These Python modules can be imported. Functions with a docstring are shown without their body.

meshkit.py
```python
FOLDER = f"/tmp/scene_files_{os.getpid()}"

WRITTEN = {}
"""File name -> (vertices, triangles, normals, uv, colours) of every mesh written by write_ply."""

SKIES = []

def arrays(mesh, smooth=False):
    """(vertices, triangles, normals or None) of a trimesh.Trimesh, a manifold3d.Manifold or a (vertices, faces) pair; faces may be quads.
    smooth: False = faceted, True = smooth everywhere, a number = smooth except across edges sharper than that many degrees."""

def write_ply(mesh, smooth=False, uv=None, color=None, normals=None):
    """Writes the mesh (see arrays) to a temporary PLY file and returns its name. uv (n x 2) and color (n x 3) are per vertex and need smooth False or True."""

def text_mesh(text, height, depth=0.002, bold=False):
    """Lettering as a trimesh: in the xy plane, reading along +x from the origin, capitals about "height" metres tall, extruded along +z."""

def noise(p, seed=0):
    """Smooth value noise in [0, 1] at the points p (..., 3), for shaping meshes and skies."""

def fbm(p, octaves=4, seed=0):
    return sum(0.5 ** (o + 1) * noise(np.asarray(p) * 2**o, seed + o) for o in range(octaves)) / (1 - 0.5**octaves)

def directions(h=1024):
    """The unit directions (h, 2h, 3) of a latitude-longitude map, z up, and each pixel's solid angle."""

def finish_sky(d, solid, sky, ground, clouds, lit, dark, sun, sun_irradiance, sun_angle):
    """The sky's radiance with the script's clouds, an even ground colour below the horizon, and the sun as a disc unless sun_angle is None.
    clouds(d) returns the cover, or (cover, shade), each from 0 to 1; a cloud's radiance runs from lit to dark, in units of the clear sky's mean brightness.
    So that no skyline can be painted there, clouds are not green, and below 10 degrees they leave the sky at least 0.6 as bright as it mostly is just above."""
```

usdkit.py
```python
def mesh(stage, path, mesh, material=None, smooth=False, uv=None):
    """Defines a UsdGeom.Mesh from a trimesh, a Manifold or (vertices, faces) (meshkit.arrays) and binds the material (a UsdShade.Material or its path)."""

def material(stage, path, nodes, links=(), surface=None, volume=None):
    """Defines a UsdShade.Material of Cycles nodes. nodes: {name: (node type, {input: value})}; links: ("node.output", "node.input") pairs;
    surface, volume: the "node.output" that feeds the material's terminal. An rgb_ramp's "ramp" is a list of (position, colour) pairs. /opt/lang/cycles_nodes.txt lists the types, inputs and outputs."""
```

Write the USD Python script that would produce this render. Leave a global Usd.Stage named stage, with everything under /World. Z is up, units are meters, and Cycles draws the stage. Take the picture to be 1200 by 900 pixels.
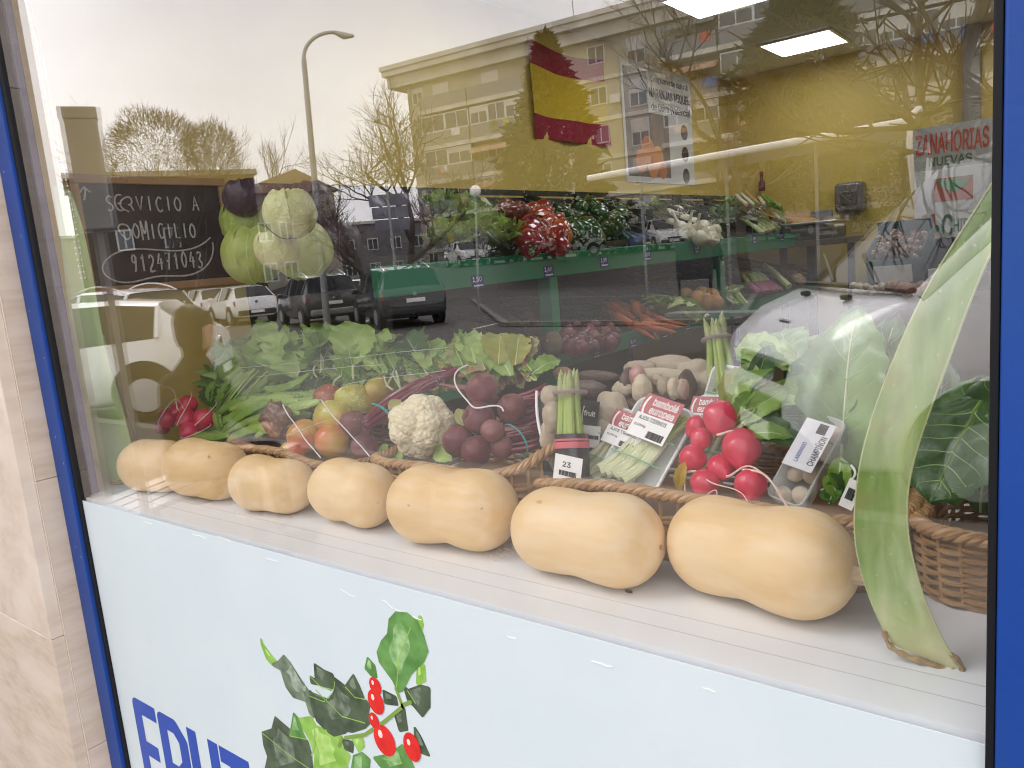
import math, random
import numpy as np, trimesh, usdkit, meshkit, manifold3d
from shapely.geometry import Polygon, LineString, box as sbox, Point
from shapely.ops import unary_union
from shapely import affinity
from pxr import Usd, UsdGeom, UsdLux, UsdShade, Gf, Sdf

stage = Usd.Stage.CreateInMemory()
UsdGeom.SetStageUpAxis(stage, 'Z'); UsdGeom.SetStageMetersPerUnit(stage, 1.0)
UsdGeom.Xform.Define(stage, '/World'); UsdGeom.Scope.Define(stage, '/World/Looks')
stage.SetDefaultPrim(stage.GetPrimAtPath('/World'))
PI = math.pi
# ------------------------------------------------------------------ camera
F = 901.0                                    # focal length in photograph pixels (1200 wide)
def unit(a): a = np.array(a, float); return a/np.linalg.norm(a)
_d = unit([494, 5590, F]); _x = unit([1164, 42, -F]); _x = unit(_x-_d*(_x@_d)); _y = np.cross(_x, _d)
RW = np.array([_x, _y, -_d])                 # camera (right, down, forward) -> world
CAM = np.array([0, -.766, 1.45])
cam = UsdGeom.Camera.Define(stage, '/World/camera')
r_, d_, f_ = RW[:, 0], RW[:, 1], RW[:, 2]
cam.AddTransformOp().Set(Gf.Matrix4d(*[float(v) for v in (*r_, 0, *(-d_), 0, *(-f_), 0, *CAM, 1)]))
cam.CreateHorizontalApertureAttr(36.0); cam.CreateFocalLengthAttr(36.0*F/1200); cam.CreateClippingRangeAttr(Gf.Vec2f(.02, 2000))
EXPOSURE = 0.3
cam.CreateExposureAttr(EXPOSURE)
# ------------------------------------------------------------------ overcast sky and soft sun
SUN_EL, SUN_AZ = math.radians(48), math.atan2(-.75, -.65)        # rotation = atan2(x, y) of the direction to the sun
dome = UsdLux.DomeLight.Define(stage, '/World/sky'); dome.CreateIntensityAttr(1.0)
dm = usdkit.material(stage, '/World/Looks/sky_look', {
    'sky': ('sky_texture', dict(sky_type='single_scattering', sun_disc=False, sun_elevation=SUN_EL, sun_rotation=SUN_AZ, air_density=1.0, aerosol_density=2.0, ozone_density=1.0)),
    'tc': ('texture_coordinate', {}), 'mp': ('mapping', dict(scale=(1, 1, 2.6))),
    'n': ('noise_texture', dict(scale=1.6, detail=5.0, roughness=.55)),
    'cl': ('rgb_ramp', dict(ramp=[(.28, (16.6, 16.2, 16.8)), (.5, (20.2, 19.7, 20.1)), (.75, (23.4, 22.9, 23.1))])),
    'mx': ('mix_color', dict(fac=.93, use_clamp=False)),
    'bg': ('background_shader', dict(strength=.11))},
    [('tc.generated', 'mp.vector'), ('mp.vector', 'n.vector'), ('n.fac', 'cl.fac'), ('sky.color', 'mx.a'), ('cl.color', 'mx.b'), ('mx.result', 'bg.color')], surface='bg.background')
UsdShade.MaterialBindingAPI.Apply(dome.GetPrim()).Bind(dm)
sun = UsdLux.DistantLight.Define(stage, '/World/sun'); sun.CreateIntensityAttr(.35); sun.CreateAngleAttr(25.0); sun.CreateNormalizeAttr(True); sun.CreateColorAttr(Gf.Vec3f(1, .97, .94))
sd = np.array([math.sin(SUN_AZ)*math.cos(SUN_EL), math.cos(SUN_AZ)*math.cos(SUN_EL), math.sin(SUN_EL)])
_u = unit(np.cross([0, 0, 1.], sd)); _v = np.cross(sd, _u)
sun.AddTransformOp().Set(Gf.Matrix4d(*[float(v) for v in (*_u, 0, *_v, 0, *sd, 0, 0, 0, 30, 1)]))

# ------------------------------------------------------------------ helpers
def ray(u, v): return RW@unit([u-600, v-450, F])
def on(u, v, ax, val): r = ray(u, v); return CAM+r*((val-CAM[ax])/r[ax])
def Y(u, v, y): return on(u, v, 1, y)        # the point seen at photograph pixel (u, v) that lies on the plane y
def Zp(u, v, z): return on(u, v, 2, z)
def Xp(u, v, x): return on(u, v, 0, x)
def px(p): q = RW.T@(np.asarray(p, float)-CAM); return q[0]/q[2]*F+600, q[1]/q[2]*F+450
def mir(p): return np.array([p[0], -p[1], p[2]])                # what the window shows at p stands here in the street

_taken, _org = {}, {}
def newpath(name, parent='/World'):
    k = f'{parent}/{name}'; n = _taken.get(k, 0); _taken[k] = n+1
    return k if n == 0 else f'{k}_{n:03d}'
def tag(prim, label=None, cat=None, group=None, kind=None):
    for k, v in (('label', label), ('category', cat), ('group', group), ('kind', kind)):
        if v: prim.SetCustomDataByKey(k, v)
def thing(name, label, cat, loc=(0, 0, 0), group=None, kind=None):
    p = newpath(name); x = UsdGeom.Xform.Define(stage, p); x.AddTranslateOp().Set(Gf.Vec3d(*map(float, loc)))
    _org[p] = np.array(loc, float); tag(x.GetPrim(), label, cat, group, kind); return p
def part(parent, name, mesh, m, smooth=35, label=None, kind=None):
    """A part (or sub-part) given in world coordinates."""
    p = newpath(name, parent); top = '/'.join(parent.split('/')[:3]); o = _org[top]
    if isinstance(mesh, (list,)): mesh = cat(mesh)
    v, f, n = meshkit.arrays(mesh, smooth)
    g = usdkit.mesh(stage, p, (v-o, f), m, False)
    if n is not None:
        from pxr import Vt
        g.CreateNormalsAttr(Vt.Vec3fArray.FromNumpy(n.astype(np.float32))); g.SetNormalsInterpolation('vertex')
    tag(g.GetPrim(), label, kind=kind); return p
def solo(name, mesh, m, label=None, catg=None, group=None, kind=None, smooth=35):
    if isinstance(mesh, (list,)): mesh = cat(mesh)
    p = newpath(name); g = usdkit.mesh(stage, p, mesh, m, smooth); tag(g.GetPrim(), label, catg, group, kind); _org[p] = np.zeros(3); return p
def struct(name, mesh, m, kind='structure', smooth=35): return solo(name, mesh, m, kind=kind, smooth=smooth)
def mat4(loc=(0, 0, 0), R=None, s=1.0):
    m = np.eye(4); m[:3, :3] = (np.eye(3) if R is None else R)*(np.array(s) if np.ndim(s) else s); m[:3, 3] = loc; return m
def dup(src, M4, label=None, group=None, name=None):
    sp = stage.GetPrimAtPath(src); was = sp.GetCustomData()
    base = name or src.split('/')[-1].rstrip('0123456789').rstrip('_')
    p = newpath(base); x = UsdGeom.Xform.Define(stage, p)
    x.GetPrim().GetReferences().AddInternalReference(Sdf.Path(src))
    x.ClearXformOpOrder(); x.AddTransformOp(opSuffix='place').Set(Gf.Matrix4d(*[float(v) for v in np.asarray(M4).T.ravel()]))
    tag(x.GetPrim(), label or was.get('label'), was.get('category'), group or was.get('group')); x.GetPrim().SetInstanceable(True)
    return p
def rx(a): c, s = math.cos(a), math.sin(a); return np.array([[1, 0, 0], [0, c, -s], [0, s, c]])
def ry(a): c, s = math.cos(a), math.sin(a); return np.array([[c, 0, s], [0, 1, 0], [-s, 0, c]])
def rz(a): c, s = math.cos(a), math.sin(a); return np.array([[c, -s, 0], [s, c, 0], [0, 0, 1]])
def frame(x, up=(0, 0, 1)):
    """Rotation whose first axis is x and whose third is as near up as it can be."""
    x = unit(x); u = np.array(up, float)
    if abs(x@unit(u)) > .98: u = np.array([0.3, 1, 0.1])
    z = unit(u-x*(u@x)); return np.stack([x, np.cross(z, x), z], 1)
def tm(v, f): return trimesh.Trimesh(np.asarray(v, float), np.asarray(f, int), process=False)
def cat(ms): return trimesh.util.concatenate(ms) if len(ms) > 1 else ms[0]
def xf(m, loc=(0, 0, 0), R=None, s=1.0):
    v = np.asarray(m.vertices)*s
    if R is not None: v = v@R.T
    return tm(v+np.array(loc), m.faces)
def bx(x0, x1, y0, y1, z0, z1):
    m = trimesh.creation.box([x1-x0, y1-y0, z1-z0]); m.apply_translation([(x0+x1)/2, (y0+y1)/2, (z0+z1)/2]); return tm(m.vertices, m.faces)
def rbx(x0, x1, y0, y1, z0, z1, r=.004, n=12):
    s = manifold3d.Manifold.sphere(r, n); c = []
    for a in (x0+r, x1-r):
        for b in (y0+r, y1-r):
            for d in (z0+r, z1-r): c.append(s.translate([a, b, d]))
    m = manifold3d.Manifold.batch_hull(c).to_mesh(); return tm(m.vert_properties[:, :3], m.tri_verts)
def hullpts(pts, r=None, n=10):
    if r is None: m = manifold3d.Manifold.hull_points(np.asarray(pts, float))
    else:
        rr = np.broadcast_to(r, (len(pts),)); m = manifold3d.Manifold.batch_hull([manifold3d.Manifold.sphere(float(a), n).translate([float(x) for x in p]) for p, a in zip(pts, rr)])
    m = m.to_mesh(); return tm(m.vert_properties[:, :3], m.tri_verts)
def tube(pts, rad, n=8, cap=True, flat=1.0, up=(0, 0, 1)):
    p = np.asarray(pts, float); t = np.gradient(p, axis=0); t /= np.linalg.norm(t, axis=1, keepdims=True)+1e-12
    a = np.zeros_like(p); u = np.array(up, float)
    if abs(t[0]@unit(u)) > .95: u = np.array([1., .2, 0])
    a[0] = unit(np.cross(u, t[0]))
    for i in range(1, len(p)):
        w = a[i-1]-t[i]*(a[i-1]@t[i]); a[i] = w/(np.linalg.norm(w)+1e-12)
    b = np.cross(t, a); th = np.arange(n)*2*PI/n; r = np.broadcast_to(rad, (len(p),))[:, None, None]
    v = (p[:, None]+r*(np.cos(th)[None, :, None]*a[:, None]+flat*np.sin(th)[None, :, None]*b[:, None])).reshape(-1, 3)
    i, j = np.meshgrid(np.arange(len(p)-1), np.arange(n), indexing='ij')
    q = np.stack([i*n+j, i*n+(j+1) % n, (i+1)*n+(j+1) % n, (i+1)*n+j], -1).reshape(-1, 4)
    f = np.vstack([q[:, [0, 1, 2]], q[:, [0, 2, 3]]])
    if cap:
        k = len(v); v = np.vstack([v, p[0], p[-1]]); J = np.arange(n); e = (len(p)-1)*n
        f = np.vstack([f, np.stack([np.full(n, k), (J+1) % n, J], 1), np.stack([np.full(n, k+1), e+J, e+(J+1) % n], 1)])
    return tm(v, f)
def spline(pts, n=16):
    p = np.asarray(pts, float)
    if len(p) < 3: return p[0]+(p[-1]-p[0])*np.linspace(0, 1, n)[:, None]
    from scipy.interpolate import CubicSpline
    d = np.r_[0, np.cumsum(np.linalg.norm(np.diff(p, axis=0), axis=1))]; return CubicSpline(d, p)(np.linspace(0, d[-1], n))
def lathe(prof, n=24, cap=True):
    """prof: (radius, height) pairs from bottom to top, round the z axis."""
    p = np.asarray(prof, float); th = np.arange(n)*2*PI/n
    v = np.stack([p[:, :1]*np.cos(th), p[:, :1]*np.sin(th), np.repeat(p[:, 1:], n, 1)], -1).reshape(-1, 3)
    i, j = np.meshgrid(np.arange(len(p)-1), np.arange(n), indexing='ij')
    q = np.stack([i*n+j, i*n+(j+1) % n, (i+1)*n+(j+1) % n, (i+1)*n+j], -1).reshape(-1, 4); f = np.vstack([q[:, [0, 1, 2]], q[:, [0, 2, 3]]])
    if cap:
        k = len(v); v = np.vstack([v, [0, 0, p[0, 1]], [0, 0, p[-1, 1]]]); J = np.arange(n); e = (len(p)-1)*n
        f = np.vstack([f, np.stack([np.full(n, k), (J+1) % n, J], 1), np.stack([np.full(n, k+1), e+J, e+(J+1) % n], 1)])
    return tm(v, f)
def blob(r=(1, 1, 1), sub=3, amp=.08, freq=2.0, seed=0, oct=3):
    m = trimesh.creation.icosphere(sub, 1.0); v = np.array(m.vertices); d = meshkit.fbm(v*freq+seed*7.3+50, oct, seed)-.5
    return tm(v*(1+2*amp*d)[:, None]*np.array(r), m.faces)
def grid(fn, nu, nv):
    """A sheet: fn(u, v) -> (..., 3) on [0,1]^2."""
    u, v = np.meshgrid(np.linspace(0, 1, nu), np.linspace(0, 1, nv), indexing='ij'); P = fn(u, v).reshape(-1, 3)
    i, j = np.meshgrid(np.arange(nu-1), np.arange(nv-1), indexing='ij'); a = i*nv+j
    q = np.stack([a, a+nv, a+nv+1, a+1], -1).reshape(-1, 4); return tm(P, np.vstack([q[:, [0, 1, 2]], q[:, [0, 2, 3]]]))
def extr(poly, h, M=None):
    gs = [g for g in getattr(poly, 'geoms', [poly]) if g.area > 1e-9]
    m = cat([trimesh.creation.extrude_polygon(g, h, engine='earcut') for g in gs]); m = tm(m.vertices, m.faces)
    return m if M is None else tm(np.asarray(m.vertices)@M[:3, :3].T+M[:3, 3], m.faces)
def stroke(lines, r, cap='round'): return unary_union([LineString(l).buffer(r, cap_style=cap) for l in lines])
def mapv(m, fn): return tm(fn(np.asarray(m.vertices)), m.faces)

# ------------------------------------------------------------------ materials
_mats = {}
def mt(name, c, rough=.5, c2=None, sc=20., det=3., lo=.35, hi=.65, bump=0., bsc=None, bdist=.002, spec=.5, metal=0., sss=0., ssr=(1, .4, .2), sscale=.01, coat=0., transl=0., tcol=None, rnd=0., emis=0., stretch=None, coord='p', coat_rough=.05, c3=None, sc3=3.):
    """Principled look: base colour c, patches of c2 from noise, broad patches of c3, bump, optional translucency for leaves."""
    if name in _mats: return _mats[name]
    N = {'p': ('principled_bsdf', dict(base_color=c, roughness=rough, specular_ior_level=spec, metallic=metal, coat_weight=coat, coat_roughness=coat_rough))}
    L = []; out = 'p.BSDF'; col = None
    if sss: N['p'][1].update(subsurface_weight=sss, subsurface_radius=ssr, subsurface_scale=sscale)
    if emis: N['p'][1].update(emission_color=c, emission_strength=emis)
    if c2 is not None or bump or c3 is not None:
        N['g'] = ('texture_coordinate', {}) if coord == 'o' else ('geometry', {}); src = 'g.object' if coord == 'o' else 'g.position'
        if stretch is not None: N['mp'] = ('mapping', dict(scale=stretch)); L.append((src, 'mp.vector')); src = 'mp.vector'
    if c2 is not None:
        N['n'] = ('noise_texture', dict(scale=sc, detail=det, roughness=.55)); N['r'] = ('rgb_ramp', dict(ramp=[(lo, c), (hi, c2)]))
        L += [(src, 'n.vector'), ('n.fac', 'r.fac')]; col = 'r.color'
    if c3 is not None:
        N['n3'] = ('noise_texture', dict(scale=sc3, detail=2.)); N['r3'] = ('rgb_ramp', dict(ramp=[(.42, (0, 0, 0)), (.68, (1, 1, 1))])); N['m3'] = ('mix_color', dict(a=c, b=c3))
        L += [(src, 'n3.vector'), ('n3.fac', 'r3.fac'), ('r3.color', 'm3.fac')]
        if col: L.append((col, 'm3.a'))
        col = 'm3.result'
    if rnd:
        N['oi'] = ('object_info', {}); N['mr'] = ('map_range', dict(to_min=1-rnd, to_max=1+rnd)); N['hs'] = ('hsv', dict(color=c)); N['mh'] = ('map_range', dict(to_min=.5-rnd*.06, to_max=.5+rnd*.06))
        L += [('oi.random', 'mr.value'), ('mr.result', 'hs.value'), ('oi.random', 'mh.value'), ('mh.result', 'hs.hue')]
        if col: L.append((col, 'hs.color'))
        col = 'hs.color'
    if col: L.append((col, 'p.base_color'))
    if bump:
        N['nb'] = ('noise_texture', dict(scale=bsc or sc*3, detail=3.)); N['b'] = ('bump', dict(strength=bump, distance=bdist)); L += [(src, 'nb.vector'), ('nb.fac', 'b.height'), ('b.normal', 'p.normal')]
    if transl:
        N['t'] = ('translucent_bsdf', dict(color=tcol or c)); N['mc'] = ('mix_closure', dict(fac=transl)); L += [('p.BSDF', 'mc.closure1'), ('t.BSDF', 'mc.closure2')]; out = 'mc.closure'
        if col and tcol is None: L.append((col, 't.color'))
    _mats[name] = usdkit.material(stage, '/World/Looks/'+name, N, L, surface=out); return _mats[name]
def pane_mat(name, r0=.075, tint=(1, 1, 1), bump=0., bsc=30., rough=0., bdist=.004, white=0.):
    """Clear sheet: transparent with mirror reflection by the angle; wrinkles by bump."""
    if name in _mats: return _mats[name]
    N = {'lw': ('layer_weight', dict(blend=.5)), 'pw': ('math', dict(math_type='power', value2=5.)), 'ma': ('math', dict(math_type='multiply_add', value2=1-r0, value3=r0)),
         't': ('transparent_bsdf', dict(color=tint)), 'g': ('glossy_bsdf', dict(color=(1, 1, 1), roughness=rough)), 'm': ('mix_closure', {})}
    L = [('lw.facing', 'pw.value1'), ('pw.value', 'ma.value1'), ('ma.value', 'm.fac'), ('t.BSDF', 'm.closure1'), ('g.BSDF', 'm.closure2')]; out = 'm.closure'
    if bump:
        N['ge'] = ('geometry', {}); N['nb'] = ('noise_texture', dict(scale=bsc, detail=2., distortion=1.5)); N['b'] = ('bump', dict(strength=bump, distance=bdist))
        L += [('ge.position', 'nb.vector'), ('nb.fac', 'b.height'), ('b.normal', 'g.normal')]
    if white:
        N['df'] = ('diffuse_bsdf', dict(color=(.9, .9, .9))); N['m2'] = ('mix_closure', dict(fac=white)); L += [('m.closure', 'm2.closure1'), ('df.BSDF', 'm2.closure2')]; out = 'm2.closure'
    _mats[name] = usdkit.material(stage, '/World/Looks/'+name, N, L, surface=out); return _mats[name]
# ================================================================== the shop front and the room
WALLX, BACKY, CEIL = -2.3, 5.0, 2.62
SHZ = .97                                    # top of the display shelf
ochre = mt('ochre_plaster', (.70, .525, .115), .6, c2=(.65, .48, .10), sc=3., bump=.15, bsc=60, c3=(.68, .50, .13))
whitep = mt('white_ceiling_paint', (.78, .78, .76), .7, bump=.1, bsc=80)
darkfl = mt('shop_floor_tile', (.05, .04, .035), .3, c2=(.07, .055, .045), sc=6)
navy = mt('blue_lacquered_frame', (.007, .046, .25), .45, c2=(.006, .038, .21), sc=5, bump=.12, bsc=110, spec=.3, c3=(.012, .052, .22), sc3=2.5)
gask = mt('black_rubber_gasket', (.006, .006, .008), .6, spec=.2)
struct('floor', bx(-3, 3.2, .05, 5.2, -.1, 0), darkfl)
struct('ceiling', bx(-2.45, 3.2, -.0, 5.2, CEIL, CEIL+.12), whitep)
struct('wall', bx(-2.45, WALLX, .02, 5.2, 0, CEIL), ochre)
struct('back_wall', bx(WALLX, 3.0, BACKY, 5.15, 0, CEIL), ochre)
struct('side_wall', bx(3.0, 3.15, .02, 5.15, 0, CEIL), ochre)
# shop front above and beside the window
struct('front_wall', [bx(-2.3, -2.0, .012, .05, 0, CEIL), bx(.12, 3.0, .012, .05, 0, CEIL)], ochre)
win = thing('shop_window', 'large shop window in a blue lacquered metal frame', 'window', (-1, 0, .1))
part(win, 'glass_pane', bx(-1.965, -.078, 0, .008, .1, 2.45), pane_mat('window_glass', .135), smooth=False)
part(win, 'frame_post', [rbx(-2.052, -1.9825, -.014, .05, .0, 2.6, .003)], navy)
part(win, 'frame_post', [rbx(-.0722, .115, -.012, .06, .0, 2.6, .004)], navy)
chipm = mt('paint_chip', (.30, .32, .36), .7); rgc = np.random.default_rng(6)
part(win, 'paint_chip', [xf(blob((.0016*rgc.uniform(.5, 1.4), .0007, .003*rgc.uniform(.4, 1.6)), 1, .4, 2, i), (-2.0505+rgc.uniform(0, .003) if i % 3 else -2.012+rgc.uniform(-.02, .02), -.0138, rgc.uniform(.15, 2.0))) for i in range(22)]+[xf(blob((.0012, .0006, .0016), 1, .4, 2, i), (rgc.uniform(-.06, .02), -.0119, rgc.uniform(1.0, 1.6))) for i in range(14)], chipm)
part(win, 'frame_head', [rbx(-1.982, -.0725, -.014, .05, 2.45, 2.6, .003)], navy)
part(win, 'gasket', [rbx(-1.982, -1.962, -.006, .02, .1, 2.449, .002)], gask)
part(win, 'gasket', [rbx(-.0795, -.0725, -.011, .02, .1, 2.449, .002)], gask)
# vinyl on the lower pane
vin = mt('pale_blue_vinyl', (.50, .565, .59), .35, c2=(.525, .585, .605), sc=4)
# granite / marble cladding left of the frame
marb = [mt(f'beige_marble_{k}', c, .22, c2=c2, sc=9., det=8, lo=.35, hi=.7, stretch=st, bump=.03, bsc=90, c3=c3, sc3=2.2) for k, (c, c2, c3, st) in {
    'a': ((.54, .44, .35), (.46, .365, .28), (.58, .49, .41), (2.2, 1, 7)), 'b': ((.57, .47, .385), (.49, .39, .31), (.61, .52, .44), (3, 1, 4)), 'c': ((.52, .425, .335), (.44, .345, .265), (.56, .47, .39), (1.5, 1, 8))}.items()]
pil = thing('marble_pilaster', 'beige veined marble cladding beside the blue frame', 'wall', (-2.4, 0, 0))
PYF = -.093                                  # the pilaster stands proud of the glass
zs = [-.05, .30, 1.02, 1.95, 2.6]
for i in range(4):
    part(pil, 'return_slab', rbx(-2.083, -2.0535, PYF+.0325, .01, zs[i]+.0006, zs[i+1]-.0006, .001), marb[(i*2+1) % 3])
zs = [-.05, .62, 1.48, 2.3, 2.6]
for i in range(4):
    part(pil, 'stone_slab', rbx(-3.6, -2.0555, PYF, PYF+.03, zs[i]+.0006, zs[i+1]-.0006, .0015), marb[i % 3])
part(pil, 'joint_strip', bx(-2.0805, -2.0525, PYF+.0302, PYF+.0322, -.05, 2.6), mt('pale_joint', (.66, .58, .5), .6))
part(pil, 'core', bx(-3.58, -2.085, PYF+.031, .01, -.05, 2.59), mt('pale_joint', (.66, .58, .5), .6))
solo('upper_facade', bx(-8, 6, -.02, .3, 2.6, 6), mt('upper_render', (.55, .5, .45), .8, c2=(.5, .45, .4), sc=2), 'plain render of the storey above the shop window', 'building')
# LED panels set in the ceiling
led = mt('led_diffuser', (.93, .96, 1.0), .5, emis=7.8)
alu = mt('satin_aluminium', (.6, .6, .6), .35, metal=1.)
def led_panel(x, y, label, w=.40, l=.42):
    t = thing('ceiling_light', label, 'lamp', (x, y, CEIL), 'LED panels on the shop ceiling')
    part(t, 'diffuser', bx(x, x+w, y, y+l, CEIL-.012, CEIL-.004), led)
    for a in ((x-.02, x, y-.02, y+l+.02), (x+w, x+w+.02, y-.02, y+l+.02), (x, x+w, y-.02, y), (x, x+w, y+l, y+l+.02)): part(t, 'frame', bx(*a, CEIL-.016, CEIL-.002), alu)
led_panel(-1.74, 4.18, 'square LED ceiling panel deeper in the shop, above the far end of the rack')
led_panel(-1.74, 2.86, 'square LED ceiling panel nearest the window, cut by the top of the photo')
for x, y in ((-1.74, 1.54), (-.4, 4.18), (-.4, 2.86), (.9, 4.18), (.9, 2.86), (-.4, 1.5), (.9, 1.5)):  # out-of-view panels; the one over the rack is added to brighten the lettuces
    led_panel(x, y, 'square LED ceiling panel over the aisle of the shop')
# display shelf
shw = mt('white_shelf_laminate', (.74, .765, .80), .35, c2=(.70, .72, .75), sc=7, lo=.5, hi=.8, bump=.03, bsc=40)
sh = thing('display_shelf', 'white laminate display shelf behind the window glass', 'shelf', (-1, .3, 0))
part(sh, 'shelf_board', [bx(-1.9975, .6, .0085, .73, SHZ-.04, SHZ), bx(-2.299, -1.998, .052, .73, SHZ-.04, SHZ)], shw)
grv = mt('grey_joint_line', (.42, .42, .43), .6)
for yy in (.0575, .0965): part(sh, 'joint_line', bx(-1.9975, .6, yy, yy+.0011, SHZ-.001, SHZ+.00025), grv)
part(sh, 'front_panel', bx(-2.299, .6, .1, .13, 0, SHZ-.041), shw)
# printed vinyl behind the lower half of the pane
def vin_uv(u, v): p = Y(u, v, .0095); return p[0], p[2]
VY = -.0012
vs = thing('vinyl_print', 'pale blue vinyl on the lower window with blue lettering and a holly sprig', 'sign', (-1, VY, .5))
part(vs, 'sheet', bx(-1.962, -.0802, VY, VY+.0006, .105, SHZ-.004), vin, smooth=False)
MV = np.eye(4); MV[:3, :3] = np.stack([[1, 0, 0], [0, 0, 1], [0, -1, 0]], 1)      # polygon (x, z) extruded towards the street
def onv(poly, lift=.0003): m = MV.copy(); m[1, 3] = VY-.0001-lift; return extr(poly, .00012, m)
blu = mt('blue_print', (.02, .055, .29), .35, c2=(.024, .062, .32), sc=6)
def glyph(lines, x0, w, z0, h, r): return affinity.affine_transform(stroke(lines, r), [w, 0, 0, h, x0, z0])
a_, b_ = vin_uv(158, 812), vin_uv(330, 890)
top = b_[1]+.03; hh = .25; z0 = a_[1]-hh-.0195
GL = {'F': [[(.15, 0), (.15, 1), (.85, 1)], [(.15, .56), (.7, .56)]], 'R': [[(.15, 0), (.15, 1), (.6, 1), (.85, .88), (.85, .62), (.6, .5), (.15, .5)], [(.5, .5), (.9, 0)]], 'U': [[(.15, 1), (.15, .2), (.3, .03), (.7, .03), (.85, .2), (.85, 1)]], 'T': [[(.05, 1), (.95, 1)], [(.5, 1), (.5, 0)]],
      'O': [[(.5, 0), (.22, .12), (.12, .5), (.22, .88), (.5, 1), (.78, .88), (.88, .5), (.78, .12), (.5, 0)]], 'S': [[(.85, .86), (.6, 1), (.3, .97), (.15, .78), (.3, .58), (.7, .44), (.85, .24), (.7, .04), (.4, 0), (.12, .14)]]}
xs = [158, 187, 222, 260, 297, 336, 374]
for i, ch in enumerate('FRUTOS'):
    v_ = 812+.556*(xs[i]-158); x0 = vin_uv(xs[i], v_)[0]+.004; w = (vin_uv(xs[i+1], v_+18)[0]-x0)
    rs_ = .0195; Wd = w*.97; X = lambda x: rs_+(x-.15)/.7*(Wd-2*rs_)
    sh_ = unary_union([LineString([(min(max(X(x), rs_), Wd-rs_) if ch == 'T' else X(x), z*hh) for x, z in l]).buffer(rs_, cap_style='square' if ch in 'FTU' else 'round', join_style='round') for l in GL[ch]]).intersection(sbox(0, -1, Wd, 1))
    part(vs, 'letter', onv(affinity.translate(sh_, x0, z0)), blu, smooth=False)
gm = {k: mt('holly_'+k, c, .35, c2=c2, sc=28, det=2, coat=.25) for k, c, c2 in (('dark', (.028, .042, .025), (.07, .095, .055)), ('mid', (.06, .16, .035), (.12, .27, .07)), ('light', (.17, .34, .045), (.27, .46, .10)), ('grey', (.06, .08, .055), (.18, .24, .16)))}
gm2 = {k: mt('holly_gloss_'+k, c, .35, c2=c2, sc=45, det=3) for k, c, c2 in (('dark', (.05, .07, .045), (.17, .21, .15)), ('mid', (.10, .24, .06), (.30, .46, .22)), ('light', (.26, .44, .08), (.40, .58, .2)), ('grey', (.12, .16, .11), (.34, .40, .32)))}
stemv = mt('holly_stem', (.16, .26, .05), .5); redb = mt('holly_berry', (.62, .02, .015), .2, coat=.6, c2=(.5, .012, .01), sc=40)
def vp(pts): return Polygon([vin_uv(*p) for p in pts]).buffer(0)
zz = lambda L: [(100+x*.3833, 690+y*.3833) for x, y in L]
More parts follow.
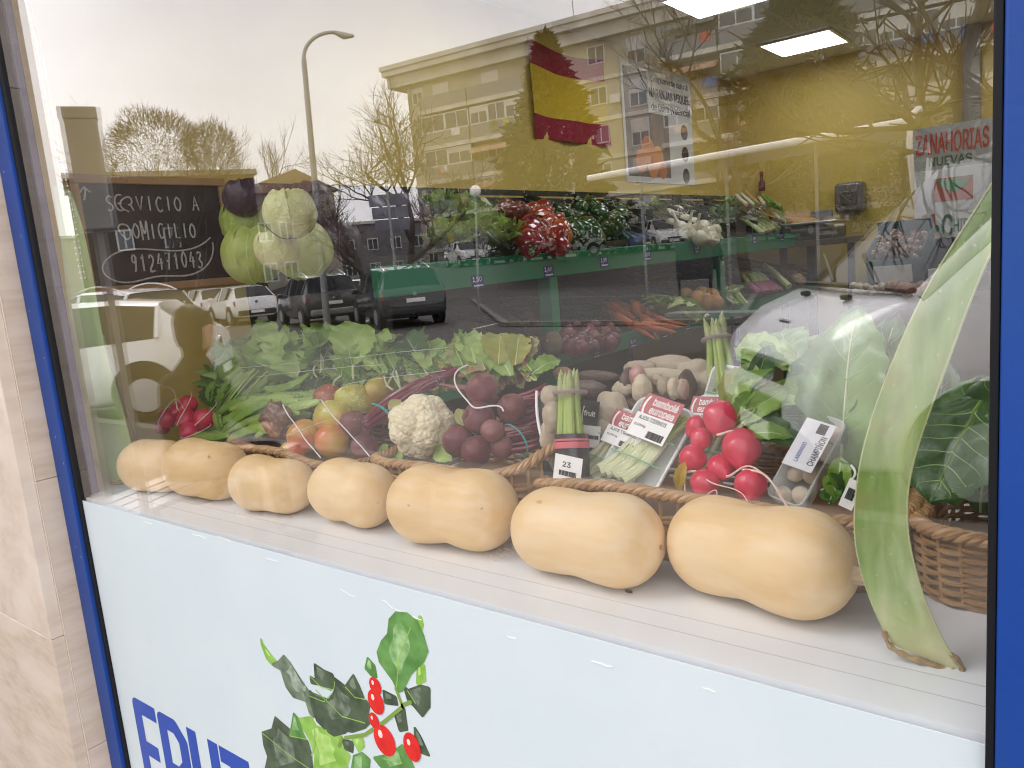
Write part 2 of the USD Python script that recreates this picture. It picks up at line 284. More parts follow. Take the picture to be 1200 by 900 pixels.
leafs = [('light', [(548, 128), (558, 160), (580, 190), (603, 218), (585, 225), (568, 205), (553, 165)]),
         ('grey', [(583, 224), (606, 213), (622, 195), (640, 215), (670, 262), (700, 305), (765, 332), (752, 338), (702, 330), (690, 300), (716, 388), (700, 372), (688, 335), (650, 322), (628, 292), (612, 240)]),
         ('dark', [(700, 300), (720, 320), (760, 330), (778, 300), (776, 262), (800, 280), (840, 312), (872, 330), (885, 345), (880, 370), (890, 395), (870, 415), (830, 428), (790, 420), (745, 418), (722, 395), (706, 350)]),
         ('dark', [(702, 258), (718, 268), (715, 220), (745, 240), (772, 252), (780, 285), (765, 300), (735, 285), (705, 280)]),
         ('dark', [(810, 288), (835, 252), (852, 285), (868, 325), (845, 322)]),
         ('mid', [(965, 63), (1000, 66), (1030, 90), (1048, 130), (1062, 180), (1050, 210), (1010, 250), (985, 300), (972, 305), (955, 270), (915, 215), (908, 185), (922, 150), (940, 130), (945, 85)]),
         ('mid', [(870, 235), (878, 200), (900, 225), (907, 262), (888, 255)]), ('light', [(1028, 90), (1040, 70), (1048, 100), (1040, 130)]), ('light', [(1030, 225), (1052, 220), (1055, 270), (1028, 285)]),
         ('dark', [(990, 295), (1010, 288), (1000, 300), (1040, 285), (1068, 292), (1068, 350), (1045, 380), (1020, 350), (1000, 330)]),
         ('dark', [(555, 430), (585, 420), (595, 382), (640, 420), (670, 440), (695, 455), (705, 490), (712, 560), (560, 560), (572, 505), (560, 470)]),
         ('mid', [(640, 440), (652, 370), (665, 385), (680, 430), (690, 450), (665, 445)]),
         ('light', [(665, 388), (705, 382), (722, 410), (760, 425), (800, 440), (800, 470), (825, 500), (815, 530), (835, 560), (712, 560), (716, 500), (698, 450), (680, 420)]),
         ('dark', [(750, 425), (790, 406), (830, 410), (810, 430), (775, 440)]), ('dark', [(800, 450), (835, 458), (832, 490), (808, 480)]), ('light', [(830, 448), (862, 440), (868, 470), (850, 488)]),
         ('mid', [(835, 500), (862, 490), (885, 510), (880, 560), (825, 560)]), ('mid', [(895, 505), (945, 495), (985, 465), (1005, 500), (1030, 560), (945, 560), (915, 530)]),
         ('dark', [(1020, 408), (1040, 440), (1068, 500), (1040, 490), (1022, 450)]), ('dark', [(960, 375), (990, 350), (1000, 420), (975, 425)]), ('dark', [(925, 300), (965, 320), (970, 345), (930, 340)])]
for i, (k, pts) in enumerate(leafs):
    lf_ = part(vs, 'holly_leaf', onv(vp(zz(pts)).buffer(-.0022, join_style='mitre').buffer(.0050, join_style='round', quad_segs=6).buffer(-.0012), .00008+.00009*(i % 6)), gm[k], smooth=False)
    sp = affinity.translate(affinity.scale(vp(zz(pts)), .42, .62), -.004, .006).intersection(vp(zz(pts)).buffer(-.003)).buffer(-.001).buffer(.0018)
    if sp.area > 2e-5: part(lf_, 'gloss_print', onv(sp, .00012+.00009*(i % 6)), gm2[k], smooth=False)
for l in ([(702, 258), (735, 290), (775, 300), (778, 275)], [(700, 318), (745, 336), (770, 310)], [(810, 290), (840, 322), (880, 330)], [(966, 300), (975, 200), (1010, 110)], [(1000, 300), (1025, 340)], [(556, 432), (640, 500), (700, 540)], [(716, 420), (716, 470), (706, 500)], [(640, 440), (690, 450)], [(925, 508), (985, 520)], [(720, 300), (800, 380), (870, 400)]): part(vs, 'leaf_rim', onv(LineString([vin_uv(*p) for p in zz(l)]).buffer(.0009), .0007), gm['light'], smooth=False)
for l in ([(810, 445), (870, 435), (930, 395), (985, 350)], [(985, 350), (965, 295)], [(985, 345), (1010, 335)], [(800, 445), (790, 470)]): part(vs, 'holly_stem', onv(LineString([vin_uv(*p) for p in zz(l)]).buffer(.0032), .0008), stemv, smooth=False)
for (x, y, r, e) in ((902, 287, 20, 1.1), (904, 335, 27, 1.15), (898, 392, 17, 1.2), (930, 452, 36, 1.08), (1014, 472, 27, 1.3)):
    c = vin_uv(*zz([(x, y)])[0]); rr = r*.3833*.0019
    m = xf(trimesh.creation.icosphere(3, 1.0), (c[0], VY-.0012, c[1]), s=np.array([rr, .0006, rr*e])); b_p = part(vs, 'holly_berry', m, redb); part(b_p, 'gloss_print', xf(trimesh.creation.icosphere(2, 1.0), (c[0]-rr*.3, VY-.00165, c[1]+rr*.35), s=np.array([rr*.22, .0003, rr*.3])), mt('berry_gloss', (.85, .55, .5), .4))
scf = mt('white_scuff', (.78, .78, .78), .6); rgv = np.random.default_rng(8)  # scuff dashes along the vinyl edge, their white glints painted into the colour
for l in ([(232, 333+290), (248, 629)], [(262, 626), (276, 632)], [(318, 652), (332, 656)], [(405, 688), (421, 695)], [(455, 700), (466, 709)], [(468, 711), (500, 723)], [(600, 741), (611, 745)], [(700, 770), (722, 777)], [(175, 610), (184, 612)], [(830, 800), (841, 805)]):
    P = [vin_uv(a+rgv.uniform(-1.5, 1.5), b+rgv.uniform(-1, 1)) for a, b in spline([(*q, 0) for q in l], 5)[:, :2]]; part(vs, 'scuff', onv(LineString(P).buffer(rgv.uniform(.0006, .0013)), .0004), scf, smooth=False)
# ================================================================== the street that the window mirrors (it stands at y < 0)
def VD(u, v, t): return mir(CAM+ray(u, v)*t)          # street point whose mirror image shows at (u, v), t metres along the sight line
def gz(y):                                            # the ground: flat carpark, rising to a terrace beyond the road
    d = np.clip((-np.asarray(y, float)-31)/7, 0, 1); return 1.42*d*d*(3-2*d)
asph = mt('worn_asphalt', (.052, .046, .042), .8, c2=(.068, .061, .055), sc=1.3, det=6, bump=.3, bsc=120, bdist=.004, c3=(.06, .055, .05), sc3=.25)
pave = mt('pavement_slabs', (.062, .057, .053), .8, c2=(.048, .044, .040), sc=1.5, det=5, bump=.2, bsc=60, c3=(.042, .039, .036), sc3=.6)
kerbm = mt('grey_kerb_stone', (.16, .15, .14), .8, c2=(.12, .11, .10), sc=3)
linem = mt('white_road_paint', (.7, .7, .68), .6, c2=(.45, .44, .42), sc=8)
def gsheet(x0, x1, y0, y1, dz, nx=2, ny=60):
    def fn(u, v): y = y0+(y1-y0)*v; return np.stack([x0+(x1-x0)*u, y, gz(y)+dz], -1)
    return grid(fn, nx, ny)
struct('ground', gsheet(-500, 500, -500, -.06, -.11, 2, 260), asph)
struct('pavement', [bx(-40, 20, -3.2, -.06, -.1, 0), ], pave)
struct('kerb', bx(-40, 20, -3.35, -3.2, -.1, .003), kerbm)
def pxg(u, v, z=0.): return mir(Zp(u, v, z))
isl = [pxg(556, 350), pxg(595, 377), pxg(860, 373), pxg(880, 345)]
struct('road_island', extr(Polygon([p[:2] for p in isl]), .1, mat4((0, 0, -.1))), pave)
struct('kerb_island', extr(Polygon([p[:2] for p in isl]).buffer(.16).difference(Polygon([p[:2] for p in isl])), .1, mat4((0, 0, -.098))), kerbm)
dash = []
for (a, b) in (((470, 349), (497, 347)), ((563, 342), (595, 339.5)), ((620, 338.5), (655, 336)), ((680, 335.5), (717, 333)), ((750, 331.5), (788, 329.5)), ((805, 328.5), (850, 326))):
    p, q = pxg(*a, -.1), pxg(*b, -.1); t_ = unit(q-p); s_ = np.array([-t_[1], t_[0], 0])*.1
    dash.append(extr(Polygon([(p+s_)[:2], (q+s_)[:2], (q-s_)[:2], (p-s_)[:2]]), .006, mat4((0, 0, -.112))))
for a, b in (((330, 381), (352, 377)), ((425, 378), (455, 365)), ((260, 385), (280, 378)), ((555, 385), (590, 377))):
    p, q = pxg(*a, -.1), pxg(*b, -.1); t_ = unit(q-p); s_ = np.array([-t_[1], t_[0], 0])*.06
    dash.append(extr(Polygon([(p+s_)[:2], (q+s_)[:2], (q-s_)[:2], (p-s_)[:2]]), .006, mat4((0, 0, -.112))))
solo('road_marking', dash, linem, kind='structure')

# ---- apartment block: s along the front from its far corner, o outwards, z up
_e = RW@unit([-1494, -12, 901]); _e[2] = 0; _e = unit(_e); P0 = CAM+ray(458, 83)*72.0; P0[2] = 0
_t = mir(-_e); P0 = mir(P0); _o = np.array([-_t[1], _t[0], 0]); _o = _o if (CAM-P0)@_o > 0 else -_o
def bl(s0, s1, o0, o1, z0, z1):
    m = bx(s0, s1, o0, o1, z0, z1); v = np.asarray(m.vertices); w = P0+v[:, :1]*_t+v[:, 1:2]*_o+v[:, 2:]*np.array([0, 0, 1]); f = np.asarray(m.faces)
    return tm(w, f if np.cross(_t, _o)[2] > 0 else f[:, ::-1])
wallm = mt('cream_render_facade', (.40, .37, .30), .85, c2=(.34, .315, .255), sc=.6, det=5, c3=(.29, .265, .215), sc3=.25)
slabm = mt('pale_concrete_band', (.58, .55, .48), .8, c2=(.49, .465, .40), sc=1.2, c3=(.42, .39, .33), sc3=.4)
parm = mt('grey_balcony_panel', (.17, .17, .168), .6, c2=(.20, .20, .195), sc=1.)
brickm = mt('red_brown_brick', (.055, .034, .026), .85, c2=(.042, .026, .02), sc=2., c3=(.07, .044, .033), sc3=.8)
whm = mt('white_window_frame', (.52, .52, .50), .5)
dkgl = mt('dark_window_glass', (.03, .035, .04), .08, spec=.8)
shut = mt('pale_roller_shutter', (.5, .48, .43), .6)
awng = mt('orange_striped_awning', (.42, .2, .12), .8, c2=(.5, .38, .28), sc=3, stretch=(6, 1, 1))
awnb = mt('grey_awning', (.2, .2, .2), .8)
R1 = random.Random(5)
blk = thing('apartment_block', 'long cream five storey apartment block across the street with banded balconies', 'building', P0)
L_ = [.8, 3.0, 5.8, 8.55, 11.3, 14.2, 16.7]
part(blk, 'wall', bl(1.5, 75, -12, 0, .0, 17.4), wallm, smooth=False)
part(blk, 'roof_slab', [bl(0, 76, -12.5, 1.35, 17.55, 18.3), bl(-.1, 76, 1.35, 1.5, 18.0, 18.36)], slabm, smooth=False)
part(blk, 'eave_band', bl(.0, 76, -12, .7, 16.7, 17.55), slabm, smooth=False)
part(blk, 'aerial', [tube([P0+_t*17.5+np.array([0, 0, 18.3]), P0+_t*17.5+np.array([0, 0, 21.2])], .03, 5), bl(17.2, 17.9, -.02, .02, 20.9, 20.95), bl(17.3, 17.8, -.02, .02, 20.6, 20.65)], parm, smooth=False)
def window(s0, s1, z0, z1, o=.0, bars=1, sh=0.):
    w = part(blk, 'window', [bl(s0, s1, o+.0, o+.06, z0, z0+.09), bl(s0, s1, o, o+.06, z1-.09, z1), bl(s0, s0+.09, o, o+.058, z0, z1), bl(s1-.09, s1, o, o+.058, z0, z1)]+[bl(s0+(s1-s0)*(k+1)/(bars+1)-.04, s0+(s1-s0)*(k+1)/(bars+1)+.04, o, o+.056, z0, z1) for k in range(bars)], whm, smooth=False)
    part(w, 'pane', bl(s0+.05, s1-.05, o+.005, o+.03, z0+.05, z1-.05), dkgl, smooth=False)
    if sh: part(w, 'shutter', bl(s0+.08, s1-.08, o+.03, o+.05, z1-(z1-z0)*sh, z1-.06), shut, smooth=False)
def balcony(s0, s1, z, glazed=False, aw=None, pm=None):
    part(blk, 'balcony_slab', bl(s0-.15, s1+.15, 0, 1.45, z-.32, z), slabm, smooth=False)
    part(blk, 'parapet', bl(s0, s1, 1.3, 1.4, z, z+1.02), pm or parm, smooth=False)
    if glazed:
        n = int((s1-s0)/1.6); h = (s1-s0)/n
        for k in range(n): window(s0+k*h, s0+(k+1)*h, z+1.03, z+2.4, 1.25, 1, R1.choice([0, 0, .35, .6]))
    else:
        n = max(1, int((s1-s0)/3.3)); h = (s1-s0)/n
        for k in range(n): window(s0+k*h+.6, s0+k*h+2.2, z+.15, z+2.15, 0., 1, R1.choice([0, .3, .7]))
    if aw: 
        v = [P0+_t*s+_o*o+np.array([0, 0, zz]) for s in (s0, s1) for o, zz in ((.3, z+2.35), (1.9, z+1.85), (1.9, z+1.55), (.3, z+2.25))]
        part(blk, 'awning', hullpts(v), aw, smooth=False)
for i, z in enumerate(L_[:-1]):
    if z > 2: part(blk, 'floor_band', bl(1.45, 3.5, -.5, .12, z-.3, z), slabm, smooth=False); part(blk, 'floor_band', bl(13.5, 24, -.5, .12, z-.3, z), slabm, smooth=False); part(blk, 'floor_band', bl(33, 36, -.5, .12, z-.3, z), slabm, smooth=False)
    window(2., 3.1, z+.9, z+2.2, 0, 1, .3)
    balcony(3.6, 8.3, z, glazed=(i in (3, 4)), aw=None); balcony(8.45, 13.4, z, glazed=(i in (2, 4)), aw=(awng if i in (2, 3) else None))
    window(15., 16.2, z+.9, z+2.2, 0, 1, .4); window(18.4, 19.8, z+.9, z+2.2, 0, 1, 0); window(21.5, 22.9, z+.3, z+2.2, 0, 1, .5)
    balcony(24.4, 28.3, z, glazed=(i == 3), aw=(awnb if i == 5 else awng if i == 4 else None)); balcony(28.5, 33., z, glazed=(i in (2, 4, 5)), pm=brickm if i in (3, 2) else None)
    window(34, 35.4, z+.9, z+2.2, 0, 1, .3)
    balcony(36.4, 44.5, z, glazed=(i in (4,)), aw=(awnb if i == 5 else None), pm=slabm if i in (3,) else None)
    for s in (46, 49, 52.5): window(s, s+1.5, z+.9, z+2.2, 0, 1, R1.choice([0, .4]))
    balcony(55, 63, z, glazed=(i % 2 == 0)); balcony(65, 73, z, glazed=(i % 2 == 1))
part(blk, 'air_conditioner', rbx(0, .8, 0, .35, 0, .6, .02) if False else bl(20.1, 20.9, 0.02, .4, 12.1, 12.7), whm, smooth=False)
for k in range(26):
    s_ = R1.choice([4, 5, 6.5, 7.5, 9, 10, 11.5, 12.5, 25, 26, 27.2, 29.5, 31, 32, 37, 38.5, 40, 42, 43.5])+R1.uniform(-.3, .3); z_ = R1.choice(L_[1:-1]); c_ = R1.choice([(.5, .1, .08), (.6, .6, .58), (.1, .18, .35), (.35, .3, .1), (.12, .2, .1), (.55, .35, .2)])
    part(blk, 'balcony_clutter', bl(s_, s_+R1.uniform(.3, 1.1), 1.42, 1.46, z_+R1.uniform(.25, .5), z_+1.05), mt('laundry_%d' % int(c_[0]*100), c_, .9), smooth=False)
# ---- gabled house and brick block further along
def house(name, label, c0, c1, t, ztop, dep, wm, ridge=0., wins=(), catg='building'):
    a, b = VD(*c0, t), VD(*c1, t*1.02); a[2] = b[2] = 0; T = unit(b-a); O = np.array([-T[1], T[0], 0]); O = O if (CAM-a)@O > 0 else -O; W = np.linalg.norm(b-a)
    h = thing(name, label, catg, a)
    def q(s0, s1, o0, o1, z0, z1):
        m = bx(s0, s1, o0, o1, z0, z1); v = np.asarray(m.vertices); return tm(a+v[:, :1]*T+v[:, 1:2]*O+v[:, 2:]*np.array([0, 0, 1]), m.faces)
    part(h, 'wall', q(0, W, -dep, 0, 0, ztop), wm, smooth=False)
    if ridge: 
        P = [a+T*s+O*o+np.array([0, 0, z]) for s, o, z in ((-.4, .4, ztop), (W+.4, .4, ztop), (-.4, -dep-.4, ztop), (W+.4, -dep-.4, ztop), (W*.62, .4, ztop+ridge), (W*.62, -dep-.4, ztop+ridge))]
        rf = part(h, 'roof', hullpts(P), mt('clay_roof', (.3, .2, .14), .85, c2=(.24, .16, .11), sc=2), smooth=False)
        part(rf, 'chimney', q(W*.12, W*.12+.9, -2, -1.2, ztop, ztop+1.6), wm, smooth=False)
    else: part(h, 'roof_edge', q(-.2, W+.2, -dep, .25, ztop, ztop+.3), slabm, smooth=False)
    for (s, z, w, hh) in wins:
        fr = part(h, 'window', q(s, s+w, 0.0, .06, z, z+hh), whm, smooth=False); part(fr, 'pane', q(s+.1, s+w/2-.05, .03, .07, z+.1, z+hh-.1), dkgl, smooth=False); part(fr, 'pane', q(s+w/2+.05, s+w-.1, .03, .07, z+.1, z+hh-.1), dkgl, smooth=False)
    return h
house('gabled_house', 'beige gabled house with a chimney beyond the car park', (284, 300), (400, 300), 62, 8.0, 9, wallm, 1.7, [(1.2, 4.5, 1.2, 1.3), (5, 4.5, 1.2, 1.3)])
house('brick_block', 'low red brown brick block with white windows behind the street trees', (96, 320), (312, 320), 50, 8.0, 8, brickm, 0, [(9.9, 3.9, .9, 1.2), (11.2, 3.9, .9, 1.2), (9.9, 1.4, .9, 1.2), (11.2, 1.4, .9, 1.2), (2, 3.9, .9, 1.2), (4.5, 3.9, .9, 1.2)])
house('grey_terrace', 'long grey terrace of flats closing the street far away', (-260, 320), (110, 320), 90, 7.5, 8, wallm, 0, [(4+5*k, 3.5, 1.5, 1.5) for k in range(7)])

house('far_terrace', 'low grey terrace of houses between the gabled house and the apartment block', (385, 320), (505, 320), 88, 6.8, 8, mt('dull_grey_render', (.16, .15, .15), .85, c2=(.12, .115, .115), sc=1.), 0, [(2+2.6*k, 3.9, 1.2, 1.3) for k in range(4)]+[(2+2.6*k, 1.2, 1.2, 1.3) for k in range(4)])
# ---- trees
bark = mt('dark_bark', (.05, .04, .032), .9, c2=(.08, .065, .05), sc=9, bump=.4, bsc=30, bdist=.01)
twig = mt('brown_twigs', (.06, .043, .03), .9)
fol = mt('dark_conifer_foliage', (.02, .03, .012), .8, c2=(.035, .05, .02), sc=3, transl=.15)
evg = mt('dull_evergreen_foliage', (.03, .04, .016), .7, c2=(.05, .06, .024), sc=2, transl=.2)
def bare_tree(name, label, base, H, Wd, seed, trunk=.12, lvl=5, split=3, up=.25, tr_frac=.35, tw=1.0, lean=(0, 0), haze=None):
    rng = np.random.default_rng(seed); segs, tws = [], []
    def grow(p, d, L, r, k):
        n = 4; pts = [p]; q = d
        for i in range(n):
            q = unit(q+rng.normal(0, .13, 3)+np.array([0, 0, .06])); pts.append(pts[-1]+q*L/n)
        (segs if k < 3 else tws).append((np.array(pts), np.linspace(r, r*.62, n+1), 6 if k < 2 else 4 if k < 3 else 3))
        if k >= lvl: return
        for c in range(split+(1 if k > 1 else 0)):
            f_ = rng.uniform(.45, 1.) if c else 1.0; i = min(n, int(f_*n)); a = rng.uniform(.35, .85) if c else rng.uniform(.1, .35)
            s = rng.normal(0, 1, 3); s = unit(s-q*(s@q)); grow(pts[i], unit(q*math.cos(a)+s*math.sin(a)*np.array([Wd, Wd, 1])+np.array([0, 0, up*.4])), L*rng.uniform(.58, .82), r*.58, k+1)
    grow(np.array(base, float), unit([lean[0], lean[1], 1.]), H*tr_frac, trunk, 0)
    t = thing(name, label, 'tree', base)
    allp = np.vstack([s[0] for s in segs+tws]); z0 = base[2]; sc = H/(allp[:, 2].max()-z0)
    fx = lambda P: np.array(base)+(P-np.array(base))*sc
    part(t, 'trunk', [tube(fx(p), r*(1 if n > 3 else tw), n, False) for p, r, n in segs], bark)
    cr = [tube(fx(p), np.maximum(r*tw, .0055), n, False) for p, r, n in tws]
    if haze:
        ends = np.array([fx(p)[-1] for p, r, n in tws]); c0 = ends.mean(0); R3 = np.array(haze[1]); c0[2] = base[2]+haze[2]; n = haze[0]; d = rng.normal(0, 1, (n, 3)); d /= np.linalg.norm(d, axis=1, keepdims=True); d[:, 2] = np.where(d[:, 2] < -.35, -d[:, 2], d[:, 2]); rr = rng.uniform(.45, 1.0, n)[:, None]**.5
        lump = .82+.3*meshkit.noise(d*2.2+seed, seed)[:, None]; P = c0+d*R3*rr*lump; o = d*.8+rng.normal(0, .5, (n, 3))+[0, 0, .3]; o /= np.linalg.norm(o, axis=1, keepdims=True); s = np.cross(o, rng.normal(0, 1, (n, 3))); s /= np.linalg.norm(s, axis=1, keepdims=True); L = rng.uniform(.25, .6, n)[:, None]
        cr.append(tm(np.stack([P-s*.014, P+s*.014, P+o*L], 1).reshape(-1, 3), np.arange(3*n).reshape(-1, 3)))
    part(t, 'crown', cr, twig, smooth=False); return t
def gnd(u, t): p = VD(u, 330, t); p[2] = float(gz(p[1]))-.11; return p
bare_tree('bare_tree', 'round bare street tree, the broader of two behind the chalkboard in the reflection', gnd(178, 46), 11.0, 1.2, 3, .2, 6, 3, .15, .38, .55, haze=(3400, (2.5, 2.5, 2.2), 8.7))
bare_tree('bare_tree', 'round bare street tree, the slimmer of two behind the chalkboard in the reflection', gnd(226, 48), 11.3, .95, 8, .16, 6, 3, .3, .40, .55, haze=(2000, (1.7, 1.7, 2.2), 9.0))
bare_tree('bare_tree', 'spiky bare tree beyond the gabled house', gnd(345, 75), 15.5, .8, 11, .2, 5, 3, .5, .4)
bare_tree('bare_tree', 'wide spreading bare tree at the far end of the apartment block', gnd(482, 40), 10.6, 1.6, 21, .22, 6, 3, .1, .28, lean=(.1, 0))
bare_tree('bare_tree', 'small pruned bare tree between the parked cars', gnd(432, 24), 4.6, 1.7, 31, .13, 5, 3, .05, .3)
bare_tree('bare_tree', 'big bare plane tree in front of the middle of the block', gnd(876, 30), 12.5, 1.3, 41, .22, 6, 3, .15, .3)
bare_tree('bare_tree', 'thin bare tree near the bus shelter', gnd(985, 33), 9.5, 1.3, 44, .1, 5, 3, .2, .3)
bare_tree('bare_tree', 'near tree with a thick dark trunk at the kerb', gnd(1142, 9.5), 6.8, 1.5, 52, .15, 5, 3, .1, .6, lean=(.05, .03))
def conifer(name, label, base, H, Rb, seed, n=5200, m=None, pw=1.0, kind='cone'):
    rng = np.random.default_rng(seed); h = rng.uniform(0, 1, n)**.8
    rad = Rb*(1-h)**pw if kind == 'cone' else Rb*np.sqrt(np.clip(1-(2*h-1)**2, 0, 1))
    tier = .78+.3*np.abs(np.sin(h*24)) ; a = rng.uniform(0, 2*PI, n); rr = rad*tier*rng.uniform(.45, 1.0, n)**.6*(1+.25*np.sin(3*a+h*9+seed)+.15*np.sin(7*a))
    c = np.array(base)+np.stack([rr*np.cos(a), rr*np.sin(a), H*(.07+.93*h)-rr*.12], 1); d = np.stack([np.cos(a), np.sin(a), rng.uniform(-.5, .4, n)], 1)+rng.normal(0, .45, (n, 3)); d /= np.linalg.norm(d, axis=1, keepdims=True)
    s = np.cross(d, rng.normal(0, 1, (n, 3))); s /= np.linalg.norm(s, axis=1, keepdims=True); L = rng.uniform(.25, .62, n)[:, None]*H/11
    V = np.stack([c-s*L*.28, c+d*L, c+s*L*.28], 1).reshape(-1, 3)
    t = thing(name, label, 'tree', base); part(t, 'trunk', tube([base, np.array(base)+[0, 0, H*.9]], [H*.02, H*.004], 7), bark); part(t, 'crown', tm(V, np.arange(3*n).reshape(-1, 3)), m or fol, smooth=False)
conifer('conifer_tree', 'tall dark conical cedar in front of the apartment block', gnd(660, 45), 12.3, 4.2, 3, 9000, pw=.85)
conifer('evergreen_tree', 'broad dull evergreen by the right half of the block', gnd(945, 44), 12., 3.0, 5, 8000, evg, kind='round')
conifer('evergreen_tree', 'dark evergreen far beyond the parked cars on the road', gnd(1060, 47), 6.5, 4.4, 7, 5000, evg, kind='round')
for k, (u, t, H, w) in enumerate(((1010, 40, 3.6, 3.5), (900, 42, 3.4, 4), (800, 44, 3.0, 3), (560, 50, 2.6, 4))):
    conifer('hedge_bush', ('dark clipped bush right of the row of far cars', 'dark bush behind the row of far cars', 'low bush under the plane tree', 'low bush at the foot of the far corner')[k], gnd(u, t), H, w, 20+k, 2500, evg, kind='round')
# ---- lamp posts, signs, shelter
galv = mt('galvanised_steel', (.32, .32, .32), .45, metal=.7, c2=(.26, .26, .26), sc=6)
b = gnd(377, 23.6); tp = VD(356, 72, 23.6); tp2 = VD(362, 50, 23.7); tp3 = VD(378, 39.5, 23.8); tp4 = VD(392, 38, 23.9); tp5 = VD(413, 42, 24)
t = thing('street_lamp', 'tall grey street lamp with a curved arm over the car park', 'lamp post', b)
part(t, 'post', tube(np.vstack([[b, (b+tp)/2, tp], spline([tp, tp2, tp3, tp4], 12)[1:]]), np.r_[.11, .09, .07, np.full(11, .05)], 10), galv)
part(t, 'lamp_head', hullpts([tp4+(tp5-tp4)*.05, tp5, (tp4+tp5)/2+np.array([0, 0, -.05])], [.06, .05, .09]), galv)
b = gnd(557, 21); b2 = VD(557, 224, 21); t = thing('globe_lamp', 'white globe lamp on a thin post by the car park', 'lamp post', b)
part(t, 'post', tube([b, b2], .035, 8), galv); part(t, 'globe', xf(trimesh.creation.icosphere(3, .15), b2), mt('opal_globe', (.85, .85, .82), .3))
b = VD(136, 400, 3.3); b[2] = 0; b2 = VD(120, 130, 3.3); Rr = frame(unit(np.cross([0, 0, 1], b2-CAM))); Rr = rz(math.atan2(b[1]-CAM[1], b[0])+.5)
t = thing('sign_post', 'grey steel post with a square box on top on the pavement', 'post', b); hh = b2[2]
part(t, 'post', xf(rbx(-.018, .018, -.018, .018, 0, hh-.4, .006), b, Rr), galv); part(t, 'box', xf(rbx(-.075, .075, -.06, .06, hh-.42, hh-.01, .01), b, Rr), galv); part(t, 'cap', xf(rbx(-.08, .0, -.063, .063, hh-.03, hh+.014, .006), b, Rr), galv)
b = gnd(465, 26); t = thing('direction_sign', 'stack of grey blue direction boards on a post', 'sign', b); Rr = rz(math.atan2(CAM[1]-b[1], CAM[0]-b[0])+PI/2); sgm = mt('blue_grey_sign', (.10, .11, .13), .5)
part(t, 'post', tube([b, b+np.array([0, 0, 4.1])], .05, 8), galv)
for k in range(3): part(t, 'board', xf(rbx(-.62, .5+.06*k, -.02, .02, 2.85+k*.40, 3.22+k*.40, .008), b, Rr), sgm)
# bus shelter: white roof edge, posts, an arched end panel
a0, a1 = VD(690, 216, 11.4), VD(1066, 165, 9.3); zt = 2.5
t = thing('bus_shelter', 'bus shelter with a white roof edge and an arched glass end', 'shelter', (a1[0], a1[1], 0)); a0[2] = a1[2] = 0; T_ = unit(a0-a1); N_ = np.array([-T_[1], T_[0], 0]); N_ = N_ if (CAM-a1)@N_ < 0 else -N_; Ls = np.linalg.norm(a0-a1)
wsh = mt('white_painted_tube', (.8, .8, .78), .4)
def sb(s0, s1, o0, o1, z0, z1):
    v = np.array([a1+T_*s+N_*o+np.array([0, 0, z]) for s in (s0, s1) for o in (o0, o1) for z in (z0, z1)]); return hullpts(v)
part(t, 'roof_edge', tube([a1+np.array([0, 0, zt]), a1+T_*Ls+np.array([0, 0, zt])], .045, 10), wsh)
part(t, 'roof_panel', sb(0, Ls, .05, 1.3, zt-.03, zt), pane_mat('shelter_glass', .06, (.75, .75, .72)), smooth=False)
for s in (.0, Ls*.36, Ls*.66, Ls): part(t, 'post', tube([a1+T_*s+N_*1.25, a1+T_*s+N_*1.25+np.array([0, 0, zt])], .022, 8), galv)
arch = spline([a1+np.array([0, 0, 0]), a1+np.array([0, 0, zt-.3]), a1-N_*-.1+np.array([0, 0, zt+.08]), a1+N_*.5+np.array([0, 0, zt+.12]), a1+N_*.62+np.array([0, 0, zt-.25]), a1+N_*.62+np.array([0, 0, 0])], 40)
part(t, 'end_arch', tube(arch, .03, 8), wsh)
part(t, 'bench', sb(.6, Ls-.6, .8, 1.15, .42, .47), galv, smooth=False)
b = pxg(815, 346); t = thing('notice_board', 'dark notice board on two legs at the road island', 'notice board', b); T2 = mir(unit([1, -.05, 0])); dkb = mt('dark_board', (.02, .02, .022), .5)
for s in (-.5, .5): part(t, 'leg', tube([b+T2*s, b+T2*s+np.array([0, 0, 1.3])], .035, 8), dkb)
part(t, 'panel', hullpts([b+T2*s+np.array([0, o, z]) for s in (-.56, .56) for o in (-.03, .03) for z in (.45, 1.55)]), dkb, smooth=False)
# ---- cars
tyre = mt('tyre_rubber', (.015, .015, .015), .8); rimm = mt('alloy_rim', (.45, .45, .46), .35, metal=.8)
cglass = mt('car_glass', (.010, .011, .013), .04, spec=.4); redl = mt('red_tail_light', (.30, .012, .012), .15, coat=.6); platem = mt('number_plate', (.75, .75, .72), .4)
blk_p = mt('black_plastic', (.015, .015, .016), .5); chrome = mt('chrome_trim', (.6, .6, .6), .12, metal=1.); headl = mt('headlight_lens', (.5, .52, .55), .08, coat=1.); amber = mt('amber_lens', (.6, .22, .03), .2, coat=.6)
paint = lambda n, c: mt('paint_'+n, c, .28, coat=.9, coat_rough=.03)
SUV = [(-2.15, .42, .62, .66, .80, .78), (-2.12, .30, .92, .97, .94, .88), (-2.04, .27, 1.02, 1.08, .98, .86), (-1.72, .25, 1.05, 1.56, 1., .74), (-1.0, .22, 1.03, 1.64, 1, .75), (.0, .2, 1.0, 1.66, 1, .75), (.5, .2, .98, 1.59, 1, .74), (1.25, .2, .97, 1.06, 1, .80), (1.85, .24, .88, .97, .96, .8), (2.1, .28, .74, .82, .84, .75), (2.18, .4, .56, .6, .76, .7)]
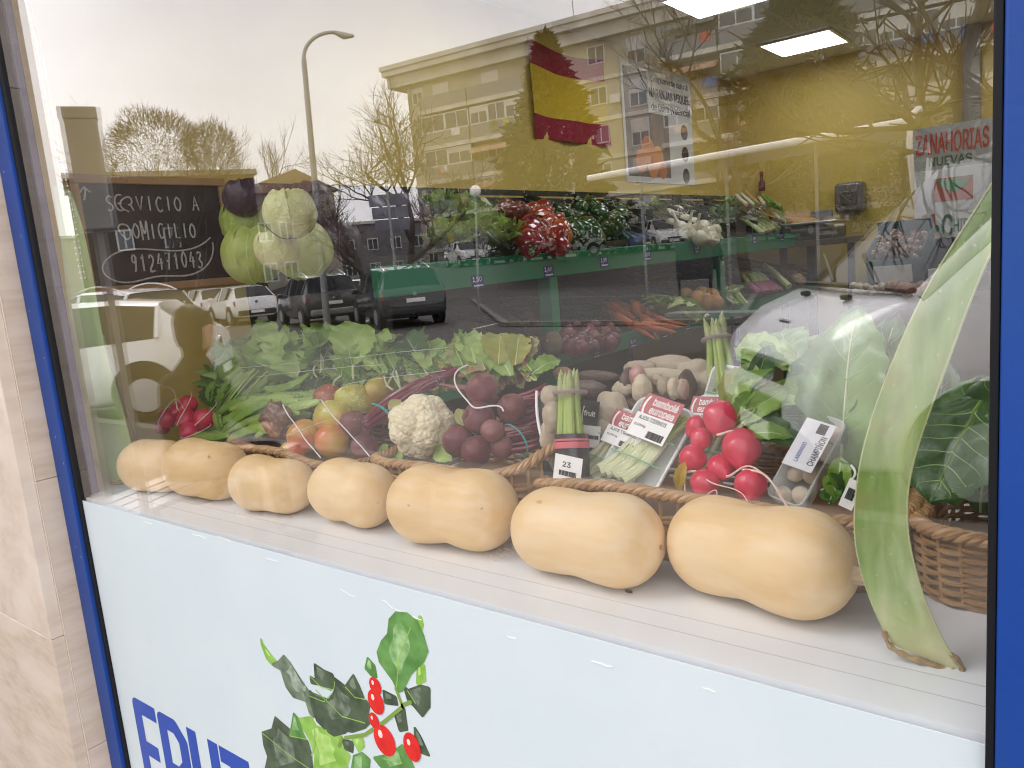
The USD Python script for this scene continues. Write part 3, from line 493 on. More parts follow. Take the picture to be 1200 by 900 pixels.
HAT = [(-1.98, .42, .60, .64, .78, .76), (-1.95, .30, .88, .93, .93, .86), (-1.86, .27, .98, 1.03, .97, .84), (-1.42, .24, 1.0, 1.42, 1., .70), (-.9, .2, .98, 1.48, 1, .72), (.0, .18, .94, 1.49, 1, .72), (.35, .18, .93, 1.43, 1, .71), (1.2, .18, .9, .99, 1, .80), (1.7, .22, .80, .88, .95, .8), (1.93, .26, .66, .74, .82, .74), (2.0, .38, .52, .56, .74, .7)]
VAN = [(-2.2, .42, .62, .66, .84, .8), (-2.18, .30, 1.1, 1.16, .96, .9), (-2.12, .27, 1.2, 1.3, .98, .9), (-2.0, .25, 1.22, 1.90, 1., .82), (-1.0, .22, 1.20, 2.0, 1, .84), (.2, .2, 1.16, 2.0, 1, .84), (.52, .2, 1.14, 1.94, 1, .82), (1.47, .2, 1.08, 1.21, 1, .86), (1.8, .24, .98, 1.09, .97, .84), (1.99, .28, .84, .95, .9, .8), (2.07, .4, .6, .64, .8, .74)]
def car(name, label, spec, W, base, yaw, pm, group=None, rails=False, trim=blk_p, catg='car', led=True):
    t = thing(name, label, catg, base, group); w = W/2; rings = []
    for x, zb, zk, zt, wf, rf in spec:
        a = w*wf; r = min(w*rf, a*.96); zt2 = max(zt, zk+.03)
        half = [(0, zb), (.72*a, zb), (.96*a, zb+.09), (a, (zb+zk)*.5+.02), (a*.985, zk), (r, zt2-.045 if zt2-zk > .1 else zt2-.012), (r*.86, zt2), (r*.45, zt2+.012), (0, zt2+.016)]
        rings.append([(x, y, z) for y, z in half]+[(x, -y, z) for y, z in half[-2:0:-1]])
    V = np.array(rings); n, m = V.shape[:2]; Vf = V.reshape(-1, 3); body, glass = [], []
    side = {4, m-5}; top = {5, 6, 7, m-6, m-7, m-8}
    for i in range(n-1):
        for j in range(m):
            q = [i*m+j, (i+1)*m+j, (i+1)*m+(j+1) % m, i*m+(j+1) % m]; jj = j
            g = (3 <= i < 6 and (j == 4 or j == m-5)) or (i in (2, 6) and (6 <= j < m-6)) or (i in (2, 6) and j in (5, m-6))
            (glass if g else body).append(q)
    caps = [[0*m+j for j in range(m)], [(n-1)*m+j for j in range(m)]]
    tri = lambda Q: np.array([[a, b, c] for a, b, c, d in Q]+[[a, c, d] for a, b, c, d in Q])
    fan = np.array([[c[0], c[k], c[k+1]] for c in caps for k in range(1, m-1)])
    Rz = rz(yaw); P = lambda msh: xf(msh, base, Rz)
    part(t, 'body', P(tm(Vf, np.vstack([tri(body), fan]))), pm, smooth=50)
    part(t, 'windows', P(tm(Vf*np.array([1., 1.001, 1.0005]), tri(glass))), cglass, smooth=25)
    xr, xf_ = spec[0][0], spec[-1][0]
    for s in (-1, 1):
        for xx in (spec[0][0]+.78, spec[-1][0]-.82):
            a = trimesh.creation.cylinder(.325, .21, sections=28); a = xf(a, (xx, s*(w-.09), .325), rx(PI/2)); wh = part(t, 'wheel', P(a), tyre, smooth=30)
            part(wh, 'rim', P(xf(trimesh.creation.cylinder(.21, .02, sections=20), (xx, s*(w+.02), .325), rx(PI/2))), rimm)
            part(t, 'wheel_arch', P(xf(trimesh.creation.cylinder(.39, .03, sections=28), (xx, s*(w-.005), .36), rx(PI/2))), blk_p)
        part(t, 'tail_light', P(rbx(spec[1][0]-.0, spec[1][0]+.22, *sorted((s*w*.62, s*w*.965)), spec[1][2]-.16, spec[1][2]+.04, .03)), redl)
        part(t, 'headlight', P(rbx(spec[9][0]-.30, spec[9][0]-.0, *sorted((s*w*.50, s*w*.84)), spec[9][2]-.10, spec[9][2]+.03, .04)), headl)
        part(t, 'mirror', P(rbx(spec[6][0]+.35, spec[6][0]+.5, *sorted((s*w, s*(w+.17))), .96, 1.1, .04)), pm)
        for k in (3, 4, 5): part(t, 'pillar', P(tube([(spec[k][0], s*w*.99, spec[k][2]), (spec[k][0]+(.0), s*w*spec[k][5]*1.005, max(spec[k][3], 1)-.04)], .035, 6)), pm if k != 4 else blk_p)
        if rails: part(t, 'roof_rail', P(tube(spline([(-1.6, s*w*.68, spec[3][3]+.0), (-1.2, s*w*.68, spec[4][3]+.05), (0, s*w*.68, spec[5][3]+.05), (.4, s*w*.68, spec[6][3]+.01)], 12), .018, 6)), chrome)
    part(t, 'bumper', P(rbx(xr-.03, xr+.25, -w*.86, w*.86, .34, .56, .06)), trim); part(t, 'bumper', P(rbx(xf_-.22, xf_+.03, -w*.8, w*.8, .3, .50, .06)), trim)
    part(t, 'number_plate', P(rbx(xr-.055, xr-.03, -.26, .26, .68, .79, .004) if spec is not HAT else rbx(xr-.045, xr-.032, -.26, .26, .43, .54, .004)), platem); part(t, 'number_plate', P(rbx(xf_+.03, xf_+.045, -.26, .26, .36, .47, .004)), platem)
    part(t, 'grille', P(rbx(xf_-.05, xf_+.02, -w*.4, w*.4, .52, .62, .015)), blk_p)
    part(t, 'badge', P(xf(trimesh.creation.cylinder(.055, .03, sections=16), (spec[1][0]-.02, 0, spec[1][2]-.02), ry(PI/2))), chrome)
    if spec is VAN:
        k = np.linspace(-1, 1, 17); part(t, 'cowl', P(tube(np.stack([1.50+.05*(1-k**2), k*w*.80, 1.222+.012*(1-k**2)], 1), .030, 7, flat=.6)), blk_p)
        for yy in (-.30, .28): part(t, 'washer_nozzle', P(rbx(1.62, 1.67, yy-.03, yy+.03, 1.165, 1.195, .008)), blk_p); part(t, 'wiper', P(tube([(1.46, yy, 1.24), (1.30, yy+.5, 1.40)], .012, 5)), blk_p)
        part(t, 'bonnet_badge', P(rbx(1.86, 1.90, -.08, .08, 1.02, 1.05, .006)), chrome); part(t, 'lower_grille', P(rbx(2.03, 2.085, -w*.55, w*.55, .30, .52, .02)), blk_p); part(t, 'upper_grille', P(rbx(1.98, 2.06, -w*.42, w*.42, .70, .84, .02)), blk_p)
    part(t, 'wiper', P(tube([(spec[2][0]-.01, -.1, spec[2][3]+.03), (spec[2][0]+.12, .35, spec[2][3]+.2)], .01, 5)), blk_p); return t
def vyaw(u, t, off=0.):       # heading of a car seen straight from behind at column u, turned by off
    d = VD(u, 320, t)-CAM; return math.atan2(d[1], d[0])+off
def cg(u, v, z=-.11): return pxg(u, v, z)
def park(u, v, spec, W, off, pm, label, name='parked_car', **k):
    g = pxg(u, v, -.11); t = np.linalg.norm(g-CAM); yaw = vyaw(u, t, off); d = np.array([math.cos(yaw), math.sin(yaw), 0]); return car(name, label, spec, W, g-d*spec[0][0], yaw, pm, 'cars parked across the street', **k)
park(490, 383, SUV, 1.86, -.22, paint('black', (.012, .012, .013)), 'black estate car with pale roof rails seen from behind, nearest of the parked row', rails=True)
park(395, 381, SUV, 1.84, -.24, paint('charcoal', (.02, .021, .024)), 'charcoal car with roof rails between a white hatchback and a black car', rails=True, trim=galv)
park(304, 379, HAT, 1.75, -.28, paint('white', (.72, .72, .71)), 'white hatchback with dark red tail lights seen from behind')
park(262, 377, HAT, 1.72, -.3, paint('pearl', (.6, .6, .6)), 'pale hatchback half hidden beside the chalkboard')
def far(u, t, zoff, spec, pm, yaw_off, label):
    if t >= 40: t = 39.9/ray(u, 300)[1]
    p = VD(u, 300, t); p[2] = float(gz(p[1]))-.1+zoff; car('parked_car', label, spec, 1.78, p, vyaw(u, t, yaw_off), pm, 'cars parked along the far side of the road')
far(629, 40, .0, HAT, paint('silver', (.42, .40, .41)), PI-.2, 'silver car facing the road under the red peppers')
far(683, 42, .0, SUV, paint('white', (.72, .72, .71)), PI-.4, 'white car left of the green peppers')
far(712, 43, .0, HAT, paint('white', (.72, .72, .71)), 1.2, 'white hatchback seen from its side on the far kerb')
far(742, 43, .0, HAT, paint('blue', (.03, .08, .22)), PI-.4, 'blue car on the far kerb')
far(776, 43, .0, SUV, paint('white', (.72, .72, .71)), PI-.3, 'white car facing the road left of the white onions')
far(585, 42, .0, HAT, paint('grey', (.12, .12, .125)), PI-.2, 'dark grey car on the far kerb')
far(545, 43, .0, SUV, paint('white', (.72, .72, .71)), PI-.3, 'white car on the far kerb under the lettuce crate')
far(458, 36, -.2, HAT, paint('grey', (.12, .12, .125)), 1.3, 'dark grey car far behind the small pruned tree')
far(418, 37, -.2, HAT, paint('silver', (.42, .40, .41)), 1.3, 'silver car far behind the charcoal one')
far(950, 44, .0, SUV, paint('grey', (.12, .12, .125)), PI-.6, 'dark grey car beyond the bus shelter')
# near cars at the kerb
p = VD(150, 400, 8.1); p[2] = -.11; q_ = Zp(270, 430, .3)
car('parked_car', 'white car at the kerb with its tail towards the car park', HAT, 1.76, np.array([-10.75, -3.5, -.11]), math.atan2(.73, -.68), paint('white', (.72, .72, .71)), 'cars at the near kerb')
car('parked_car', 'white estate car further along the kerb', SUV, 1.8, mir(np.array([-18., 7.6, -.11])), math.atan2(.1, -1.), paint('white', (.72, .72, .71)), 'cars at the near kerb', rails=True)
car('parked_van', 'white grey delivery van at the kerb with a large raked windscreen', VAN, 1.86, np.array([-.12, -5.21, -.11]), math.radians(141), paint('warm_white', (.84, .84, .88)), None, catg='van')
# ---- people in the street
skin = mt('skin', (.5, .32, .24), .5); hairm = mt('dark_hair', (.02, .015, .012), .6)
def body(bones, n=14, tl=.03):
    ms = []
    for a, b, ra, rb in bones: ms.append(manifold3d.Manifold.batch_hull([manifold3d.Manifold.sphere(ra, n).translate(list(map(float, a))), manifold3d.Manifold.sphere(rb, n).translate(list(map(float, b)))]))
    m = manifold3d.Manifold.batch_boolean(ms, manifold3d.OpType.Add).refine_to_length(tl).to_mesh(); m = trimesh.Trimesh(m.vert_properties[:, :3], m.tri_verts); trimesh.smoothing.filter_taubin(m, iterations=12); return m
def person(label, base, yaw, coat, legs, pose):
    t = thing('person', label, 'person', base); P = lambda m: xf(m, base, rz(yaw)); J = pose
    part(t, 'body', P(body([(J['hip'], J['chest'], .13, .145), (J['chest'], J['neck'], .12, .055), (J['neck'], J['head'], .055, .09), (J['head'], J['head']+np.array([.02, 0, .07]), .092, .088)]
         +[(J['chest']+np.array([0, s*.1, .06]), J['el'][k], .07, .05) for k, s in ((0, -1), (1, 1))]+[(J['el'][k], J['ha'][k], .048, .035) for k in (0, 1)]
         +[(J['hip']+np.array([0, s*.08, -.02]), J['kn'][k], .095, .065) for k, s in ((0, -1), (1, 1))]+[(J['kn'][k], J['an'][k], .06, .042) for k in (0, 1)]+[(J['an'][k], J['an'][k]+np.array([.16, 0, -.03]), .042, .035) for k in (0, 1)])), legs)
    part(t, 'coat', P(body([(J['hip']-[0, 0, .1], J['chest'], .165, .17), (J['chest'], J['neck']-[0, 0, .06], .16, .09)]+[(J['chest']+np.array([0, s*.13, .06]), J['el'][k], .085, .066) for k, s in ((0, -1), (1, 1))]+[(J['el'][k], J['el'][k]+(J['ha'][k]-J['el'][k])*.86, .064, .05) for k in (0, 1)])), coat)
    part(t, 'hair', P(hullpts([J['head']+np.array([-.02, 0, .09]), J['head']+np.array([-.05, 0, .0])], [.095, .07])), hairm)
    part(t, 'face', P(hullpts([J['head']+np.array([.045, 0, .05]), J['head']+np.array([.05, 0, -.03])], [.066, .045])), skin)
    for k in (0, 1):
        h = J['ha'][k]; d = unit(h-J['el'][k]); part(t, 'hand', P(body([(h, h+d*.07, .034, .032)]+[(h+d*.07+np.array([0, .018*(i-1.5), 0]), h+d*(.07+.07-.012*abs(i-1.5))+np.array([0, .018*(i-1.5), -.01]), .009, .008) for i in range(4)]+[(h+d*.02, h+d*.06+np.array([.03, .03, 0]), .011, .009)], 8, .012)), skin)
A3 = np.array
stand = dict(hip=A3([0, 0, .92]), chest=A3([0, 0, 1.28]), neck=A3([.01, 0, 1.5]), head=A3([.03, 0, 1.6]), el=[A3([-.08, -.24, 1.12]), A3([.08, .24, 1.12])], ha=[A3([.0, -.25, .88]), A3([.16, .22, .88])], kn=[A3([.14, -.09, .5]), A3([-.05, .09, .5])], an=[A3([.12, -.09, .08]), A3([-.3, .09, .12])])
sit = dict(hip=A3([0, 0, .52]), chest=A3([.05, 0, .88]), neck=A3([.09, 0, 1.09]), head=A3([.12, 0, 1.19]), el=[A3([.1, -.26, .74]), A3([.12, .26, .74])], ha=[A3([.34, -.16, .66]), A3([.34, .16, .66])], kn=[A3([.42, -.12, .52]), A3([.42, .12, .52])], an=[A3([.44, -.12, .08]), A3([.44, .12, .08])])
dkc = mt('dark_coat_cloth', (.015, .014, .014), .85); dkt = mt('dark_trousers', (.012, .012, .015), .85)
person('pedestrian in dark clothes beside the notice board on the road island', pxg(838, 341, 0.0), 1.0, dkc, dkt, stand)
b = VD(212, 430, 4.55); b[2] = 0; yw = math.atan2(CAM[1]-b[1], CAM[0]-b[0])
person('seated figure in a dark coat on the pavement bench', b, yw-.5, dkc, dkt, sit)
t = thing('street_bench', 'grey steel bench on the pavement by the kerb', 'bench', b); P = lambda m: xf(m, b, rz(yw-.5))
for k in range(4): part(t, 'slat', P(rbx(-.22+k*.11, -.13+k*.11, -.7, .7, .40, .43, .006)), galv)
for s in (-.5, .5): part(t, 'leg', P(rbx(-.2, .16, s-.03, s+.03, 0, .4, .008)), galv)
# ================================================================== the display behind the glass
def G(u, v, y): return Y(u, v, y)
def depth(p): return (np.asarray(p)-CAM)@RW[:, 2]
def rpx(p, r): return r*depth(p)/F                    # radius in metres of r photograph pixels at p
def onshelf(u, v, r, z=SHZ):
    R = .06
    for _ in range(40): p = Zp(u, v, z+R); R = .5*R+.5*rpx(p, r)
    return p, R
def plate(parent, name, O, Rr, B, m, th=.0008, texts=(), bars=(), label=None, bend=0):
    """A flat printed label: O top left, Rr top right, B bottom left; texts: (string, x, y of the baseline, cap height, material, width share)."""
    O, Rr, B = map(np.asarray, (O, Rr, B)); ux, uy = Rr-O, O-B; w, h = np.linalg.norm(ux), np.linalg.norm(uy); ux = ux/w; uy = unit(uy-ux*(uy@ux)); n = np.cross(ux, uy)
    if n@(CAM-O) < 0: n = -n
    Mx = np.stack([ux, uy, n], 1); lp = part(parent, name, xf(bx(0, w, -h, 0, -th, 0), O, Mx), m, smooth=False, label=label)
    for s, x, y, hh, tmm, ws in texts:
        t = meshkit.text_mesh(s, 1.0, .3, bold=True); v = np.array(t.vertices); b = v[:, :2].max(0)-v[:, :2].min(0)
        v[:, 0] = (v[:, 0]-v[:, 0].min())/b[0]*ws*w+x*w; v[:, 1] = v[:, 1]*hh*h-y*h; v[:, 2] = v[:, 2]*.0006+.0001
        part(lp, 'print', xf(tm(v, t.faces), O, Mx), tmm, smooth=False)
    for x, y, ww, hh in bars:
        rg = np.random.default_rng(int(x*100)+3); xs = np.linspace(0, ww, 22); part(lp, 'barcode', [xf(bx((x+a)*w, (x+a+rg.uniform(.012, .03)*ww/.5)*w, -(y+hh)*h, -y*h, 0, .0004), O, Mx) for a in xs], inkm, smooth=False)
    return lp
inkm = mt('black_ink', (.015, .015, .015), .6); whp = mt('white_label_paper', (.82, .82, .81), .45); redp = mt('dark_red_label', (.36, .015, .03), .35); wink = mt('white_ink', (.85, .83, .82), .5)
# ---- butternut squashes
sqm = [mt(f'squash_skin_{k}', c, .5, c2=c2, sc=9, det=6, lo=.38, hi=.7, bump=.2, bsc=55, bdist=.003, sss=.05, ssr=(1, .6, .25), sscale=.006, c3=c3, sc3=14., stretch=(.6, 2.4, 2.4)) for k, (c, c2, c3) in enumerate((
    ((.77, .545, .285), (.72, .48, .225), (.79, .59, .35)), ((.78, .56, .305), (.73, .495, .24), (.80, .61, .38)), ((.75, .52, .26), (.69, .45, .20), (.78, .57, .33))))]
stemm = mt('dry_squash_stem', (.45, .34, .2), .8, c2=(.33, .24, .13), sc=60, bump=.4, bsc=120)
SQ = [((838, 638, 57), (937, 660, 65), 'largest butternut squash, beside the aloe leaf with its stem showing', 1), ((648, 620, 50), (725, 633, 55), 'butternut squash in front of the onion trays, second from the aloe leaf', 0),
      ((500, 590, 46), (562, 597, 48), 'butternut squash in front of the cauliflower with a pinched waist', 0), ((400, 573, 37), (430, 580, 38), 'short butternut squash in front of the left beetroots', 0),
      ((300, 565, 33), (337, 570, 32), 'butternut squash in front of the mango bag', 0), ((225, 547, 34), (257, 552, 34), 'butternut squash in front of the green beans', 0), ((170, 545, 30), (182, 547, 30), 'pale butternut squash at the far end of the row by the left aloe leaf', 0)]
scarm = mt('squash_scar', (.68, .46, .21), .7, c2=(.56, .37, .17), sc=160)
SCARS = {0: ((925, 655, .004),), 1: ((632, 591, .003), (740, 590, .005)), 2: ((478, 590, .0016), (562, 598, .002)), 3: ((440, 590, .0018),), 5: ((245, 535, .003),)}
for k, (a, b, lab, st) in enumerate(SQ):
    (pa, ra), (pb, rb) = onshelf(*a), onshelf(*b); d = pb-pa; D = np.linalg.norm(d); ax = d/D; n = 40
    if k == 6: ax = unit([.9, .2, .0]); pb = pa+ax*.07; D = .07; rb = ra
    s = np.r_[-ra, -ra*.97, -ra*.9, np.linspace(-ra*.75, D+rb*.75, n), D+rb*.9, D+rb*.97, D+rb]
    def prof(x):
        A = np.sqrt(np.clip(ra**2-np.minimum(x, 0)**2, 0, None)); Bq = np.sqrt(np.clip(rb**2-np.maximum(x-D, 0)**2, 0, None)); w = np.clip(x/D, 0, 1); w = w*w*(3-2*w)
        return (A*(1-w)+Bq*w)*(1-((.085, .06, .095, .07, .05, .03, .0)[k])*np.exp(-((x/D-.48)/.24)**2))
    r = prof(s); P = lathe(np.stack([r, s], 1), 44); rng = np.random.default_rng(k)
    Rm = frame(ax)[:, [1, 2, 0]]; v = np.asarray(P.vertices); th = np.arctan2(v[:, 1], v[:, 0]); nz = meshkit.fbm(v*14+k*5, 3, k)-.5
    v = v*np.array([1, 1, 1.])*(1+.075*nz*np.array([1, 1, .2])[None].T).T if False else v*np.stack([1+.03*nz+.004*np.cos(5*th+k), 1+.03*nz+.004*np.cos(5*th+k), np.ones_like(nz)], 1)
    bend = rng.uniform(-.06, .06); v[:, 0] += bend*(v[:, 2]-D/2)**2/ max(D, .05)
    t = thing('butternut_squash', lab, 'squash', [pa[0], pa[1], SHZ], 'butternut squashes along the front of the shelf')
    fm = xf(tm(v, P.faces), pa, Rm); part(t, 'fruit', fm, sqm[k % 3], smooth=True); FV = np.asarray(fm.vertices)
    for (su, sv, sr) in SCARS.get(k, ()):
        vis = FV[(FV-CAM)@RW[:, 2] < depth(pa)-.01]; PX = np.array([px(q) for q in vis]); c_ = vis[np.argmin((PX[:, 0]-su)**2+(PX[:, 1]-sv)**2)]; nn_ = unit(c_-np.clip(pa+ax*((c_-pa)@ax), -9, 9)); part(t, 'scar', xf(blob((sr*1.6, sr, .0006), 2, .45, 2.5, int(su)), c_+nn_*.0002, frame(ax, nn_)), scarm, smooth=True)
    if st: part(t, 'stem', tube([pb+ax*rb*.93, pb+ax*(rb+.012), pb+ax*(rb+.022)], [.013, .010, .011], 8), stemm)
    else: part(t, 'blossom_scar', xf(blob((.004, .004, .0015), 1), pa+np.array([.1*ra, -ra*.9, ra*.4]) if False else pb+ax*rb*1.0, Rm), stemm)
# crumbs
dirt = mt('dark_crumb', (.05, .035, .025), .9); solo('seed_crumb', xf(blob((.006, .003, .002), 2, .3), Zp(737, 693, SHZ+.002)), dirt, 'tiny dark dried scrap on the white shelf', 'scrap')
rg = np.random.default_rng(4); cr = [xf(blob((1, 1, .7), 1, .3, seed=i), Zp(590+rg.normal(0, 8), 643+rg.normal(0, 7), SHZ+.001), s=rg.uniform(.0008, .0019)) for i in range(70)]
solo('crumb_scatter', cr, mt('pale_crumb', (.72, .62, .48), .8), kind='stuff')

# ---- wicker baskets
wk = [mt(f'willow_{k}', c, .45, c2=c2, sc=18, det=3, bump=.2, bsc=90, coat=.15, c3=c3, sc3=7.) for k, (c, c2, c3) in enumerate((((.38, .215, .09), (.28, .14, .055), (.46, .28, .13)), ((.46, .285, .13), (.35, .20, .085), (.54, .36, .18))))]
def braid(path, r, n=3, turns=16, amp=None):
    p = np.asarray(path); L = np.linspace(0, 1, len(p)); t = np.gradient(p, axis=0); t /= np.linalg.norm(t, axis=1, keepdims=True); a = np.cross(t, [0, 0, 1.]); a /= np.linalg.norm(a, axis=1, keepdims=True); b = np.cross(t, a); am = amp or r*1.1
    return [tube(p+am*1.3*np.sin(2*PI*turns*L+2*PI*i/n)[:, None]*a+am*.9*np.cos(2*PI*turns*L+2*PI*i/n)[:, None]*b, r*(1+.12*np.sin(37*L+i)), 7) for i in range(n)]
def basket(label, front, back, z0, zr, ends=(True, True), rim_r=.0052, seed=0, wm=0, shrink=.03, rise=.0, nst=None):
    """front: rim path points (x, y, z); the back runs from its last point round to its first at y=back."""
    rng = np.random.default_rng(seed); f = np.asarray(front, float); c0 = f[0]; c1 = f[-1]; bz = zr+rise
    loop = np.vstack([f, [c1[0]+.0, (c1[1]+back)/2, (c1[2]+bz)/2], [c1[0]-.02, back, bz], [(c0[0]+c1[0])/2, back+.01, bz], [c0[0]+.02, back, bz], [c0[0], (c0[1]+back)/2, (c0[2]+bz)/2], f[0]])
    P = spline(loop, 420); cen = P.mean(0); per = np.linalg.norm(np.diff(P, axis=0), axis=1).sum()
    t = thing('wicker_basket', label, 'basket', [cen[0], cen[1], z0])
    for k, m in enumerate(braid(P, rim_r, 4, int(per/.052), rim_r*1.05)): part(t, 'rim_strand', m, wk[(k+wm) % 2])
    def ringat(z, off=0): 
        q = P.copy(); k = (z-z0)/(P[:, 2]-z0); q[:, :2] = cen[:2]+(P[:, :2]-cen[:2])*(1-shrink*(1-k))[:, None]; q[:, 2] = z; return q
    ns = nst or int(per/.03); ids = np.linspace(0, len(P)-1, ns, endpoint=False).astype(int)
    low = ringat(z0+.006)
    for i in ids: part(t, 'stake', tube([low[i], (low[i]*.5+P[i]*.5), P[i]], .0032, 5), wk[1])
    zt = P[:, 2].min()-.008; rows = max(4, int((zt-z0)/.0068)); ph = np.linspace(0, PI*ns, len(P)); tt = np.gradient(P, axis=0); tt /= np.linalg.norm(tt, axis=1, keepdims=True); nn = np.cross(tt, [0, 0, 1.])
    for r in range(rows):
        q = ringat(z0+.007+(zt-z0-.008)*r/max(1, rows-1)); q = q+nn*(.0042*np.sin(ph+PI*(r % 2)))[:, None]; q[:, 2] += .0012*meshkit.noise(q*20, r)
        part(t, 'weaver', tube(q, .0033*rng.uniform(.85, 1.1), 5), wk[(r+wm) % 2])
    part(t, 'base', extr(Polygon(ringat(z0+.004)[:, :2]).buffer(0), .006, mat4((0, 0, z0+.001))), wk[0]); return t
basket('wicker tray basket under the green beans and mangos', [(-2.03, .3, 1.03), (-1.9, .245, 1.042), (-1.62, .245, 1.062), (-1.48, .25, 1.062), (-1.36, .25, 1.045), (-1.27, .27, 1.05)], .62, SHZ, 1.045, seed=1, wm=0)
basket('wicker tray basket under the cauliflower and beetroots', [(-1.235, .31, 1.06), (-1.17, .262, 1.068), (-1.03, .25, 1.073), (-.91, .25, 1.072), (-.83, .272, 1.082), (-.79, .33, 1.108)], .60, SHZ, 1.075, seed=2, wm=1)
basket('long wicker tray basket under the onion trays and radishes', [(-.80, .315, 1.05), (-.775, .272, 1.062), (-.66, .25, 1.08), (-.50, .25, 1.078), (-.36, .252, 1.075), (-.25, .258, 1.072), (-.215, .3, 1.07)], .62, SHZ, 1.06, seed=3, wm=0)
basket('pale wicker basket behind the aloe leaf by the frame post', [(-.195, .32, 1.065), (-.17, .278, 1.068), (-.05, .27, 1.064), (.12, .27, 1.06), (.17, .3, 1.06)], .60, SHZ, 1.06, seed=4, wm=1)
bh = spline([G(107, 399, .24), G(121, 411, .24), G(135, 440, .24), G(160, 518, .25), G(164, 535, .27)], 20)
solo('cane_hoop', tube(bh, .0042, 8), mt('pale_cane', (.55, .40, .22), .5), 'thin bent cane standing behind the left aloe leaf', 'cane')

# ---- aloe leaves
def aloe(label, Lp, Rp, yl, yr, thick, m, seed, teeth=True, back=1):
    n = 60; rng = np.random.default_rng(seed); k = np.linspace(0, 1, len(Lp)); l = spline([G(u, v, yl(a)) for (u, v), a in zip(Lp, k)], n); r = spline([G(u, v, yr(a)) for (u, v), a in zip(Rp, np.linspace(0, 1, len(Rp)))], n)
    m_ = 9; rows = []; view = unit(CAM-l.mean(0)-r.mean(0)+l.mean(0))
    for i in range(n):
        ax = r[i]-l[i]; nrm = unit(np.cross(ax, np.gradient(l, axis=0)[i])); nrm = nrm if nrm@(CAM-l[i]) > 0 else -nrm; w = np.linspace(0, 1, m_); tk = thick*min(1, np.linalg.norm(ax)/.04)
        wob = meshkit.noise(np.stack([w*2, np.full(m_, i*.12), np.full(m_, seed)], 1))-.5
        fr = l[i]+ax*w[:, None]+nrm*((.25*tk*np.sin(PI*w)-.55*tk*np.sin(PI*w)**2*(1 if i > 6 else .3))+.002*wob)[:, None]; bk = l[i]+ax*w[::-1][1:-1, None]-nrm*(tk*np.sin(PI*w[1:-1])**.7)[:, None]
        rows.append(np.vstack([fr, bk]))
    V = np.array(rows); mm = V.shape[1]; vf = V.reshape(-1, 3); q = [[i*mm+j, (i+1)*mm+j, (i+1)*mm+(j+1) % mm, i*mm+(j+1) % mm] for i in range(n-1) for j in range(mm)]; q = np.array(q)
    f = np.vstack([q[:, [0, 1, 2]], q[:, [0, 2, 3]], [[0, k, k+1] for k in range(1, mm-1)], [[(n-1)*mm, (n-1)*mm+k+1, (n-1)*mm+k] for k in range(1, mm-1)]])
    b = l[0]*.5+r[0]*.5; t = thing('aloe_leaf', label, 'leaf', b); part(t, 'blade', tm(vf, f), m, smooth=50)
    if teeth:
        tm_ = mt('aloe_margin', (.52, .56, .27), .5)
        for c, o in ((l, l-r), (r, r-l)):
            ts = []
            for i in np.arange(3, n-1.5, .8):
                a = int(i); p = c[a]+(c[a+1]-c[a])*(i-a); d = unit(o[a]); tg = unit(c[a+1]-c[a]); s = .0022*rng.uniform(.4, 1.2); ts.append(hullpts([p-tg*.003-d*.001, p+tg*.003-d*.001, p+d*s+tg*.001, p+np.cross(d, tg)*.0012-d*.001]))
            part(t, 'toothed_edge', ts+[tube(c[2:], .0010, 5)], tm_, smooth=False, kind='stuff')
    return t, l, r
alm = mt('aloe_skin_fresh', (.20, .32, .075), .28, c2=(.44, .52, .26), sc=11, det=7, lo=.32, hi=.68, bump=.3, bsc=38, sss=.2, ssr=(.6, 1, .3), sscale=.01, c3=(.33, .34, .11), sc3=7., coat=.25, stretch=(1.8, 1.8, .45))
_N = {'g': ('geometry', {}), 'm1': ('mapping', dict(scale=(2.2, 2.2, .35))), 'n1': ('noise_texture', dict(scale=16., detail=6.)), 'r1': ('rgb_ramp', dict(ramp=[(.34, (.17, .28, .06)), (.5, (.28, .40, .12)), (.68, (.46, .54, .26))])),
      'n2': ('noise_texture', dict(scale=26., detail=5.)), 'r2': ('rgb_ramp', dict(ramp=[(.55, (0, 0, 0)), (.72, (.7, .7, .7))])), 'mx': ('mix_color', dict(b=(.30, .30, .10))), 'sp': ('separate_xyz', {}), 'mz': ('map_range', dict(from_min=.985, from_max=1.06, to_min=.75, to_max=0., clamp=True)), 'mb': ('mix_color', dict(b=(.58, .56, .30))),
      'v': ('voronoi_texture', dict(scale=70.)), 'rv': ('rgb_ramp', dict(ramp=[(.06, (.5, .5, .5)), (.12, (0, 0, 0))])), 'mv': ('mix_color', dict(b=(.6, .64, .45))), 'nb': ('noise_texture', dict(scale=45., detail=5.)), 'bp': ('bump', dict(strength=.35, distance=.003)), 'p': ('principled_bsdf', dict(roughness=.3, coat_weight=.2, subsurface_weight=.08, subsurface_scale=.008, subsurface_radius=(.6, 1, .3)))}
alm = usdkit.material(stage, '/World/Looks/aloe_skin_mottled', _N, [('g.position', 'm1.vector'), ('m1.vector', 'n1.vector'), ('n1.fac', 'r1.fac'), ('g.position', 'n2.vector'), ('n2.fac', 'r2.fac'), ('r1.color', 'mx.a'), ('r2.color', 'mx.fac'), ('g.position', 'sp.vector'), ('sp.z', 'mz.value'), ('mx.result', 'mb.a'), ('mz.result', 'mb.fac'), ('g.position', 'v.vector'), ('v.distance', 'rv.fac'), ('rv.color', 'mv.fac'), ('mb.result', 'mv.a'), ('mv.result', 'p.base_color'), ('m1.vector', 'nb.vector'), ('nb.fac', 'bp.height'), ('bp.normal', 'p.normal')], surface='p.BSDF')
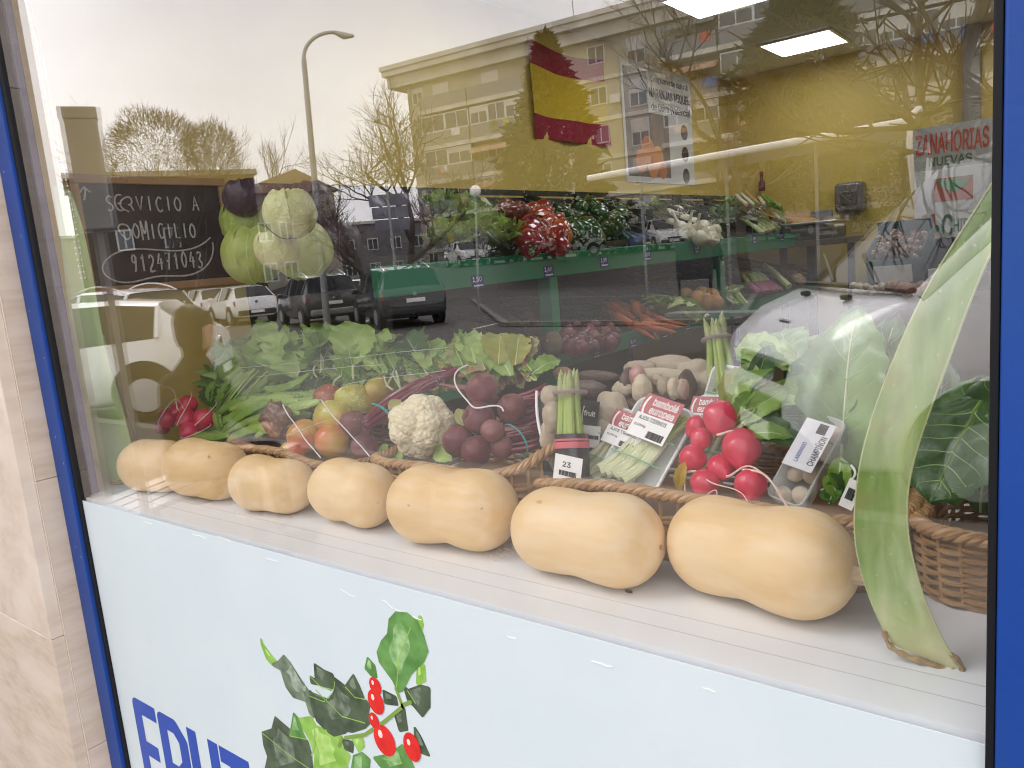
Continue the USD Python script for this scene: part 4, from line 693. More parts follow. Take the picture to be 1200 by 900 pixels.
alp = mt('aloe_skin_pale', (.34, .46, .16), .35, c2=(.42, .54, .24), sc=10, bump=.1, bsc=50, sss=.2, ssr=(.6, 1, .3), sscale=.01, c3=(.46, .54, .3), sc3=6., stretch=(1, 1, .4))
ta, l_, r_e = aloe('broad fresh aloe leaf leaning against the glass beside the blue post', [(1046, 755), (1028, 722), (1013, 682), (1003, 640), (1002, 590), (1012, 525), (1042, 435), (1088, 335), (1150, 235), (1195, 160)], [(1127, 787), (1113, 764), (1094, 728), (1073, 668), (1063, 605), (1071, 540), (1091, 478), (1119, 402), (1150, 322), (1188, 250)],
     lambda a: .112-.085*a, lambda a: .125-.105*a, .022, alm, 3)
part(ta, 'cut_end', [tube(spline([l_[2], l_[0]+[0, -.004, -.002], l_[0]*.6+r_e[0]*.4+[0, -.005, -.004], r_e[0]+[0, -.003, .002], r_e[3]], 26), .0042*(1+.35*np.sin(np.arange(26)*1.9)), 7, flat=.7)], mt('browned_cut_flesh', (.46, .34, .15), .6, c2=(.24, .14, .06), sc=90))
part(ta, 'scar', xf(blob((.014, .0012, .004), 2, .5, 3, 5), G(1032, 597+12, .092)), mt('brown_scar', (.36, .30, .09), .6, c2=(.25, .2, .06), sc=100))
tb, l2, r2 = aloe('pale aloe leaf standing against the left window frame', [(135, 566), (110, 535), (95, 480), (84, 400), (74, 310), (63, 218)], [(156, 548), (152, 512), (136, 455), (122, 400), (110, 330), (82, 222)], lambda a: .1-.06*a, lambda a: .13-.05*a, .018, alp, 5, teeth=False)
part(tb, 'pale_inner_face', grid(lambda u, v: (l2[12]+(r2[12]-l2[12])*.6)+0*u[..., None]+(np.array(G(118, 395, .13))-(l2[12]+(r2[12]-l2[12])*.6))*v[..., None]+u[..., None]*(np.array(G(152, 545, .17))-np.array(G(118, 395, .13)))*.02, 4, 4), alp) if False else part(tb, 'pale_inner_face', hullpts([G(115, 396, .135), G(121, 394, .15), G(158, 540, .16), G(146, 556, .13), G(126, 470, .135)], .003), mt('pale_gel', (.66, .70, .60), .4, c2=(.72, .75, .66), sc=12))
part(tb, 'dry_base', xf(blob((.022, .012, .006), 2, .3, 3, 3), Zp(138, 565, SHZ+.005)), mt('dry_leaf_base', (.5, .34, .15), .7))
# ---- leaves
def leafmesh(base, tip, w, nrm, arch=.1, fold=.15, ruffle=.0, rf=5, seed=0, nu=14, nv=9, lobe=0., shape=(.28, 1.1), twist=0.):
    base, tip, nrm = np.array(base, float), np.array(tip, float), np.array(nrm, float); ax = tip-base; L = np.linalg.norm(ax); ax /= L; n = unit(nrm-ax*(nrm@ax)); s = np.cross(ax, n); rng = np.random.default_rng(seed); p1, p2 = rng.uniform(0, 6, 2)
    def fn(u, v):
        wd = w*np.maximum(.06, np.sin(PI*np.clip(u, 0, 1)**shape[1]*(1-shape[0]*.3)+.05*PI)**.75*(1-.55*np.maximum(0, u-.85)/.15*.6)); wd = wd*(1+lobe*np.sin(u*2*PI*4+p1)); c = (v-.5)*2
        wd = np.where(u > .93, wd*np.sqrt(np.clip((1.0-u)/.07, .02, 1)), wd)
        h = arch*L*np.sin(PI*u)+fold*wd*np.abs(c)+ruffle*np.abs(c)**1.5*np.sin(u*rf*2*PI+p2+c*2)*L+.03*L*(meshkit.noise(np.stack([u*4, c*2+seed, 0*u+seed*3.1], -1))-.5)+.035*L*(meshkit.noise(np.stack([u*9, c*4+seed, 0*u+seed*1.7], -1))-.5)
        tw = twist*u; sx = s*np.cos(tw)[..., None]+n*np.sin(tw)[..., None]
        edge = 1+.06*np.sin(u*47+p1)*np.abs(c)**3
        return base+ax*(u*L)[..., None]+sx*(c*wd*.5*edge)[..., None]+n*h[..., None]
    return grid(fn, nu, nv), fn
def leaf(t, base, tip, w, nrm, m, rib=None, name='leaf', ribr=.0016, label=None, veins=0, **k):
    msh, fn = leafmesh(base, tip, w, nrm, **k); lp = part(t, name, msh, m, smooth=True, label=label)
    if rib is not None:
        u = np.linspace(0, .9, 10); p = fn(u, np.full(10, .5)); part(lp, 'midrib', tube(p, np.linspace(ribr, ribr*.35, 10), 5, flat=.8), rib)
        if veins:
            tb = []
            for a in np.linspace(.12, .78, veins):
                for s in (-1, 1): uu = np.linspace(a, a+.14, 7); vv = .5+s*np.linspace(0, .40, 7)+s*.02*np.sin(np.arange(7)+a*20); q = fn(uu, vv); tb.append(tube(q, np.linspace(ribr*.32, ribr*.08, 7), 4))
            part(lp, 'side_veins', tb, veinm_)
    return lp
UP = np.array([0, 0, 1.]); TOC = np.array([.15, -.8, .55])          # up; towards the viewer and up
def lmat(n, c, c2, **k):
    return mt(n, c, k.pop('rough', .4), c2=c2, sc=k.pop('sc', 16), det=6, lo=.3, hi=.7, bump=k.pop('bump', .6), bsc=k.pop('bsc', 42), bdist=.005, transl=k.pop('transl', .22), **k)
lf_pale = lmat('pale_green_leaf', (.26, .42, .085), (.44, .57, .18)); lf_mid = lmat('mid_green_leaf', (.12, .26, .03), (.25, .40, .065)); lf_dark = lmat('dark_green_leaf', (.025, .085, .014), (.06, .15, .028), rough=.3)
lf_yel = lmat('yellowing_leaf', (.42, .38, .06), (.30, .36, .07)); lf_tan = lmat('brown_edged_leaf', (.38, .32, .12), (.26, .32, .09)); lf_red = lmat('red_tinted_leaf', (.40, .18, .11), (.45, .33, .16)); lf_wine = lmat('wine_red_leaf', (.16, .03, .03), (.22, .08, .04))
veinm_ = mt('leaf_side_vein', (.27, .40, .12), .45)
rib_p = mt('pale_midrib', (.50, .58, .30), .45); rib_w = mt('white_stalk', (.68, .72, .52), .4, c2=(.58, .66, .38), sc=14)
radm = mt('radish_skin', (.56, .012, .05), .34, c2=(.66, .035, .09), sc=26, c3=(.62, .06, .10), sc3=30., coat=.2, sss=.12, ssr=(1, .2, .2), sscale=.006, bump=.22, bsc=70); rootm = mt('radish_root', (.80, .66, .58), .5, c2=(.72, .48, .44), sc=50)
def radish(t, u, v, r, y, dirv=(0, 0, -1), el=1.1, sd=0, root=None):
    c = G(u, v, y); R = rpx(c, r); b = blob((R, R, R*el), 3, .10, 1.4, sd); vv = np.asarray(b.vertices); zz_ = vv[:, 2]/(R*el); vv[:, :2] *= (1-.12*np.clip(-zz_, 0, 1)**2)[:, None]
    vv[:, 2] -= R*.3*np.clip(-zz_, 0, 1)**7; Rm = frame(-unit(dirv))[:, [1, 2, 0]]; rp = part(t, 'radish', xf(tm(vv, b.faces), c, Rm), radm, smooth=True)
    tipp = c+unit(dirv)*R*el*1.18
    if root is not None:
        pts = [tipp-unit(dirv)*R*.2, tipp]+[G(a, b_, yy) for a, b_, yy in root]; q = spline(pts, 22); part(rp, 'root', tube(q, np.r_[np.linspace(R*.13, R*.075, 5), np.linspace(R*.07, .0006, 17)], 6), rootm)
    return c
t = thing('radish_bunch', 'bunch of large red radishes with trailing roots at the front of the long basket', 'radishes', G(850, 580, .29))
rs = [((844, 489, 20), .35, (.1, -.6, -.5), [(856, 505, .325), (838, 545, .32), (832, 552, .32)]), ((816, 499, 12), .37, (-.3, -.5, -.4), None), ((822, 514, 13), .35, (-.3, -.6, -.4), [(806, 540, .315), (803, 560, .30), (808, 590, .27)]),
      ((869, 525, 23), .33, (.25, -.7, -.55), [(886, 552, .288), (912, 577, .262), (947, 603, .225)]), ((812, 537, 16), .33, (-.2, -.6, -.5), [(812, 552, .30), (828, 562, .28), (862, 574, .25), (878, 597, .22)]),
      ((845, 548, 16), .32, (.5, -.6, -.2), [(872, 547, .295), (896, 557, .28), (917, 582, .26), (920, 595, .25)]), ((826, 566, 17), .295, (.0, -.6, -.6), [(826, 582, .27), (838, 590, .25)]), ((880, 568, 19), .295, (.15, -.7, -.6), [(883, 588, .262), (892, 598, .245), (900, 601, .235)])]
for i, ((u, v, r), y, d, ro) in enumerate(rs): radish(t, u, v, r, y, d, 1.05, i, ro)
for i, (u0, v0, u1, v1, w, y0, y1, m) in enumerate(((860, 500, 905, 432, 34, .37, .44, lf_mid), (862, 505, 938, 470, 26, .37, .42, lf_mid), (858, 495, 880, 425, 30, .38, .46, lf_pale), (850, 505, 900, 470, 18, .36, .38, lf_yel), (870, 510, 952, 520, 34, .36, .37, lf_dark), (866, 505, 948, 440, 28, .40, .46, lf_mid), (868, 500, 925, 500, 26, .37, .39, lf_pale), (862, 498, 915, 448, 22, .39, .42, lf_yel), (866, 500, 900, 405, 30, .42, .5, lf_dark), (872, 505, 960, 490, 24, .4, .43, lf_mid), (855, 500, 862, 430, 26, .40, .47, lf_yel), (860, 500, 925, 455, 30, .36, .40, lf_mid), (864, 498, 900, 445, 30, .36, .41, lf_pale), (868, 512, 930, 512, 22, .345, .355, lf_mid), (858, 495, 885, 460, 26, .35, .39, lf_mid), (870, 500, 945, 470, 26, .37, .40, lf_pale), (862, 495, 878, 440, 24, .37, .42, lf_pale))):
    b, e = G(u0, v0, y0), G(u1, v1, y1); leaf(t, b, e, rpx(b, w), TOC+np.array([(i % 3-1)*.5, 0, .2]), m, rib_p, arch=.18, fold=.25, ruffle=.025, rf=3, seed=i, veins=4, ribr=.0012)
for i in range(6): part(t, 'stalk', tube(spline([G(850+3*i, 520-2*i, .34), G(858+3*i, 508-3*i, .355), G(866+6*i, 498-5*i, .37)], 6), .0028, 6), rib_p)
part(t, 'dry_leaf', leafmesh(G(795, 575, .30), G(803, 540, .30), .02, TOC, seed=4)[0], mt('dry_yellow_leaf', (.55, .38, .03), .6, c2=(.45, .28, .03), sc=60, transl=.2), smooth=True)
t = thing('radish_bunch', 'small bunch of red radishes at the far end beside the green beans', 'radishes', G(220, 510, .3))
for i, ((u, v, r), y, ro) in enumerate((((197, 490, 12), .32, [(202, 470, .31), (208, 468, .31), (216, 480, .305)]), ((220, 474, 11), .34, [(205, 461, .33), (190, 452, .33), (186, 450, .33)]), ((219, 491, 12), .31, [(222, 470, .30), (224, 458, .30)]), ((239, 491, 12), .32, [(246, 482, .31), (252, 470, .31)]), ((223, 505, 12), .30, [(240, 503, .29), (246, 496, .285)]), ((190, 500, 9), .31, None), ((234, 503, 9), .33, None), ((209, 480, 9), .33, None))): radish(t, u, v, r, y, (.2, -.7, -.2), 1.0, 20+i, ro)
# ---- beetroot
btm = mt('beetroot_skin', (.15, .030, .038), .5, c2=(.09, .018, .024), sc=22, det=5, bump=.3, bsc=70, c3=(.24, .09, .08), sc3=16); bst = [mt(f'beet_stalk_{k}', c, .35, c2=c2, sc=30, bump=.1, bsc=80, coat=.2, stretch=(1, 1, .3)) for k, (c, c2) in enumerate((((.15, .012, .028), (.22, .03, .05)), ((.10, .008, .02), (.16, .02, .035))))]
band = mt('teal_rubber_band', (.02, .34, .33), .4); cap_b = mt('beet_crown', (.10, .06, .04), .8)
def beet(t, u, v, r, y, dirv, sd, tail=None):
    c = G(u, v, y); R = rpx(c, r); b = blob((R, R, R*1.02), 3, .13, 1.5, sd, 4); bp = part(t, 'beetroot', xf(b, c, frame(unit(dirv))[:, [1, 2, 0]]), btm, smooth=True)
    if tail: part(bp, 'tail', tube(spline([c+unit(dirv)*R*.8]+[G(*q) for q in tail], 10), np.linspace(R*.32, .001, 10), 6), btm)
    part(bp, 'crown', xf(blob((R*.28, R*.28, R*.14), 2, .4, 3, sd), c-unit(dirv)*R*.97, frame(-unit(dirv))[:, [1, 2, 0]]), cap_b)
t = thing('beetroot_bunch', 'bunch of dull red beetroots beside the cauliflower with dark red stalks', 'beetroots', G(560, 535, .3))
for i, a in enumerate(((566, 457, 20, .40, (-.9, -.2, .1), [(540, 455, .39), (524, 452, .385), (512, 450, .38)]), (600, 478, 17, .38, (-.2, -.9, -.1), None), (561, 490, 19, .36, (-.5, -.8, .2), [(545, 482, .33), (541, 480, .33)]), (536, 516, 18, .33, (-.8, -.5, -.2), None), (558, 529, 18, .31, (-.1, -.9, -.4), None), (577, 505, 14, .325, (.0, -1, .1), None), (588, 524, 14, .34, (.3, -.8, -.2), None))): beet(t, *a[:4], a[4], i, a[5])
for i in range(34):
    a = i/33; rg = np.random.default_rng(i); u0, v0 = 590+6*math.sin(i*2.1), 468+62*a; y = .42-.07*a+rg.uniform(-.02, .03); part(t, 'stalk', tube(spline([G(u0, v0, y), G(612, v0-3+rg.uniform(-4, 4), y+.01), G(640+rg.uniform(0, 8), v0-8+rg.uniform(-9, 9), y+.05)], 8), rg.uniform(.0028, .0055), 6), bst[i % 2])
part(t, 'rubber_band', tube(spline([G(592, 498, .31), G(606, 503, .305), G(617, 520, .305), G(614, 538, .31)], 14), .0022, 6, flat=.4), band)
t = thing('beetroot_bunch', 'bunch of two small beetroots with long stalks left of the cauliflower', 'beetroots', G(420, 535, .32))
beet(t, 413, 496, 15, .36, (-.5, -.8, -.2), 31); beet(t, 427, 524, 15.5, .32, (-.2, -.9, -.3), 32); beet(t, 425, 500, 12, .38, (-.5, -.8, -.2), 33)
for i in range(22):
    rg = np.random.default_rng(60+i); a = i/21; o = (a-.5)*30; part(t, 'stalk', tube(spline([G(425+o*.35, 497+abs(o)*.3, .37), G(447+o*.42, 483+o*.28, .38+rg.uniform(-.01, .02)), G(490+o*.2, 456+o*.3+rg.uniform(-3, 3), .43), G(532+rg.uniform(-12, 8), 436+o*.2+rg.uniform(-4, 4), .5)], 12), rg.uniform(.0035, .006), 6), bst[i % 2])
part(t, 'rubber_band', tube(spline([G(436, 473, .35), G(447, 477, .345), G(455, 484, .345), G(458, 496, .352)], 10), .004, 6, flat=.35), band)
for i, (u0, v0, u1, v1, w, m) in enumerate(((520, 440, 590, 402, 34, lf_wine), (525, 438, 600, 425, 40, lf_red), (530, 440, 622, 414, 36, lf_red), (515, 445, 560, 425, 26, lf_tan))):
    b = G(u0, v0, .5); leaf(t, b, G(u1, v1, .6), rpx(b, w), TOC, m, bst[0], arch=.15, ruffle=.04, rf=3, seed=70+i)
# ---- cauliflower
t = thing('cauliflower', 'cream white cauliflower head with a trace of green leaf', 'cauliflower', G(493, 533, .36)); c = G(494, 499, .37); R = rpx(c, 42); cfm = mt('cauliflower_curd', (.76, .70, .52), .65, c2=(.68, .60, .40), sc=60, bump=.7, bsc=260, bdist=.002, sss=.15, ssr=(1, .8, .5), sscale=.006)
m = trimesh.creation.icosphere(6, 1.0); v = np.array(m.vertices); rg = np.random.default_rng(2)
fl = unit(np.array([1, 0, 0])); N_ = 620; kk = np.arange(N_)+.5; ph = np.arccos(1-2*kk/N_); th_ = PI*(1+5**.5)*kk; C = np.stack([np.cos(th_)*np.sin(ph), np.sin(th_)*np.sin(ph), np.cos(ph)], 1)+rg.normal(0, .045, (N_, 3)); C /= np.linalg.norm(C, axis=1, keepdims=True)
from scipy.spatial import cKDTree
dd, _ = cKDTree(C).query(v, 2); big = cKDTree(C[::31]).query(v)[0]
v = v*(1-.035*(dd[:, 0]/.085)**1.7-.12*(big/.42)**2+.05*(meshkit.fbm(v*3, 3, 5)-.5)+.03*(meshkit.fbm(v*22, 2, 6)-.5))[:, None]*np.array([R*1.02, R*.95, R*.93]); part(t, 'curd', tm(v+c, m.faces), cfm, smooth=True)
for i, (a, b, w) in enumerate((((452, 520), (448, 545), 20), ((462, 530), (470, 545), 22), ((510, 528), (530, 540), 20), ((535, 480), (548, 500), 14), ((470, 470), (455, 480), 14))): bb = G(*a, .36); leaf(t, bb, G(*b, .34), rpx(bb, w), TOC, lf_pale if i < 3 else lf_tan, None, name='outer_leaf', seed=i, ruffle=.03)
solo('white_string', tube(spline([G(548, 428, .4), G(533, 440, .37), G(536, 455, .355), G(548, 470, .35), G(562, 478, .33), G(585, 476, .345), G(590, 482, .34)], 30), .0017, 7), mt('white_cord', (.75, .74, .70), .6), 'loop of white string lying over the beetroots', 'string')
# ---- green beans
bnm = [mt(f'bean_pod_{k}', c, .42, c2=c2, sc=25, bump=.25, bsc=35, bdist=.004, transl=.08) for k, (c, c2) in enumerate((((.22, .38, .06), (.32, .48, .10)), ((.30, .44, .10), (.38, .52, .15)), ((.18, .33, .05), (.27, .42, .09))))]
t = thing('green_bean_bag', 'heap of flat green beans bagged beside the small radishes', 'beans', G(290, 515, .32)); rg = np.random.default_rng(9)
BE = [((218, 508), (245, 512), (268, 510)), ((255, 512), (275, 500), (312, 488)), ((262, 505), (282, 488), (318, 470)), ((268, 515), (296, 503), (322, 500)), ((252, 485), (256, 500), (262, 508)), ((285, 508), (300, 498), (316, 490)), ((268, 490), (290, 476), (330, 478)), ((282, 462), (300, 455), (322, 430)), ((300, 464), (330, 468), (360, 476)), ((310, 455), (340, 452), (362, 438)), ((270, 480), (300, 470), (345, 466)), ((255, 478), (280, 470), (302, 462)), ((320, 462), (345, 464), (372, 462)), ((290, 495), (312, 480), (350, 470)), ((245, 498), (262, 480), (290, 466)), ((312, 500), (330, 486), (352, 484)), ((300, 512), (318, 500), (340, 498)), ((258, 470), (275, 455), (300, 440)), ((275, 460), (288, 448), (305, 425)), ((330, 480), (350, 476), (375, 470))]
for i in range(84):
    q = BE[i % len(BE)]; o = np.array([rg.normal(0, 7), rg.normal(0, 5)])*(1 if i >= len(BE) else .0); y0 = .285+(q[0][1] < 480)*.04+(.025 if i >= len(BE) else 0)+rg.uniform(0, .02); sl = .0016*(510-q[1][1])
    P = spline([G(q[k][0]+o[0], q[k][1]+o[1], y0+sl+.012*k) for k in range(3)], 14); k = np.linspace(0, 1, 14); r = .0125*np.clip(np.sin(PI*(k*.92+.05))**.35, .15, 1)*(1+.10*np.sin(k*30+i)); part(t, 'bean_pod', tube(P, r, 9, flat=.62, up=TOC), bnm[i % 3])
for i in range(16):
    u = 245+rg.uniform(0, 35); part(t, 'stalk', tube(spline([G(u-5, 485+rg.uniform(-5, 15), .37), G(u+12, 460, .39), G(u+35, 435+rg.uniform(-6, 6), .42)], 7), .0022, 5), bnm[1])
for i in range(4):
    b = G(244+rg.uniform(-4, 14), 478+rg.uniform(-8, 8), .37); leaf(t, b, G(246+rg.uniform(-12, 25), 452+rg.uniform(-8, 6), .40), .035, TOC, lf_dark if i % 2 else lf_mid, None, seed=200+i, ruffle=.04)
# ---- leafy greens behind the beans
t = thing('salad_leaf_heap', 'heap of pale lobed salad leaves behind the green beans', 'salad leaves', G(380, 460, .5))
LV = [(320, 425, 300, 378, 44, 0), (335, 430, 325, 395, 40, 0), (345, 430, 370, 380, 52, 0), (375, 435, 385, 378, 56, 0), (395, 440, 412, 385, 50, 1), (410, 430, 430, 380, 54, 0), (425, 430, 455, 385, 40, 0), (440, 440, 470, 392, 36, 1), (300, 440, 262, 405, 50, 0), (300, 450, 256, 430, 40, 0), (340, 440, 285, 405, 44, 1), (360, 445, 350, 400, 56, 0), (385, 450, 402, 412, 44, 1), (350, 455, 395, 420, 50, 1), (370, 465, 410, 440, 40, 2), (365, 470, 385, 430, 36, 2), (400, 455, 445, 420, 44, 1), (420, 460, 470, 425, 44, 0), (330, 450, 310, 420, 46, 0), (440, 440, 462, 405, 42, 0), (280, 450, 262, 418, 34, 0), (310, 440, 330, 400, 48, 1), (430, 450, 490, 430, 40, 1), (400, 440, 370, 400, 46, 0), (450, 445, 500, 415, 40, 0), (270, 460, 248, 445, 26, 1)]
for i, (u0, v0, u1, v1, w, k) in enumerate(LV):
    y0 = .46+.012*(i % 5); b = G(u0, v0, y0); e = G(u1, v1, y0+.06); leaf(t, b, e, rpx(b, w)*1.05, TOC+np.array([.6*math.sin(i*1.7), 0, .3*math.cos(i*2.3)]), (lf_pale, lf_mid, lf_dark)[k], rib_p, arch=.2, fold=-.3+.6*(i % 2), ruffle=.075, rf=3.5, lobe=.09, seed=300+i, nu=26, nv=15, veins=4, ribr=.0011)
for i in range(34):
    rg2 = np.random.default_rng(800+i); u = 262+rg2.uniform(0, 1)*215; vt = 383+rg2.uniform(0, 30)+abs(u-375)*.10; b = G(u+rg2.uniform(-30, 30), vt+48, .44+rg2.uniform(0, .07)); e = G(u, vt, .50+rg2.uniform(-.03, .06)); mm = (lf_pale, lf_mid, lf_dark, lf_mid, lf_mid)[i % 5]
    leaf(t, b+(e-b)*.35, e, rpx(b, rg2.uniform(24, 44)), TOC+rg2.normal(0, .7, 3), mm, rib_p, arch=rg2.uniform(-.25, .3), fold=rg2.uniform(-.4, .4), ruffle=.08, rf=3.2, lobe=.12, seed=820+i, nu=22, nv=13, veins=3, ribr=.0011, twist=rg2.uniform(-.6, .6)); part(t, 'stem', tube(spline([b, b+(e-b)*.2+rg2.normal(0, .006, 3), b+(e-b)*.4], 7), .0026, 6), rib_p)
t = thing('lettuce', 'frilly yellow green lettuce behind the cauliflower', 'lettuce', G(500, 450, .55)); rg = np.random.default_rng(12)
for i in range(30):
    u = 470+i*4.2+rg.uniform(-8, 8); v = 432+rg.uniform(-14, 18)-(.12*(u-470)); b = G(u+rg.uniform(-10, 10), v+18, .5); leaf(t, b, G(u+rg.uniform(-18, 22), v-18, .56), rpx(b, rg.uniform(32, 46)), TOC+rg.normal(0, .4, 3), (lf_pale, lf_mid, lf_tan, lf_pale, lf_yel)[i % 5], rib_p, arch=.12, ruffle=.06, rf=4, seed=400+i, nu=16, nv=9)
t = thing('oak_leaf_lettuce', 'red tinted lettuce with curled brown edges behind the beetroots', 'lettuce', G(590, 440, .58))
for i in range(22):
    u = 545+rg.uniform(0, 75); v = 412+rg.uniform(-10, 22)+.12*(u-545); b = G(u+rg.uniform(-14, 6), v+16, .53); leaf(t, b, G(u+rg.uniform(-14, 20), v-14, .58), rpx(b, rg.uniform(28, 42)), TOC+rg.normal(0, .45, 3), (lf_tan, lf_red, lf_tan, lf_red, lf_wine, lf_mid)[i % 6], None, arch=.15, ruffle=.07, rf=4, seed=500+i, nu=16, nv=9)
for i in range(7):
    b = G(628+rg.uniform(-10, 14), 440+rg.uniform(-6, 8), .5); leaf(t, b, G(618+rg.uniform(0, 40), 425+rg.uniform(-4, 10), .55), rpx(b, 24), TOC, (lf_mid, lf_pale, lf_red)[i % 3], rib_p, arch=.15, ruffle=.05, seed=540+i)
# ---- mangos in a clear bag, and a brown bag
mgm = mt('mango_skin', (.62, .33, .045), .35, c2=(.45, .40, .05), sc=7, lo=.4, hi=.6, c3=(.66, .14, .06), sc3=9., coat=.25, bump=.04, bsc=140); mgg = mt('green_mango_skin', (.42, .40, .04), .35, c2=(.52, .44, .06), sc=8, c3=(.46, .16, .05), sc3=8, coat=.25)
for i, (u, v, a, b, y, m, lab) in enumerate(((390, 489, 26, 21, .36, mgm, 'orange and yellow mango on top of the bagged mangos'), (388, 517, 21, 19, .32, mgm, 'red blushed mango touching the left beetroots'), (357, 511, 21, 20, .32, mgm, 'orange mango beside the brown paper bag'), (343, 529, 16, 13, .29, mgm, 'mango half hidden behind the basket rim'), (418, 468, 27, 18, .42, mgg, 'yellow green mango under the left beetroot stalks'), (445, 455, 22, 15, .47, mgg, 'green mango farthest back beside the lettuce'), (385, 470, 20, 20, .44, mt('red_mango_skin', (.34, .05, .03), .35, c2=(.42, .12, .04), sc=8, coat=.25), 'deep red mango behind the orange one'))):
    c = G(u, v, y); q = blob((rpx(c, a), rpx(c, b)*.95, rpx(c, b)), 3, .08, 1.2, 80+i); t = thing('mango', lab, 'mango', c-np.array([0, 0, rpx(c, b)]), 'mangos in the clear bag'); part(t, 'fruit', xf(q, c, rz(.3*i)@ry(.3*math.sin(i*2))), m, smooth=True); part(t, 'stem_scar', xf(blob((.004, .004, .003), 1), c+np.array([-rpx(c, a)*.99*math.cos(.3*i), 0, 0])), stemm)
bagm = mt('brown_bag_paper', (.13, .06, .035), .4, c2=(.20, .10, .06), sc=20, bump=.8, bsc=45, bdist=.006, coat=.4)
b0 = G(326, 493, .33); solo('brown_bag', xf(blob((rpx(b0, 24), rpx(b0, 16), rpx(b0, 22)), 4, .35, 2.2, 6, 4), b0), bagm, 'crumpled dark brown bag between the green beans and the mangos', 'bag', smooth=True)
film = pane_mat('clear_film', .008, (.98, .98, .98), bump=.7, bsc=40, bdist=.006, rough=.06)
prn = mt('white_film_print', (.75, .74, .72), .5)
def sheet(name, label, pts, catg, lines=(), bulge=.015, n=14, seed=0, m=None):
    A, Bq, Cq, Dq = [np.array(G(*p)) for p in pts]; t = thing(name, label, catg, (A+Bq+Cq+Dq)/4); nrm = unit(np.cross(Bq-A, Dq-A)); nrm = nrm if nrm@(CAM-A) > 0 else -nrm
    def fn(u, v): return A*((1-u)*(1-v))[..., None]+Bq*(u*(1-v))[..., None]+Cq*(u*v)[..., None]+Dq*((1-u)*v)[..., None]+nrm*(bulge*np.sin(PI*u)*np.sin(PI*v)+.010*(meshkit.fbm(np.stack([u*5, v*5, 0*u+seed], -1), 3, seed)-.5))[..., None]
    part(t, 'film', grid(fn, n, n), m or film, smooth=True)
    for l in lines:
        k = np.linspace(0, 1, 14); P = fn(l[0]+(l[2]-l[0])*k, l[1]+(l[3]-l[1])*k)+nrm*.0012; part(t, 'printed_line', tube(P, .0016, 5, flat=.3), prn)
    return t
sheet('clear_bag', 'clear printed plastic bag stretched over the mangos', [(325, 455, .31), (425, 450, .34), (440, 540, .27), (335, 535, .262)], 'bag', [(.05, .25, .42, 1), (.55, .2, .95, .95), (.05, .7, .6, .5)], seed=2)
sheet('clear_bag', 'clear plastic bag over the salad leaves with thin pale edges', [(275, 432, .42), (525, 408, .47), (520, 462, .42), (290, 470, .36)], 'bag', [(.0, .0, 1, .0), (.12, .35, .75, .3), (.55, .75, 1, .5)], seed=4)
# ---- asparagus
aspm = mt('asparagus_spear', (.28, .42, .07), .4, c2=(.36, .46, .12), sc=30, stretch=(1, 1, .4), bump=.1, bsc=60); aspt = mt('asparagus_tip', (.40, .42, .20), .55, c2=(.30, .36, .12), sc=80, bump=.4, bsc=150); twine = mt('grey_rubber_band', (.32, .26, .24), .6)
def asparagus(label, bot, top, y0, y1, wpx, n, wrap=True, seed=0, bandat=.72, tilt=0):
    rng = np.random.default_rng(seed); B, T = G(*bot, y0), G(*top, y1); ax = T-B; L = np.linalg.norm(ax); W = rpx((B+T)/2, wpx/2); t = thing('asparagus_bunch', label, 'asparagus', B); s = unit(np.cross(ax, [0, 1, 0])); d = unit(np.cross(s, ax))
    for i in range(n):
        a = 2.4*i; rr = W*.82*math.sqrt((i+.3)/n); off = s*rr*math.cos(a)+d*rr*math.sin(a)*.8; fl = 1.0+.30*rng.uniform(.3, 1); r = W*.27*rng.uniform(.85, 1.1)
        p = [B+off, B+ax*.55+off*1.0, B+ax*bandat+off*.92, B+ax*(.86+.1*rng.uniform(0, 1))+off*fl]; q = spline(p, 16); k = np.linspace(0, 1, 16); cut = 11
        part(t, 'spear', tube(q[:cut+1], r*(1-.1*k[:cut+1]), 9), aspm); tp = q[cut:]; kk_ = np.linspace(0, 1, 10); tp = spline(tp, 10); rad = r*(.92+.32*np.sin(PI*kk_*.8))*(1-kk_**2.2*.9)
        tp_m = tube(tp, rad*(1+.10*np.cos(kk_*30)), 9); part(t, 'spear_tip', tp_m, aspt)
        bt = [xf(hullpts([[0, -.5, 0], [0, .5, 0], [0, 0, 1.3], [.25, 0, .3]]), q[j]+(s*math.cos(b_)+d*math.sin(b_))*r*.82, frame(s*math.cos(b_)+d*math.sin(b_), ax), s=r*.55) for j, b_ in ((3, 1.2+i), (6, 3+i), (8, 5.2+i), (10, .5+i), (12, 2.5+i), (13, 4.4+i), (14, 1.1+i))]; part(t, 'bract', bt, aspt, smooth=False)
    part(t, 'band', [tube([B+ax*bandat+(s*math.cos(a)+d*math.sin(a))*W*(1.05+.03*j)+ax*(.006*j) for a in np.linspace(0, 2*PI, 24)], .0022, 5) for j in range(3)], twine); return t, B, ax, s, d, W
t, B, ax, s, d, W = asparagus('green asparagus bunch in a black and pink wrapper standing in the long basket', (671, 557), (667, 425), .31, .36, 36, 9)
